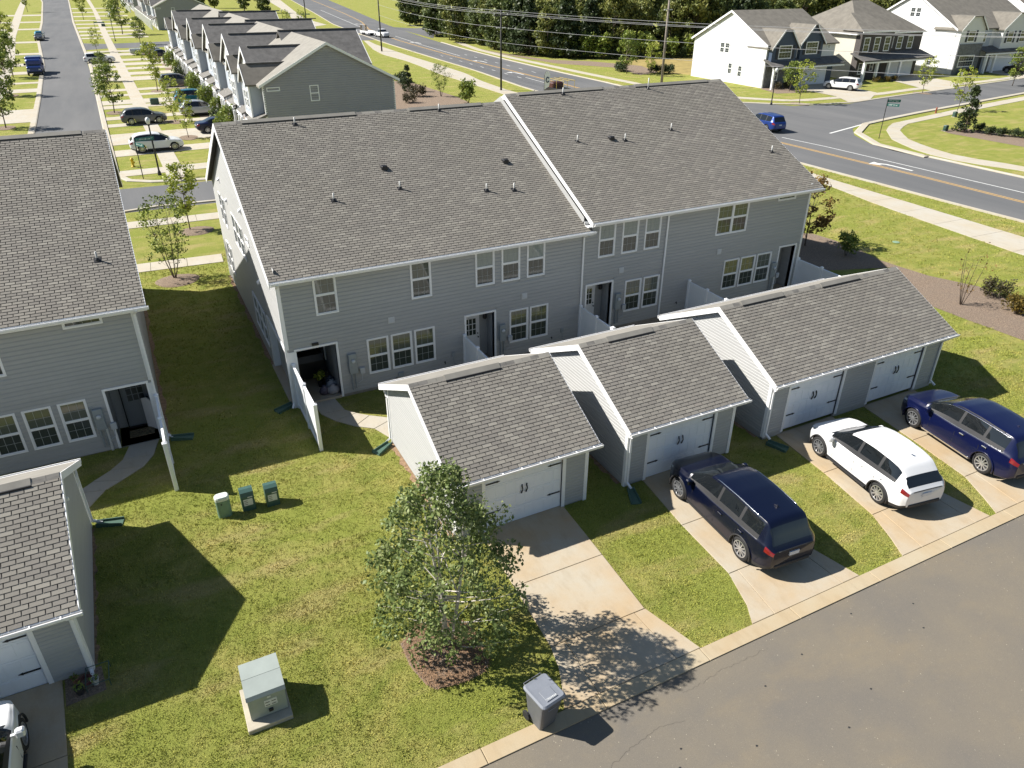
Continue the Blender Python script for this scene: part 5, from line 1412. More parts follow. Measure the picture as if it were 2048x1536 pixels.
def row_block(label, x0, xr, x1, ya, yb, big, small, seed):
    rb = thing('row_house_block', label, 'row houses', ((x0 + x1) / 2, (ya + yb) / 2, 0))
    ze, zr = 6.0, 9.2
    w = MB()
    w.prism([(x0, ya, 0), (x1, ya, 0), (x1, ya, ze - .1), (xr, ya, zr - .2), (x0, ya, ze - .1)], (0, yb - ya, 0)); o = w.build('wall', MAT['wall_grey'], rb); fixn(o.data)
    siding(rb, (x0, ya, 0), (1, 0, 0), (0, -1, 0), x1 - x0, .3, zr - .3, [], lambda z: (0, x1 - x0) if z < ze - .1 else ((z - ze + .1) * (xr - x0) / (zr - ze), (x1 - x0) - (z - ze + .1) * (x1 - xr) / (zr - ze)), .2, MAT['wall_grey'])
    rf = gable_y(rb, xr, zr, x0 - .4, ze - .2, x1 + .5, ze - .25, ya, yb)
    gm = MB().prism([(xr - 1.0, ya - .02, zr - .72), (xr + 1.0, ya - .02, zr - .72), (xr, ya - .02, zr - .2)], (0, .01, 0)).build('gable_vent', MAT['soffit'], rb)
    F_ = (0, ya, 0)
    window(rb, F_, (1, 0, 0), (0, -1, 0), x0 + 4.2, x0 + 5.05, 4.2, 5.6, (3, 2)); window(rb, F_, (1, 0, 0), (0, -1, 0), x0 + .3, x0 + 1.5, 5.25, 5.6, (4, 1), sash=False)
    ct = MB().box(x0 - .06, x0 + .1, ya - .03, ya + .15, 0, ze - .2); ct.build('corner_trim', MAT['white'], rb)
    ct = MB().box(x1 - .1, x1 + .06, ya - .03, ya + .15, 0, ze - .2); ct.build('corner_trim', MAT['white'], rb)
    # low porch roof along the front, columns and doors below
    yy_ = ya - .1
    while yy_ < yb - 3:
        ln_ = 3.0 if int(yy_) % 2 else 4.2
        pr = MB().prism([(x0 - 1.5, yy_, 2.75), (x0 + .05, yy_, 3.35), (x0 + .05, yy_, 3.15), (x0 - 1.5, yy_, 2.6)], (0, ln_, 0)).build('porch_roof', MAT['shingle_plain'], rb); fixn(pr.data)
        MB().box(x0 - 1.52, x0 - 1.4, yy_, yy_ + ln_, 2.45, 2.72).build('porch_beam', MAT['white'], rb)
        yy_ += ln_ + 2.2
    y = ya + .3; k = 0
    while y < yb:
        MB().bbox(x0 - 1.7, x0 - 1.45, y, y + .22, 0, 2.5, .02).build('column', MAT['white'], rb)
        y += 1.5 if k % 3 else 2.9; k += 1
    y = ya + 1.0
    while y < yb - 4:
        gd = MB().box(x0 - .08, x0 - .02, y, y + 2.6, 0, 2.15); gd.build('garage_door', MAT['whitepaint'], rb)
        for j in range(4):
            MB().box(x0 - .1, x0 - .085, y + .05, y + 2.55, .06 + j * .52, .5 + j * .52).build('door_section', MAT['whitepaint'], rb)
        MB().box(x0 - .06, x0 - .02, y + 3.4, y + 4.3, 0, 2.1).build('door', MAT['doorgrey'], rb)
        MB().box(x0 - .07, x0 - .03, y + 4.4, y + 6.2, 0, 1.0).build('brick_panel', MAT['tan_panel'], rb)
        y += 7.1
    for yc, zr2, hw in big:
        cross_gable(rb, yc, hw, zr2, zr2 - hw * .62, x0 - .6, xr, MAT['shingle_dark'], MAT['wall_white'])  # cross slopes get their shade from the darker shingle colour
        b_ = MB().box(x0 - .35, x0 + .1, yc - hw + .6, yc + hw - .6, 3.1, zr2 - hw * .62 + .3).build('bay_wall', MAT['wall_blue'], rb)
        swin(rb, (x0 - .35, 0, 0), (0, -1, 0), (-1, 0, 0), [(-yc - 1.9, -yc - 1.0, 3.7, 5.3), (-yc + 1.0, -yc + 1.9, 3.7, 5.3)])
    for yc, zr2, hw in small:
        cross_gable(rb, yc, hw, zr2, zr2 - hw * .85, x0 - 1.35, xr - 2.5, MAT['shingle_warm'], MAT['wall_white'])
        ztop = zr2 - hw * .85
        MB().box(x0 - 1.1, x0 + .1, yc - hw + .25, yc + hw - .25, 3.0, ztop).build('bay_wall', MAT['wall_blue'], rb)
        tr = MB()
        for yy in (yc - hw + .2, yc + hw - .38): tr.box(x0 - 1.14, x0 - 1.0, yy, yy + .18, 2.95, ztop)
        tr.box(x0 - 1.13, x0 - 1.0, yc - hw + .38, yc + hw - .38, 2.9, 3.15)
        tr.build('bay_trim', MAT['white'], rb)
        swin(rb, (x0 - 1.1, 0, 0), (0, -1, 0), (-1, 0, 0), [(-yc - .95, -yc - .05, 3.6, 5.2), (-yc + .05, -yc + .95, 3.6, 5.2)])
    return rb
rb1 = row_block('row houses with white gabled bays, grey gable end facing the camera', 12.3, 18.4, 24.7, 74, 165,
    [(79.5, 8.6, 4.2), (90.5, 9.0, 4.8), (106, 9.1, 5.2), (124, 8.9, 5.0), (146, 9.0, 5.0)], [(76.8, 7.4, 1.9), (84.2, 7.5, 1.7), (97.5, 7.6, 1.9), (114.5, 7.5, 1.8), (132, 7.6, 2.0), (154, 7.6, 2.0)], 1)
for yc in (88.0, 108, 131): cross_gable(rb1, yc, 5.0, 9.35, 6.25, 25.4, 17.0, MAT['shingle_dark'], MAT['wall_grey'], face=1)
row_block('farther row house block at the top edge beyond the lane', 15.6, 22.5, 29.5, 247, 330, [(256, 8.9, 4.6), (276, 9.1, 5.0), (300, 9, 5)], [(266, 7.5, 1.9), (288, 7.6, 1.9)], 2)
row_block('last row house block far up the residential street', 15.0, 22.0, 29.0, 350, 440, [(360, 8.9, 4.6), (380, 9.1, 5.0), (410, 9, 5)], [(370, 7.5, 1.9), (395, 7.6, 1.9)], 3)

# ------------------------------------------------------------------ detached houses across the main road
def garage_door_far(h, x0, x1, y, z1=2.3):
    d = MB().box(x0, x1, y - .06, y - .01, 0, z1).build('garage_door', MAT['whitepaint'], h)
    for j in range(4): MB().box(x0 + .06, x1 - .06, y - .085, y - .062, .05 + j * z1 / 4, (j + 1) * z1 / 4 - .02).build('door_section', MAT['whitepaint'], d)
    t = MB(); t.box(x0 - .14, x0, y - .08, y - .005, 0, z1); t.box(x1, x1 + .14, y - .08, y - .005, 0, z1); t.box(x0 - .14, x1 + .14, y - .08, y - .005, z1, z1 + .16); t.build('door_trim', MAT['white'], d)
def front_gable(h, xa, xb, zpk, zev, yf, yb, wall, roofm, z0=0, clip=.0):
    """projecting front bay with its own gable facing -y"""
    xm = (xa + xb) / 2
    w = MB().prism([(xa, yf, z0), (xb, yf, z0), (xb, yf, zev), (xm + clip, yf, zpk), (xm - clip, yf, zpk), (xa, yf, zev)], (0, yb - yf, 0)).build('bay_wall', wall, h); fixn(w.data)
    s_ = (zpk - zev) / (xm - xa - clip) if xm - xa > clip else 1
    for sg, xe in ((-1, xa), (1, xb)):
        e = xe + sg * .35; ze = zev - .35 * s_; xp = xm + sg * clip
        r_ = MB().prism([(xp, yf - .3, zpk + .14), (e, yf - .3, ze + .14), (e, yf - .3, ze), (xp, yf - .3, zpk)], (0, yb - yf + 4.2, 0)).build('bay_roof', roofm, h); fixn(r_.data)
        q = MB().prism([(xp, yf - .34, zpk + .16), (e, yf - .34, ze + .16), (e, yf - .34, ze - .12), (xp, yf - .34, zpk - .12)], (0, .035, 0)).build('rake_board', MAT['white'], r_); fixn(q.data)
    if clip:
        r_ = MB().box(xm - clip, xm + clip, yf - .3, yb + 4, zpk + .01, zpk + .15).build('bay_roof', roofm, h)
def far_house(label, x0, x1, yf, yb, ze, zr, wallm, roofm, hip=False):
    h = thing('house', label, 'house', ((x0 + x1) / 2, (yf + yb) / 2, 0)); ym = (yf + yb) / 2
    if hip:
        MB().box(x0, x1, yf, yb, 0, ze).build('wall', wallm, h)
        e = .45; r0, r1 = x0 + (yb - yf) / 2 * .8, x1 - (yb - yf) / 2 * .8
        vs = [(x0 - e, yf - e, ze), (x1 + e, yf - e, ze), (x1 + e, yb + e, ze), (x0 - e, yb + e, ze), (r0, ym, zr), (r1, ym, zr)]
        r_ = MB().add(vs, [(0, 1, 5, 4), (1, 2, 5), (2, 3, 4, 5), (3, 0, 4), (3, 2, 1, 0)]).build('roof', roofm, h)
        MB().box(x0 - e, x1 + e, yf - e - .1, yf - e + .02, ze - .18, ze - .01).build('gutter', MAT['white'], h); MB().box(x0 - e - .1, x0 - e + .02, yf - e, yb + e, ze - .18, ze - .01).build('gutter', MAT['white'], h)
    else:
        w = MB().prism([(x0, yf, 0), (x0, yb, 0), (x0, yb, ze), (x0, ym, zr - .15), (x0, yf, ze)], (x1 - x0, 0, 0)).build('wall', wallm, h); fixn(w.data)
        prof = [(yf - .4, ze - .1), (ym, zr), (yb + .4, ze - .1), (yb + .4, ze - .28), (ym, zr - .18), (yf - .4, ze - .28)]
        r_ = MB().prism([(x0 - .3, y, z) for y, z in prof], (x1 - x0 + .6, 0, 0)).build('roof', roofm, h); fixn(r_.data)
        for ya_, za_, yb_, zb_ in ((yf - .4, ze - .1, ym, zr), (yb + .4, ze - .1, ym, zr)):
            q = MB().prism([(x0 - .34, ya_, za_ + .02), (x0 - .34, yb_, zb_ + .02), (x0 - .34, yb_, zb_ - .26), (x0 - .34, ya_, za_ - .26)], (.035, 0, 0)).build('rake_board', MAT['white'], r_); fixn(q.data)
    return h
def wl(h, x, wins):
    for a, b, c, d in wins: window(h, (x, 0, 0), (0, -1, 0), (-1, 0, 0), -b, -a, c, d, (2, 2), far=True, tw=.1)
def wf(h, y, wins, shut=False, grid=(2, 2)):
    for a, b, c, d in wins:
        window(h, (0, y, 0), (1, 0, 0), (0, -1, 0), a, b, c, d, grid, far=True, tw=.11)
        if shut:
            for s0, s1 in ((a - .5, a - .06), (b + .06, b + .5)): MB().box(s0, s1, y - .06, y - .003, c, d).build('shutter', MAT['shutter'], h)
def porch_roof(h, x0, x1, yf, yo, zt, zb, mat):
    o = MB().prism([(x0, yf + .1, zt), (x0, yo, zb), (x0, yo, zb - .2), (x0, yf + .1, zt - .2)], (x1 - x0, 0, 0)).build('porch_roof', mat, h); fixn(o.data)
    MB().box(x0, x1, yo + .02, yo + .14, zb - .42, zb - .205).build('porch_beam', MAT['white'], h)
h1 = far_house('white house with navy front gables nearest the main road', 85, 98.6, 86.7, 102.8, 5.8, 9.9, MAT['wall_white'], MAT['shingle_warm'])
wl(h1, 85, [(94.5, 95.5, 4.0, 5.5), (95.6, 96.6, 4.0, 5.5), (91.2, 92.1, 1.0, 2.6), (93.4, 94.3, 1.2, 2.8)])
front_gable(h1, 85.3, 90.0, 7.6, 5.6, 85.9, 86.8, MAT['wall_navy'], MAT['shingle_warm'], 3.3, .7)
front_gable(h1, 91.0, 95.4, 8.1, 6.0, 86.2, 86.8, MAT['wall_navy'], MAT['shingle_warm'], 3.3, .3)
wf(h1, 85.9, [(86.5, 89.0, 3.9, 5.7)], True, (4, 2)); wf(h1, 86.2, [(92.0, 94.4, 4.3, 6.0)], True, (4, 2)); wf(h1, 86.7, [(96.9, 97.6, 4.9, 5.5)])
porch_roof(h1, 84.7, 98.9, 86.7, 84.6, 3.9, 3.1, MAT['shingle_dark'])
MB().box(85.02, 91, 86.5, 86.69, 0, 3.2).build('stone_front', MAT['stone_grey'], h1); MB().box(91, 98.58, 86.5, 86.69, 0, 3.2).build('front_wall', MAT['wall_navy'], h1)
wf(h1, 86.5, [(86.4, 87.6, .9, 2.4)]); garage_door_far(h1, 92.2, 97.2, 86.5)
MB().box(89.2, 90.2, 86.45, 86.495, 0, 2.2).build('door', MAT['shutter'], h1)
for x_ in (85.0, 90.8): MB().bbox(x_, x_ + .3, 84.7, 85.0, 0, 2.75, .03).build('column', MAT['white'], h1)
h2 = far_house('cream house with dark brick front, hip roof and columned porch', 104.6, 119.6, 88.3, 102.5, 6.6, 10.9, MAT['wall_cream'], MAT['shingle_warm'], True)
MB().box(104.58, 111.7, 87.2, 88.29, 0, 6.9).build('brick_front', MAT['brick_dark'], h2); MB().box(111.7, 119.62, 88.1, 88.29, 0, 6.5).build('brick_front', MAT['brick_dark'], h2)
v = MB().add([(104.2, 86.8, 6.95), (112.1, 86.8, 6.95), (112.1, 91, 6.95), (104.2, 91, 6.95), (106.6, 92.0, 9.3), (109.6, 92.0, 9.3)], [(0, 1, 5, 4), (1, 2, 5), (3, 0, 4), (2, 3, 4, 5), (3, 2, 1, 0)]).build('tower_roof', MAT['shingle_warm'], h2)
MB().box(104.15, 112.15, 86.72, 86.84, 6.75, 6.94).build('gutter', MAT['white'], h2)
wf(h2, 87.2, [(105.2, 106.5, 4.0, 6.1), (107.5, 108.8, 4.0, 6.1), (109.8, 111.1, 4.0, 6.1)]); wf(h2, 88.1, [(112.2, 112.9, 4.3, 6.0), (113.8, 115.1, 4.1, 6.0), (116.3, 117.6, 4.1, 6.0)])
wf(h2, 87.2, [(105.1, 106.0, .8, 2.5), (107.6, 108.4, 1.2, 2.4)])
porch_roof(h2, 103.9, 120.0, 88.1, 85.2, 3.9, 3.0, MAT['shingle_dark'])
for x_ in (104.2, 107.0, 109.6, 112.2): MB().bbox(x_, x_ + .4, 85.3, 85.7, 0, 2.7, .03).build('column', MAT['white'], h2)
garage_door_far(h2, 112.9, 118.6, 88.1); wl(h2, 104.6, [(93.0, 94.0, 1.0, 2.6)])
MB().box(109.0, 110.0, 87.1, 87.19, 0, 2.2).build('door', MAT['shutter'], h2)
h3 = far_house('white house with stone front and shuttered windows at the right edge', 125.2, 146, 86.2, 104, 6.9, 12.0, MAT['wall_white'], MAT['shingle_warm'])
wl(h3, 125.2, [(93.5, 94.5, 8.2, 9.7), (94.6, 95.6, 8.2, 9.7), (93.5, 94.5, 4.2, 5.8), (94.6, 95.6, 4.2, 5.8), (89.3, 90.2, 1.0, 2.6), (92.0, 92.9, 1.0, 2.6)])
front_gable(h3, 125.25, 131.2, 8.6, 6.9, 85.3, 86.3, MAT['wall_white'], MAT['shingle_warm'], 0, 1.2)
MB().box(125.24, 131.22, 85.1, 85.29, 0, 4.6).build('stone_front', MAT['stone_grey'], h3); wf(h3, 85.3, [(127.1, 128.9, 4.9, 6.6)], True); wf(h3, 85.1, [(126.0, 129.9, 1.1, 2.9)], False, (6, 2))
front_gable(h3, 135.6, 143.8, 8.9, 6.7, 84.9, 86.3, MAT['wall_white'], MAT['shingle_warm'], 3.6, 1.2); wf(h3, 84.9, [(136.9, 138.5, 4.5, 6.3), (140.3, 141.9, 4.5, 6.3)], True)
porch_roof(h3, 131.2, 145.8, 86.2, 83.9, 4.1, 3.3, MAT['shingle_dark']); MB().box(131.25, 134.2, 86.0, 86.19, 0, 6.6).build('front_wall', MAT['wall_blue'], h3); MB().box(134.2, 145.9, 85.6, 86.19, 0, 3.6).build('stone_front', MAT['stone_grey'], h3)
garage_door_far(h3, 135.0, 142.6, 85.6, 2.5); wf(h3, 86.0, [(132.2, 133.0, 4.6, 6.0)])
for x_ in (131.6, 133.9): MB().bbox(x_, x_ + .4, 84.0, 84.4, 0, 3.0, .03).build('column', MAT['white'], h3)
MB().box(132.3, 133.3, 85.9, 85.99, 0, 2.3).build('door', MAT['shutter'], h3)
for x_, yy, w_ in ((150, 88, 0), ):
    h4 = far_house('white gabled house mostly outside the right picture edge', 152, 168, 88, 104, 6.9, 11.8, MAT['wall_white'], MAT['shingle_warm']); wl(h4, 152, [(93.5, 95.6, 4.2, 5.8)])
for lab, x_, y_, ze, zr, wm_ in (('grey house half hidden by the woodland, its roof showing between crowns', 108, 205, 6.5, 10.5, MAT['wall_blue']), ('pale house behind the woodland right of the taller pole', 150, 185, 6.8, 11, MAT['wall_cream']), ('dark house at the top edge behind the woods beside the road', 118, 300, 6.5, 10.5, MAT['wall_blue'])):
    hh = far_house(lab, x_, x_ + 17, y_, y_ + 14, ze, zr, wm_, MAT['shingle_warm'], True)
    wf(hh, y_, [(x_ + 2, x_ + 3.6, 4.0, 5.6), (x_ + 6, x_ + 7.6, 4.0, 5.6), (x_ + 11, x_ + 12.6, 4.0, 5.6)]); wl(hh, x_, [(y_ + 4, y_ + 5.4, 4, 5.6), (y_ + 8, y_ + 9.4, 4, 5.6)])
sg = MB().bbox(126.4, 130.4, 83.7, 85.0, 0, .45, .04); pl = thing('planter_box', 'stone planter box before the white house at the right edge', 'planter', (128, 84.4, 0)); sg.build('box', MAT['stone_grey'], pl)
rgp = np.random.default_rng(9)
V, Fq, T = leaves([(126.8 + i * .8, 84.3, .55) for i in range(5)], [.4] * 5, 60, .22, rgp); link('foliage', np_mesh('foliage', V, Fq, LF['gold'], {'tone': T}), pl)

# ------------------------------------------------------------------ other vehicles
G_ = 'cars parked along the residential street'
def pc(label, key, D, col, x, y, hd, **kw): return car(label, key, D, col, x, y, R(hd), detail=False, **kw)
lo = dict(SUV); 
pc('white crossover behind the street lamp, dark rear window, nearest the crossing', 'cross_lo', CROSS, 'white', 2.75, 79.2, 2, group=G_)
pc('grey SUV on the driveway strip, second from the crossing', 'cross_lo', CROSS, 'grey', 2.6, 94.9, 2, group=G_)
pc('white SUV with its tail toward the residential street, beside the lane', 'suv_lo', SUV, 'white', -.6, 163.6, 3, group=G_)
pc('dark grey SUV half behind the shrubs of the row houses', 'suv_lo', SUV, 'grey', 9.0, 125.2, 2, group=G_)
pc('light blue SUV in front of the row houses behind a young tree', 'suv_lo', SUV, 'teal', 9.4, 107.5, 4, group=G_)
pc('silver car with a dark roof line next to the young tree by the roof corner', 'cross_lo', CROSS, 'silver', 8.9, 98.0, 3, group=G_)
pc('navy car just showing behind the left gable of the townhouses', 'sedan_lo', SEDAN, 'blue', 9.4, 86.6, 4, group=G_)
pc('silver pickup truck by the lane near the row houses', 'pick_lo', PICK, 'silver', 7.8, 176.5, 3, group=G_, name='pickup_truck', cat='pickup')
pc('black car beside the silver pickup at the row houses', 'sedan_lo', SEDAN, 'black', 10.2, 169, 3, group=G_)
pc('blue car parked far up the left side of the residential street', 'cross_lo', CROSS, 'teal', -12.6, 230, 88, group=G_)
pc('dark sedan parked right behind the far blue car', 'sedan_lo', SEDAN, 'grey', -12.4, 222.5, 88, group=G_)
pc('white SUV on the driveway of the navy gabled house', 'suv_lo', SUV, 'white', 94.6, 80.6, 112, group='cars across the main road')
pc('blue SUV driving on the main road at the corner', 'suv_lo', SUV, 'royal', 62.3, 62.2, 84, group='cars across the main road', name='car')
pc('dark SUV on the driveway at the right edge by the stone front', 'suv_lo', SUV, 'black', 137.2, 81.3, 96, group='cars across the main road')
tk = thing('pickup_truck', 'blue flatbed truck parked at the left kerb of the residential street', 'truck', (-10.1, 149.5, .01), R(-90)); 
def box_truck(t, pm):
    MB().bbox(.6, 2.6, -1.0, 1.0, .5, 1.35, .08).build('hood', pm, t, True); MB().bbox(-.9, .9, -1.05, 1.05, .5, 2.25, .15).build('cab', pm, t, True)
    MB().bbox(-4.0, -.95, -1.15, 1.15, .7, 2.5, .1).build('cargo_body', pm, t, True)
    MB().add([(.93, -.9, 1.4), (.93, .9, 1.4), (.82, .85, 2.05), (.82, -.85, 2.05)], [(0, 1, 2, 3)]).build('windshield', MAT['car_glass'], t, True)
    for s_ in (-1, 1):
        MB().box(-.5, .6, min(s_ * 1.04, s_ * 1.06), max(s_ * 1.04, s_ * 1.06), 1.4, 2.0).build('side_window', MAT['car_glass'], t, True)
        MB().bbox(2.55, 2.64, min(s_ * .6, s_ * .9), max(s_ * .6, s_ * .9), .85, 1.05, .02).build('headlight', MAT['head'], t, True)
        MB().bbox(.3, .5, min(s_ * 1.1, s_ * 1.4), max(s_ * 1.1, s_ * 1.4), 1.4, 1.7, .03).build('mirror', MAT['plastic'], t, True)
    ty, rim = wheel_meshes(.45)
    for xw in (1.7, -2.8):
        for s_ in (1, -1):
            w = link('wheel', ty, t, True, mw=Matrix.Translation((xw, s_ * .98, .45)) @ (Matrix.Rotation(math.pi, 4, 'Z') if s_ < 0 else Matrix.Identity(4))); link('rim', rim, w, True)
    MB().bbox(2.5, 2.75, -1.0, 1.0, .4, .65, .04).build('bumper', MAT['plastic'], t, True)
box_truck(tk, CP['royal'])
pk = pc('white pickup truck towing a trailer on the main road', 'pick_lo', PICK, 'white', 64.2, 199, -82, group='cars across the main road', name='pickup_truck', cat='pickup')
tr = thing('utility_trailer', 'low white trailer with two raised ramps behind the pickup', 'trailer', (62.9, 206.5, 0), R(-82)); 
MB().bbox(-2.6, 2.2, -1.05, 1.05, .55, .7, .03).build('bed', MAT['wall_white'], tr, True); MB().box(2.2, 3.6, -.06, .06, .5, .62).build('drawbar', MAT['black'], tr, True)
for s_ in (-1, 1):
    MB().box(-2.62, -2.52, min(s_ * .35, s_ * .95), max(s_ * .35, s_ * .95), .7, 2.3).build('ramp', MAT['tan_panel'], tr, True); MB().box(-2.6, 2.2, min(s_ * 1.0, s_ * 1.06), max(s_ * 1.0, s_ * 1.06), .72, 1.1).build('side_rail', MAT['wall_white'], tr, True)
    for xw in (-.7, .2):
        w = link('wheel', wheel_meshes(.36)[0], tr, True, mw=Matrix.Translation((xw, s_ * 1.1, .36))); link('rim', wheel_meshes(.36)[1], w, True)
jr = thing('work_truck', 'dark red work truck with yellow ladder rack and white flag, showing above the roof ridge', 'truck', (54.2, 92.5, .01), R(95))
MB().bbox(-2.4, 2.4, -.95, .95, .5, 1.1, .08).build('body', CP['black'], jr, True); MB().bbox(.2, 1.6, -.9, .9, 1.1, 1.75, .15).build('cab', M('red_paint', (.06, .015, .015), .5, 0, coat=.2), jr, True)
rk = MB()
for a in (-2.2, -.6, 1.2):
    for s_ in (-.9, .9): rk.tube([(a, s_, 1.1), (a, s_, 2.2)], .03, 6)
    rk.tube([(a, -.9, 2.2), (a, .9, 2.2)], .03, 6)
for s_ in (-.9, 0, .9): rk.tube([(-2.3, s_, 2.2), (1.4, s_, 2.2)], .03, 6)
rk.build('ladder_rack', M('yellow_paint', (.5, .38, .1), .5, 0), jr, True)
for xw in (1.5, -1.5):
    for s_ in (1, -1): link('wheel', wheel_meshes(.36)[0], jr, True, mw=Matrix.Translation((xw, s_ * .9, .36)))

# ------------------------------------------------------------------ trees, shrubs
TM = dict(a=tree_meshes(31, 5.4, 1.6, 1.5, 'street', 60, 26, .27, 1, .07, 'oval', clump_r=.5), b=tree_meshes(32, 5.8, 1.5, 1.6, 'lime', 50, 26, .25, 1, .06, 'vase', clump_r=.45),
          c=tree_meshes(33, 5.2, 1.1, 1.4, 'lime', 36, 20, .22, 1, .045, 'oval', clump_r=.4, loose=.5), d=tree_meshes(34, 5.0, 1.75, 1.2, 'street', 70, 24, .15, 4, .035, 'vase', clump_r=.38, spread=.16, loose=.45))
ST = 'young street trees'
SP = [('a', -.2, 103.7, .95, 'dense round street tree by the sidewalk, behind the grey SUV'), ('a', -.6, 135.6, .72, 'small street tree between the white SUV and the round street tree'), ('c', -.7, 186, .9, 'thin street tree at the corner of the lane'), ('b', -2.9, 309, 1.5, 'street tree near the top of the residential street, right kerb'),
      ('b', 5.8, 120.7, 1.05, 'bright green street tree next to the dark grey SUV'), ('a', 5.9, 235, 1.7, 'tall leafy tree beyond the lane near the street lamp'), ('a', 8.2, 201, 1.0, 'tree at the lane before the far row houses'), ('c', 5.7, 94.3, .95, 'slender yellow-green tree by the light blue SUV'), ('c', 6.0, 84.2, .8, 'thin sapling in front of the silver car'),
      ('a', -12.1, 124.5, .95, 'street tree left of the kerb bump-out, below the blue truck'), ('a', -13.2, 146.6, 1.15, 'leafy street tree beside the blue truck'), ('a', -10.9, 98.2, .95, 'street tree at the left picture edge above the shingle roof'), ('b', -22.1, 372, 1.6, 'far street tree on the left side of the street'),
      ('b', -15.5, 180, 1.3, 'street tree left of the sidewalk near the top left'), ('d', .9, 42.85, .88, 'multi-stem crape myrtle in a mulch ring between the buildings'), ('b', 2.65, 51.7, .72, 'yellow-green sapling in the mulch ring by the cross street'),
      ('c', 79.0, 73.4, 1.05, 'conical street tree before the navy gabled house'), ('c', 102, 72.9, .95, 'street tree at the driveway of the brick front house'), ('c', 92.6, 60.9, 1.0, 'tree on the verge behind the street sign'), ('a', 86.3, 82.5, .7, 'small tree against the porch of the navy gabled house'), ('a', 121.2, 72.2, .95, 'street tree before the house at the right edge'), ('a', 116, 60.5, 1.2, 'tree at the right picture edge beyond the corner lawn')]
for i, (k, x_, y_, s_, lab) in enumerate(SP): place_tree('street_tree' if k != 'd' else 'crape_myrtle', lab, TM[k], (x_, y_, .02), s_, i * 1.3, group=ST)
au = tree_meshes(41, 4.2, 1.2, 1.0, 'autumn', 55, 40, .17, 1, .05, 'oval', clump_r=.36)
place_tree('ornamental_tree', 'orange-brown ornamental tree at the right end of the townhouses', au, (36.6, 31.5, 0), 1.0)
bare = tree_meshes(42, 3.2, .9, .3, 'autumn', 26, 3, .12, 5, .022, 'vase', clump_r=.3, spread=.16)
place_tree('bare_shrub', 'almost leafless upright shrub in the bed right of the double garage', bare, (36.7, 21.0, 0), 1.0, cat='shrub')
def shrub_mesh(seed, r_, h, mat, n=26, per=45, size=.12):
    rg = np.random.default_rng(seed); c = []
    for _ in range(n):
        a = rg.uniform(0, 6.28); q = math.sqrt(rg.uniform(0, 1)) * r_ * .75; c.append((q * math.cos(a), q * math.sin(a), h * rg.uniform(.25, .8)))
    V, F_, T = leaves(c, [r_ * .36] * n, per, size, rg)
    tm = MB()
    for k in range(4): limb(tm, (0, 0, -.02), c[k], .02, .006, rg, .05, 4)
    return tm.mesh('stem', MAT['bark'], True), np_mesh('foliage', V, F_, LF[mat], {'tone': T})
def shrub(label, ms, x, y, s_=1.0, sz=None, name='shrub', group=None):
    t = thing(name, label, 'shrub', (x, y, 0), x, group); t.scale = (s_, s_, sz or s_); link('stem', ms[0], t, True); link('foliage', ms[1], t, True); return t
sA = shrub_mesh(51, .9, 1.1, 'shrub'); sB = shrub_mesh(52, .8, .9, 'gold'); sC = shrub_mesh(53, .8, 1.0, 'conifer', 24, 40, .14); sD = shrub_mesh(54, .9, 2.2, 'street', 30, 30, .2)
shrub('round dark reddish shrub in the right-hand mulch bed', sA, 39.3, 20.9, .95); shrub('golden brown shrub below the dark one in the right-hand bed', sB, 38.3, 19.2, .95)
shrub('loose green shrub at the edge of the building shadow', sD, 37.3, 29.0, .75)
tbush = tree_meshes(43, 4.6, .95, .2, 'conifer', 60, 40, .22, 1, .08, 'cone', clump_r=.4)
place_tree('evergreen', 'dark conical evergreen behind the street sign on the corner lawn', tbush, (80.6, 51.6, 0), 1.0)
for i, (x_, y_) in enumerate(((82.3, 51.2), (81.6, 49.6), (81.9, 48.6), (82.6, 47.6), (83.0, 46.6), (83.4, 45.4))): shrub(('first', 'second', 'third', 'fourth', 'fifth', 'sixth')[i] + ' low green shrub right of the conical evergreen on the corner lawn', sC, x_, y_, .9, group='row of low shrubs on the corner lawn')
for i, (x_, y_, s_) in enumerate(((9.6, 76.5, 1.5), (9.2, 81, 1.6), (10.2, 85, 1.8), (10.0, 90, 1.7), (10.3, 94.5, 1.5), (10.0, 100.5, 1.9), (10.2, 104, 1.6), (10.0, 113, 1.8), (10.3, 118, 1.7), (10.1, 131, 1.9), (10.2, 137, 1.6), (10.2, 148, 1.9), (10.4, 156, 1.7))):
    shrub(('nearest', 'second', 'third', 'fourth', 'fifth', 'sixth', 'seventh', 'eighth', 'ninth', 'tenth', 'eleventh', 'twelfth', 'last')[i] + ' green foundation shrub along the row house fronts, counted from the grey gable end', sD if i % 3 else sC, x_, y_, s_ * .72, s_ * (.8 if i % 3 else 1.1), group='foundation shrubs of the row houses')
for i, (x_, y_, ms, s_, lab) in enumerate(((38.4, 110.9, sC, 1.3, 'left low evergreen shrub in the bed behind the row houses'), (36.9, 100.6, sA, 1.5, 'dark round shrub in the bed behind the row houses'), (39.5, 115, sC, 1.6, 'farthest shrub in the bed behind the row houses'), (40.5, 92, sD, 1.5, 'reddish bushy shrub just above the roof ridge vent'), (34, 96, sA, 1.2, 'shrub at the corner of the grey gable end'))): shrub(lab, ms, x_, y_, s_)
place_tree('evergreen', 'slim dark columnar evergreen in the bed behind the row houses', tbush, (37.3, 105.7, 0), .75)
place_tree('ornamental_tree', 'small olive ornamental tree behind the roof vent pipe', TM['d'], (39.7, 99.3, 0), .8)
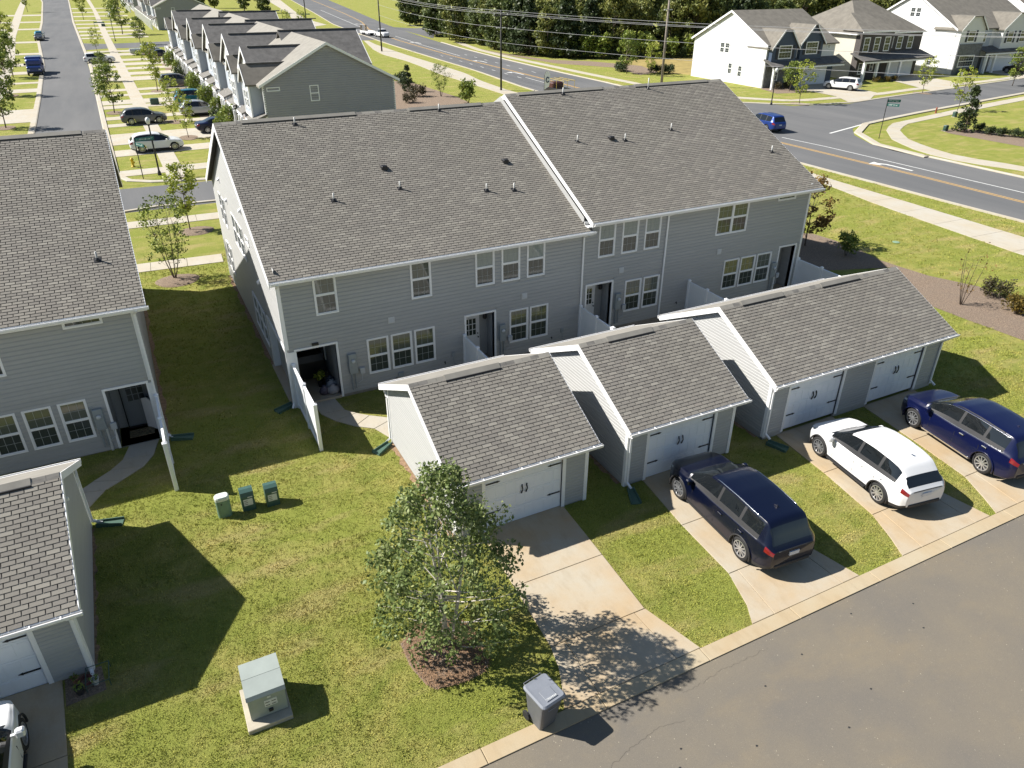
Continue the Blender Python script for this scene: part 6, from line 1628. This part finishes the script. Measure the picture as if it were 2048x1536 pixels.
for i, (x_, y_, k, s_, lab) in enumerate(((48.7, 236, 'c', 1.0, 'slim sapling beside the lamp at the lane'), (49.6, 222, 'c', 1.1, 'dark sapling at the lane crossing the roadside path'), (79.0, 105.5, 'c', 1.0, 'conical shrub-like tree at the foot of the taller pole'), (77.1, 109.6, 'a', 1.15, 'medium tree in front of the woodland at its right end'))): place_tree('sapling', lab, TM[k], (x_, y_, 0), s_, i)
for i, (x_, y_) in enumerate(((81.5, 108.5), (82.4, 107.4), (83.2, 106.4), (77.8, 112), (78.6, 113.5))): shrub('low green shrub at the right end of the woodland', sC, x_, y_, 1.5, group='low shrubs by the woodland')
for i, (x_, y_) in enumerate(((84.5, 210), (87, 211.5))): shrub('clipped round bush at the side road by the woods', sB if 0 else sC, x_, y_, 2.6, group='round bushes at the side road')
for i, (x_, y_) in enumerate(((86.5, 85.2), (88.2, 85.0), (106, 84.2), (108, 83.8), (110, 84.0))): shrub('small shrub at the foot of a house porch across the road', sB if i > 1 else sA, x_, y_, .9, group='porch shrubs across the road')

# woodland beyond the main road
WM = [tree_meshes(60 + i, 11.5, 3.3, 1.2, ['forest', 'forest', 'forest2', 'conifer', 'forest2'][i], 95, 46, .62, 1, .16, ['oval', 'round', 'oval', 'cone', 'vase'][i], clump_r=1.0, loose=.35) for i in range(5)]
rw = np.random.default_rng(77); placed = []
line = [(78, 205), (74.6, 175), (75, 155), (77, 140), (83, 134), (88, 133), (96, 131), (106, 127.5), (116, 124), (128, 121), (142, 119), (158, 118), (176, 118), (195, 120)]
L_ = resample(line, 40)
for row in range(4):
    for i in range(40):
        d_ = np.array(L_[min(i + 1, 39)]) - np.array(L_[max(i - 1, 0)]); d_ = d_ / np.linalg.norm(d_); nn = np.array([-d_[1], d_[0]])
        if nn @ np.array([1, 1]) < 0: nn = -nn
        p_ = np.array(L_[i]) + nn * (1.5 + row * 7.0 + rw.uniform(-1.8, 1.8)) + d_ * rw.uniform(-1.5, 1.5)
        if row and i % 2 == (row % 2): continue
        if 104 < p_[0] < 128 and 200 < p_[1] < 222 or 146 < p_[0] < 170 and 182 < p_[1] < 200: continue
        placed.append((p_[0], p_[1], row))
for (x_, y_, row) in placed:
    k = int(rw.integers(0, 5)); s_ = rw.uniform(.72, 1.1) * (1 + .06 * row)
    place_tree('woodland_tree', ('%s tree %s the woodland beyond the main road' % (['tall oval dark green', 'broad round dark green', 'oval yellowish green', 'conical evergreen', 'vase-shaped yellowish green'][k], ['at the front edge of', 'just behind the front of', 'in the middle of', 'at the back of'][row])), WM[k], (x_, y_, 0), s_, rw.uniform(0, 6.28), group='woodland trees beyond the main road')
for (x_, y_) in ((86, 238), (92, 252), (98, 262), (104, 275), (90, 240), (110, 290), (100, 245), (112, 262), (122, 285), (120, 320), (130, 335), (60, 330), (56, 352), (48, 380), (40, 360)):
    k = int(rw.integers(0, 5)); place_tree('woodland_tree', ('far %s tree at the top edge, %s the main road' % (['oval dark', 'round dark', 'oval yellowish', 'conical', 'vase-shaped'][k], 'left of' if x_ < 70 else 'right of')), WM[k], (x_, y_, 0), rw.uniform(.8, 1.1), rw.uniform(0, 6), group='far trees along the main road')
for i in range(26):
    t = i / 25; x_ = float(np.interp(t, [0, .3, .6, 1], [76.5, 79, 86, 108])) + rw.uniform(-.6, .6); y_ = float(np.interp(t, [0, .3, .6, 1], [160, 138, 131, 125])) + rw.uniform(-.6, .6)
    shrub('%s undergrowth shrub at the %s end of the woodland front' % ('loose green' if i % 2 else 'dense dark', ('far left', 'middle left', 'middle right', 'right')[i * 4 // 26]), sD if i % 2 else sC, x_, y_, rw.uniform(1.6, 2.4), group='undergrowth of the woodland')

# ------------------------------------------------------------------ poles, wires, lamps, signs
MAT['pole'] = M('dark_pole', (.035, .033, .03), .7, .2, 6); MAT['wood_pole'] = M('weathered_pole', (.22, .19, .16), .85, .25, 5); MAT['wire'] = M('wire', (.35, .35, .36), .6, 0)
def pole(label, x, y, h, r_, mat, arms=True, lean=0):
    p = thing('utility_pole', label, 'pole', (x, y, 0)); MB().tube([(0, 0, 0), (lean, 0, h)], [r_, r_ * .7], 10).build('shaft', mat, p, True, smooth=True)
    if arms:
        MB().box(-1.1, 1.1, -.06, .06, h - .75, h - .6).build('crossarm', mat, p, True); MB().box(-.7, .7, -.06, .06, h - 2.2, h - 2.08).build('crossarm', MAT['pipe'], p, True)
        for q in (-1.0, 1.0): MB().lathe([(.05, h - .6), (.07, h - .5), (.04, h - .38)], 8, (q, 0, 0)).build('insulator', MAT['pipe'], p, True)
    return p
pole('dark slim utility pole with crossarms standing behind the roof step', 49.6, 101.0, 10.2, .14, MAT['pole'])
pole('tall weathered double pole before the woodland', 72.9, 94.6, 12.3, .2, MAT['wood_pole']); 
pole('dark pole beside the roadside path and the pickup', 52.3, 163, 11.5, .16, MAT['pole'], False)
pole('slim dark lamp-like pole near the top centre of the roadside path', 60.0, 262, 13, .18, MAT['pole'], False)
def wire(a, b, sag, lab, r_=.02):
    a = Vector(a); b = Vector(b); pts = [a + (b - a) * t - Vector((0, 0, sag * 4 * t * (1 - t))) for t in np.linspace(0, 1, 15)]
    o = MB().tube([tuple(p) for p in pts], r_, 5).build('power_line', MAT['wire']); return tag(o, lab, 'wire', 'overhead power lines')
for q, zz, nm in ((-1.0, 9.85, 'power line on the left end of the upper crossarm'), (0, 10.2, 'topmost power line'), (1.0, 9.85, 'power line on the right end of the upper crossarm'), (0, 8.1, 'middle wire below the crossarms'), (0, 6.2, 'lowest wire')):
    wire((49.6 + q, 101, zz), (78 + q, 46, zz - .2), .5, nm + ', running right from the slim pole'); wire((49.6 + q, 101, zz), (52.3 + q, 163, zz + .6), .5, nm + ', running left from the slim pole')
def street_lamp(label, x, y, h):
    l = thing('street_lamp', label, 'street lamp', (x, y, 0)); MB().lathe([(.16, 0), (.13, .25), (.07, .4), (.055, h - .7), (.1, h - .62), (.11, h - .55)], 10).build('post', MAT['black'], l, True)
    MB().lathe([(.1, h - .55), (.19, h - .25), (.16, h - .1), (.03, h)], 10).build('lantern', M('frosted_glass', (.75, .76, .74), .3, 0) if 'frosted_glass' not in bpy.data.materials else bpy.data.materials['frosted_glass'], l, True, smooth=True)
street_lamp('black lantern street lamp before the white crossover', 2.1, 68.7, 4.6); street_lamp('lantern street lamp at the far lane', 3.5, 212.8, 6); street_lamp('street lamp on the corner verge in front of the navy gabled house', 75.1, 74.4, 4.4); street_lamp('lamp at the lane near the roadside path', 48.5, 241, 5)
MAT['sign_green'] = M('sign_green', (.01, .13, .11), .5, .05)
MAT['sign_text'] = M('sign_lettering', (.62, .68, .66), .5, 0)
def sign_post(label, x, y, h, plates):
    s_ = thing('street_sign', label, 'street sign', (x, y, 0)); MB().tube([(0, 0, 0), (0, 0, h)], .035, 8).build('post', MAT['black'], s_, True)
    for a, z_, w_ in plates:
        m_ = Matrix.Translation((0, 0, z_)) @ Matrix.Rotation(a, 4, 'Z')
        pb = MB().box(.04, w_, -.012, .012, -.13, .13).build('name_plate', MAT['sign_green'], s_, True); pb.matrix_basis = m_
        tx = MB(); q = .16; rs = random.Random(int(w_ * 100))
        while q < w_ - .16:
            b = rs.uniform(.05, .09); tx.box(q, q + .018, -.016, .016, -.06, .06); tx.box(q + .018, q + b, -.016, .016, rs.choice((-.06, -.01, .04)), rs.choice((-.03, .02, .06)) + .01); q += b + .04
        tx.build('lettering', MAT['sign_text'], pb, True)
sign_post('black street sign post with green name plates by the white crossover', .8, 67.9, 3.3, [(R(15), 3.05, 1.5), (R(-60), 2.75, 1.1)])
sign_post('black street sign post with two green plates on the corner lawn', 69.3, 53.1, 3.9, [(R(-28), 3.65, 1.3), (R(-55), 3.3, 1.15)])
sign_post('street sign post at the far lane corner', -.1, 220, 4, [(R(-20), 3.7, 2.4)]); sign_post('green street sign by the roadside path at the lane', 50.5, 226, 4.6, [(R(-20), 4.3, 2.4)])
hy = thing('fire_hydrant', 'yellow fire hydrant on the verge before the white crossover', 'hydrant', (.3, 72.8, 0)); yel = M('hydrant_yellow', (.62, .42, .02), .5, .05)
MB().lathe([(.17, 0), (.17, .06), (.11, .08), (.11, .55), (.15, .57), (.15, .62), (.11, .72), (.04, .8)], 12).build('barrel', yel, hy, True, smooth=True)
MB().lathe([(.06, -.22), (.06, .22)], 8, (0, 0, .42), 'y').build('nozzle', yel, hy, True); MB().lathe([(.07, 0), (.07, .2)], 8, (0, 0, .38), 'x').build('nozzle', yel, hy, True)
hy2 = thing('fire_hydrant', 'small red hydrant on the verge of the right side street', 'hydrant', (88.6, 60.9, 0)); hy2.scale = (.75, .75, .75); MB().lathe([(.2, 0), (.13, .1), (.12, .7), (.17, .75), (.04, .95)], 10).build('barrel', M('hydrant_red', (.25, .06, .03), .5, .05), hy2, True)
for x_, y_, lab in ((4.6, 108.5, 'green utility box on the verge right of the sidewalk'), (2.2, 270, 'dark utility box far up the sidewalk'), (88.3, 58.2, 'dark utility box on the corner lawn beside the walk'), (79.2, 52.8, 'small dark sign board in front of the conical evergreen')):
    u = thing('utility_box', lab, 'utility box', (x_, y_, 0)); u.scale = (.45, .45, .8) if x_ > 50 else (1, 1, 1); MB().bbox(-.5, .5, -.4, .4, 0, .75, .06).build('cabinet', MAT['green_plastic'], u, True); MB().bbox(-.65, .65, -.5, .5, -.05, .05, .01).build('pad', MAT['concrete_pad'], u, True)

ff = thing('feather_flag', 'white feather flag with a blue swirl, showing above the right roof ridge', 'flag', (51.0, 91.0, 0)); MB().tube([(0, 0, 0), (0, 0, 3.0), (.25, 0, 3.5)], .03, 6).build('pole', MAT['black'], ff, True)
o = MB().prism([(.04, 0, 1.2), (.75, 0, 1.6), (.95, 0, 2.7), (.75, 0, 3.35), (.25, 0, 3.5), (.04, 0, 3.0)], (0, .02, 0)).build('cloth', MAT['white'], ff, True); fixn(o.data)
MB().tube([(.5 + .22 * math.cos(a), -.02, 2.4 + .3 * math.sin(a)) for a in np.linspace(.6, 5.9, 14)], .07, 6).build('emblem', MAT['wall_navy'], ff, True)
# ------------------------------------------------------------------ near props
MAT['tx_green'] = M('transformer_green', (.29, .325, .30), .45, .06, 3)
MAT['tx_dark'] = M('pedestal_green', (.045, .10, .085), .45, .08, 5)
MAT['ped_pale'] = M('pedestal_pale_green', (.15, .25, .18), .5, .1, 5)
MAT['label'] = M('label_white', (.62, .63, .62), .5, .1, 30)
MAT['label_ink'] = M('label_ink', (.06, .06, .06), .6, 0)
t = thing('pad_transformer', 'pale green pad-mounted transformer on the near lawn', 'transformer', (.13, 12.72, 0))
MB().bbox(-.52, .47, -.60, .64, -.05, .12, .012).build('pad', MAT['concrete_pad'], t, True)
c = MB(); x0, x1 = -.4, .42
prof = [(-.36, .14), (-.36, .78), (-.32, .86), (.10, .94), (.52, .94), (.56, .90), (.56, .14)]
c.prism([(x0, a, b) for a, b in prof], (x1 - x0, 0, 0)); cab = c.build('cabinet', MAT['tx_green'], t, True); fixn(cab.data)
MB().prism([(x0 - .02, -.40, .80), (x0 - .02, -.345, .885), (x0 - .02, .10, .965), (x0 - .02, .10, .945), (x0 - .02, -.33, .865), (x0 - .02, -.375, .80)], (x1 - x0 + .04, 0, 0)).build('hood', MAT['tx_green'], t, True)
MB().prism([(x0 - .02, .108, .967), (x0 - .02, .58, .967), (x0 - .02, .58, .90), (x0 - .02, .562, .90), (x0 - .02, .562, .946), (x0 - .02, .108, .946)], (x1 - x0 + .04, 0, 0)).build('lid', MAT['tx_green'], t, True)
MB().box(-.06, .22, -.368, -.361, .42, .62).build('warning_label', MAT['label'], t, True)
for k in range(4): MB().box(-.045 + .14 * (k % 2), .055 + .14 * (k % 2), -.3715, -.3685, .45 + .09 * (k // 2), .47 + .09 * (k // 2)).build('label_print', MAT['label_ink'], t, True)
MB().box(.02, .1, -.368, -.361, .68, .73).build('number_label', MAT['label'], t, True); MB().bbox(.0, .1, -.40, -.361, .26, .34, .01).build('lock', MAT['black'], t, True)
MB().bbox(.425, .455, .2, .4, .35, .7, .006).build('side_handle', MAT['pipe'], t, True)
def pedestal(label, x, y, dark=True):
    t = thing('utility_pedestal', label, 'utility pedestal', (x, y, 0), group='utility pedestals on the lawn'); t.scale = (1.25, 1.2, 1.1)
    m_ = MAT['tx_dark'] if dark else MAT['ped_pale']
    if dark:
        pr = [(-.15, 0), (-.16, .50), (-.12, .62), (-.02, .68), (.12, .66), (.16, .6), (.15, 0)]
        o = MB().prism([(-.16, a, b) for a, b in pr], (.32, 0, 0)).build('housing', m_, t, True); fixn(o.data)
        MB().box(-.11, .11, -.164, -.155, .2, .42).build('label_plate', MAT['label'], t, True); MB().box(.0, .12, -.166, -.157, .46, .49).build('label_strip', MAT['label'], t, True)
        for k in range(3): MB().box(-.09, -.01, -.1675, -.1645, .24 + .06 * k, .255 + .06 * k).build('label_print', MAT['label_ink'], t, True)
    else:
        n = 12; ring = lambda s_, z_: [(.17 * s_ * math.copysign(abs(math.cos(a)) ** .6, math.cos(a)), .13 * s_ * math.copysign(abs(math.sin(a)) ** .6, math.sin(a)), z_) for a in np.linspace(0, 2 * math.pi, 17)[:-1]]
        vs = ring(1, 0) + ring(1.02, .56) + ring(1.0, .62) + ring(.85, .66); fs = [tuple(range(48, 64))]
        for k in range(3):
            for i in range(16): fs.append((k * 16 + i, k * 16 + (i + 1) % 16, (k + 1) * 16 + (i + 1) % 16, (k + 1) * 16 + i))
        o = MB().add(vs, fs).build('housing', m_, t, True)
        cp = [(a * 1.04, b * 1.04, z_) for a, b, z_ in ring(1, .57) + ring(1, .655)]; cp += [(a * .9, b * .9, .69) for a, b, _ in ring(1, 0)]
        fs = [tuple(range(32, 48))] + [(k * 16 + i, k * 16 + (i + 1) % 16, (k + 1) * 16 + (i + 1) % 16, (k + 1) * 16 + i) for k in range(2) for i in range(16)]
        MB().add(cp, fs).build('cap', M('pedestal_cap', (.6, .66, .58), .5, .05), t, True)
        MB().lathe([(.018, -.14), (.018, -.15)], 8, (-.04, 0, .48), 'y').build('lock_hole', MAT['black'], t, True)
pedestal('pale green pedestal with a whitish cap, leftmost of three', .30, 20.4, False); pedestal('dark green pedestal with label, middle of three', 1.03, 20.45); pedestal('dark green pedestal with label, rightmost of three', 1.76, 20.35)

def splash(label, x, y, ang, L=.75):
    t = thing('splash_block', label, 'splash block', (x, y, 0), ang, 'green splash blocks')
    vs = []; fs = []
    for i, q in enumerate((0, L)):
        w = .11 + .07 * i; z_ = .10 - .05 * i
        vs += [(q, -w, 0), (q, -w, z_ + .05), (q, -w + .03, z_ + .05), (q, -w + .04, z_ - .02), (q, w - .04, z_ - .02), (q, w - .03, z_ + .05), (q, w, z_ + .05), (q, w, 0)]
    for k in range(7): fs.append((k, k + 1, 8 + k + 1, 8 + k))
    fs += [tuple(range(7, -1, -1)), tuple(range(8, 16))]
    o = MB().add(vs, fs).build('trough', MAT['splash'], t, True); fixn(o.data)
splash('green splash block at the rear corner of the birch-side garage', 6.2, 21.85, R(210)); splash('green splash block at the foot of the corner porch fence', 3.7, 26.2, R(203)); splash('green splash block at the front corner of the middle garage', 12.42, 15.72, R(-110)); splash('green splash block at the front corner of the double garage', 18.45, 15.78, R(-65)); splash('green splash block behind the left garage', -3.3, 21.62, R(-14)); splash('green splash block beside the left building fence', -.8, 25.72, R(-14))

# wheeled bin at the kerb
b = thing('wheeled_bin', 'dark grey wheeled bin with lid lettering at the alley kerb', 'bin', (5.66, 9.47, .03), R(10)); MAT['bin'] = M('bin_grey', (.12, .125, .135), .5, .1, 6); MAT['binlid'] = M('bin_lid_grey', (.19, .205, .235), .45, .06, 4)
def ringr(w, d, r_, z_, oy=0): 
    out = []
    for cx, cy, a0 in ((w - r_, d - r_, 0), (-w + r_, d - r_, 90), (-w + r_, -d + r_, 180), (w - r_, -d + r_, 270)):
        for k in range(4): a = R(a0 + k * 30); out.append((cx + r_ * math.cos(a), cy + r_ * math.sin(a) + oy, z_))
    return out
vs = ringr(.22, .23, .05, .0, .05) + ringr(.25, .27, .06, .35, .03) + ringr(.29, .33, .07, .92) + ringr(.31, .355, .07, .93) + ringr(.31, .355, .07, 1.0)
fs = [tuple(range(15, -1, -1))] + [(k * 16 + i, k * 16 + (i + 1) % 16, (k + 1) * 16 + (i + 1) % 16, (k + 1) * 16 + i) for k in range(4) for i in range(16)]
o = MB().add(vs, fs).build('body', MAT['bin'], b, True)
vs = ringr(.33, .38, .08, .985, -.01) + ringr(.335, .385, .08, 1.02, -.01) + ringr(.30, .35, .07, 1.06, -.01) + ringr(.25, .30, .06, 1.055, -.01)
fs = [tuple(range(48, 64))] + [(k * 16 + i, k * 16 + (i + 1) % 16, (k + 1) * 16 + (i + 1) % 16, (k + 1) * 16 + i) for k in range(3) for i in range(16)]
lid = MB().add(vs, fs).build('lid', MAT['binlid'], b, True)
MB().bbox(-.15, .15, -.30, .0, 1.05, 1.075, .006).build('lid_panel', MAT['binlid'], lid, True)
tc = bpy.data.curves.new('lettering', 'FONT'); tc.body = 'TRIANA'; tc.size = .095; tc.extrude = .004; tc.align_x = 'CENTER'
tco = bpy.data.objects.new('lettering_source', tc); COL.objects.link(tco); tco.location = (0, 0, 0)
dg = bpy.context.evaluated_depsgraph_get(); tme = bpy.data.meshes.new_from_object(tco.evaluated_get(dg)); bpy.data.objects.remove(tco); tme.materials.clear(); tme.materials.append(MAT['label'])
link('lettering', tme, lid, True, mw=Matrix.Translation((0, -.285, 1.078)) @ Matrix.Diagonal((.85, .8, 1, 1)))
MB().tube([(-.24, .36, .98), (-.24, .43, 1.0), (.24, .43, 1.0), (.24, .36, .98)], .016, 6).build('handle', MAT['bin'], b, True)
for s_ in (-1, 1): MB().lathe([(.11, -.03), (.125, -.02), (.125, .02), (.11, .03)], 14, (s_ * .27, .27, .12), 'x').build('wheel', MAT['tyre'], b, True)
MB().box(-.12, .12, -.312, -.295, .72, .75).build('front_bar', MAT['binlid'], b, True); MB().box(-.08, .08, -.325, -.31, .82, .86).build('front_plate', MAT['bin'], b, True)

# small things on the lawns
w = thing('valve_cover', 'round pale green valve cover on the right-hand lawn', 'valve cover', (42.3, 29.4, 0)); MB().lathe([(.22, 0), (.22, .03), (.19, .04), (.02, .045)], 16).build('lid', M('valve_green', (.2, .3, .2), .6, .1), w, True)
for x_, y_, ang, lab in ((5.0, 11.35, .3, 'dark wire hoop edging at the birch bed'),):
    e = thing('wire_edging', lab, 'garden edging', (x_, y_, .04), ang)
    for k in range(3): MB().tube([(.0 + k * .06, -.25 + k * .12, 0), (.03 + k * .06, -.2 + k * .12, .2), (.06 + k * .06, -.05 + k * .12, .24), (.05 + k * .06, .05 + k * .12, 0)], .008, 5).build('hoop', MAT['black'], e, True)
# clutter at the left garage corner
pots = thing('plant_stand', 'low wire stand with pots beside the left garage corner', 'plant stand', (-3.35, 15.3, 0))
st_ = MB()
for a, c_ in ((-.25, -.3), (.25, -.3), (-.25, .3), (.25, .3)): st_.tube([(a, c_, 0), (a, c_, .22)], .009, 6)
for a in (-.25, .25): st_.tube([(a, -.3, .21), (a, .3, .21)], .009, 6)
for a in (-.3, .3): st_.tube([(-.25, a, .21), (.25, a, .21)], .009, 6)
st_.build('frame', MAT['tx_dark'], pots, True)
for x_, y_, r_, lab in ((-3.42, 15.2, .09, 'pale pot under the wire stand by the left garage'), (-3.85, 15.45, .08, 'small clay pot in the bed by the left garage'), (-3.75, 15.05, .1, 'black pot in front of the left garage bed')):
    q = thing('flower_pot', lab, 'pot', (x_, y_, .01)); MB().lathe([(r_ * .7, 0), (r_, r_ * 1.7), (r_ * 1.08, r_ * 1.7), (r_ * 1.08, r_ * 1.95), (r_ * .9, r_ * 1.95), (r_ * .85, r_ * 1.6)], 12).build('pot', M('pot_' + str(int(r_ * 100)), {.09: (.5, .5, .48), .08: (.3, .16, .1), .1: (.03, .03, .035)}[r_], .6, .1), q, True)
    V, Fq, T = leaves([(0, 0, r_ * 2.2)], [r_ * 1.3], 40, .07, rgp, 0); link('plant', np_mesh('plant', V, Fq, LF['street'], {'tone': T}), q, True)
hs = thing('garden_hose', 'coiled dark red hose by the left garage corner', 'hose', (-3.62, 15.3, .03)); MB().tube([(.13 * math.cos(a) * (1 + a * .01), .16 * math.sin(a), .02 + a * .006) for a in np.linspace(0, 18, 60)], .012, 6).build('coil', M('hose_red', (.12, .03, .03), .5, .1), hs, True, smooth=True)
# porch furniture in the corner porch
fz = .105
g = thing('covered_grill', 'black covered grill standing in the corner porch', 'grill', (4.85, 28.0, fz))
o = MB().prism([(-.6, -.3, .1), (-.6, .3, .1), (-.6, .33, .85), (-.6, .22, 1.1), (-.6, -.22, 1.1), (-.6, -.33, .85)], (1.15, 0, 0)).build('cover', MAT['black'], g, True); fixn(o.data)
for x_ in (-.5, .45): MB().lathe([(.08, -.03), (.08, .03)], 10, (x_, -.28, .08), 'y').build('wheel', MAT['tyre'], g, True)
ch = thing('patio_chair', 'grey slatted patio chair at the back of the corner porch', 'chair', (4.5, 29.3, fz), R(10))
for k in range(5): MB().box(-.26, .26, -.25 + k * .1, -.17 + k * .1, .4, .43).build('seat_slat', MAT['meter'], ch, True)
for k in range(4): MB().box(-.26, .26, .27, .3, .5 + k * .12, .59 + k * .12).build('back_slat', MAT['meter'], ch, True)
for a in (-.25, .23):
    for c_ in (-.24, .26): MB().box(a, a + .03, c_, c_ + .03, 0, .42 if c_ < 0 else .95).build('leg', MAT['meter'], ch, True)
pp = thing('potted_plant', 'yellow-green potted plant on the corner porch', 'plant', (5.05, 27.05, fz)); MB().lathe([(.11, 0), (.16, .28), (.17, .3), (.14, .3)], 12).build('pot', MAT['black'], pp, True); V, Fq, T = leaves([(0, 0, .45), (.08, .05, .55), (-.08, 0, .5)], [.22, .18, .18], 26, .2, rgp, 1.0, asp=.3); link('foliage', np_mesh('foliage', V, Fq, LF['lime'], {'tone': T}), pp, True)
def bag(label, x, y, s_, m_, z_=fz):
    q = thing('stuffed_bag', label, 'bag', (x, y, z_)); mb = MB().lathe([(.02 * s_, 0), (.2 * s_, .04), (.25 * s_, .16), (.19 * s_, .3), (.06 * s_, .36), (.09 * s_, .42)], 10); mb.v = [(a * (1 + .2 * math.sin(7 * b_ + s_)), b_ * .8, c_) for a, b_, c_ in mb.v]; mb.build('sack', m_, q, True, smooth=True)
gb_ = M('bag_grey', (.28, .28, .31), .6, .25, 9); bag('grey stuffed bag at the porch edge, nearest the path', 5.35, 26.25, 1.0, gb_); bag('pale patterned bag behind the grey bag on the porch', 5.4, 26.65, .9, M('bag_pale', (.42, .44, .47), .6, .5, 14)); bag('dark bag leaning on the porch wall behind the pale one', 5.42, 27.0, .8, M('bag_dark', (.06, .07, .09), .6, .4, 12)); bag('dark purple bag beside the grey one on the porch', 5.0, 26.3, .75, M('bag_purple', (.07, .06, .09), .6, .3, 12))
mt = thing('door_mat', 'patterned tan and black door mat at the left building', 'mat', (-1.72, 26.75, .0)); MB().bbox(-.42, .42, -.26, .26, .0, .018, .004).build('mat', M('mat_pattern', (.20, .16, .09), .9, .85, 14), mt, True)
x_ = MB().prism([(-1.95 + .45, 26.0 + 1.1, 0), (-1.95 + .75, 26.0 + .75, 0), (-1.95 + .75, 26.0 + .75, 1.2), (-1.95 + .62, 26.9, 1.3), (-1.95 + .45, 27.1, 1.2)], (.03, .03, 0)); bd = thing('leaning_board', 'white board leaning inside the left building porch', 'board', (-1.4, 26.9, 0)); o = x_.build('board', MAT['white'], bd); fixn(o.data)
# litter: pebbles and stains on the alley
st2 = np.random.default_rng(12); n = 800; P = np.stack([st2.uniform(0, 30, n), 9.05 - 7.5 * st2.uniform(0, 1, n) ** 1.8], 1); V = []; Fq = []
for i in range(n):
    r_ = st2.uniform(.005, .017); z_ = .004 + r_ * .6; o_ = len(V)
    for a in range(5): V.append((P[i, 0] + r_ * math.cos(a * 1.257), P[i, 1] + r_ * math.sin(a * 1.257), .003))
    V.append((P[i, 0], P[i, 1], z_))
    for a in range(5): Fq.append((o_ + a, o_ + (a + 1) % 5, o_ + 5))
tag(link('pebbles', np_mesh('pebbles', V, Fq, M('pebble', (.32, .28, .21), .9, .4, 30))), 'scattered pale pebbles on the alley asphalt', 'pebbles', kind='stuff')
for i, (x_, y_) in enumerate(((7.6, 7.0), (7.75, 7.15), (8.05, 7.5), (9.6, 6.8), (10.9, 7.9), (12.4, 8.2), (14.6, 8.6), (15.9, 7.4), (13.1, 6.7), (16.4, 8.1), (11.8, 6.2), (9.1, 6.1))):
    tag(MB().face([(x_ + .03 * math.cos(a) * (1 + .3 * math.sin(3 * a + i)), y_ + .025 * math.sin(a), .0075) for a in np.linspace(0, 6.28, 9)[:-1]]).build('oil_spot', MAT['dark']), kind='structure')

MAT['crack'] = M('asphalt_crack', (.10, .088, .075), .95, .2, 20)
def crack(pts, w, seed, mat='crack', z=.0072):
    rc = np.random.default_rng(seed); P = resample(pts, 40); vs = []; fs = []
    for i, (x, y) in enumerate(P):
        jx, jy = rc.normal(0, .025, 2); k = w * rc.uniform(.2, .8)
        vs += [(x + jx, y + jy + k, z), (x + jx, y + jy - k, z)]
        if i: fs.append((2 * i - 2, 2 * i - 1, 2 * i + 1, 2 * i))
    tag(MB().add(vs, fs).build('asphalt_crack', MAT[mat]), kind='structure')
crack([(5.8, 7.6), (7.0, 8.0), (8.0, 8.15), (8.6, 8.0)], .006, 1); crack([(9.0, 8.6), (10.4, 8.75), (11.8, 8.7)], .005, 2)
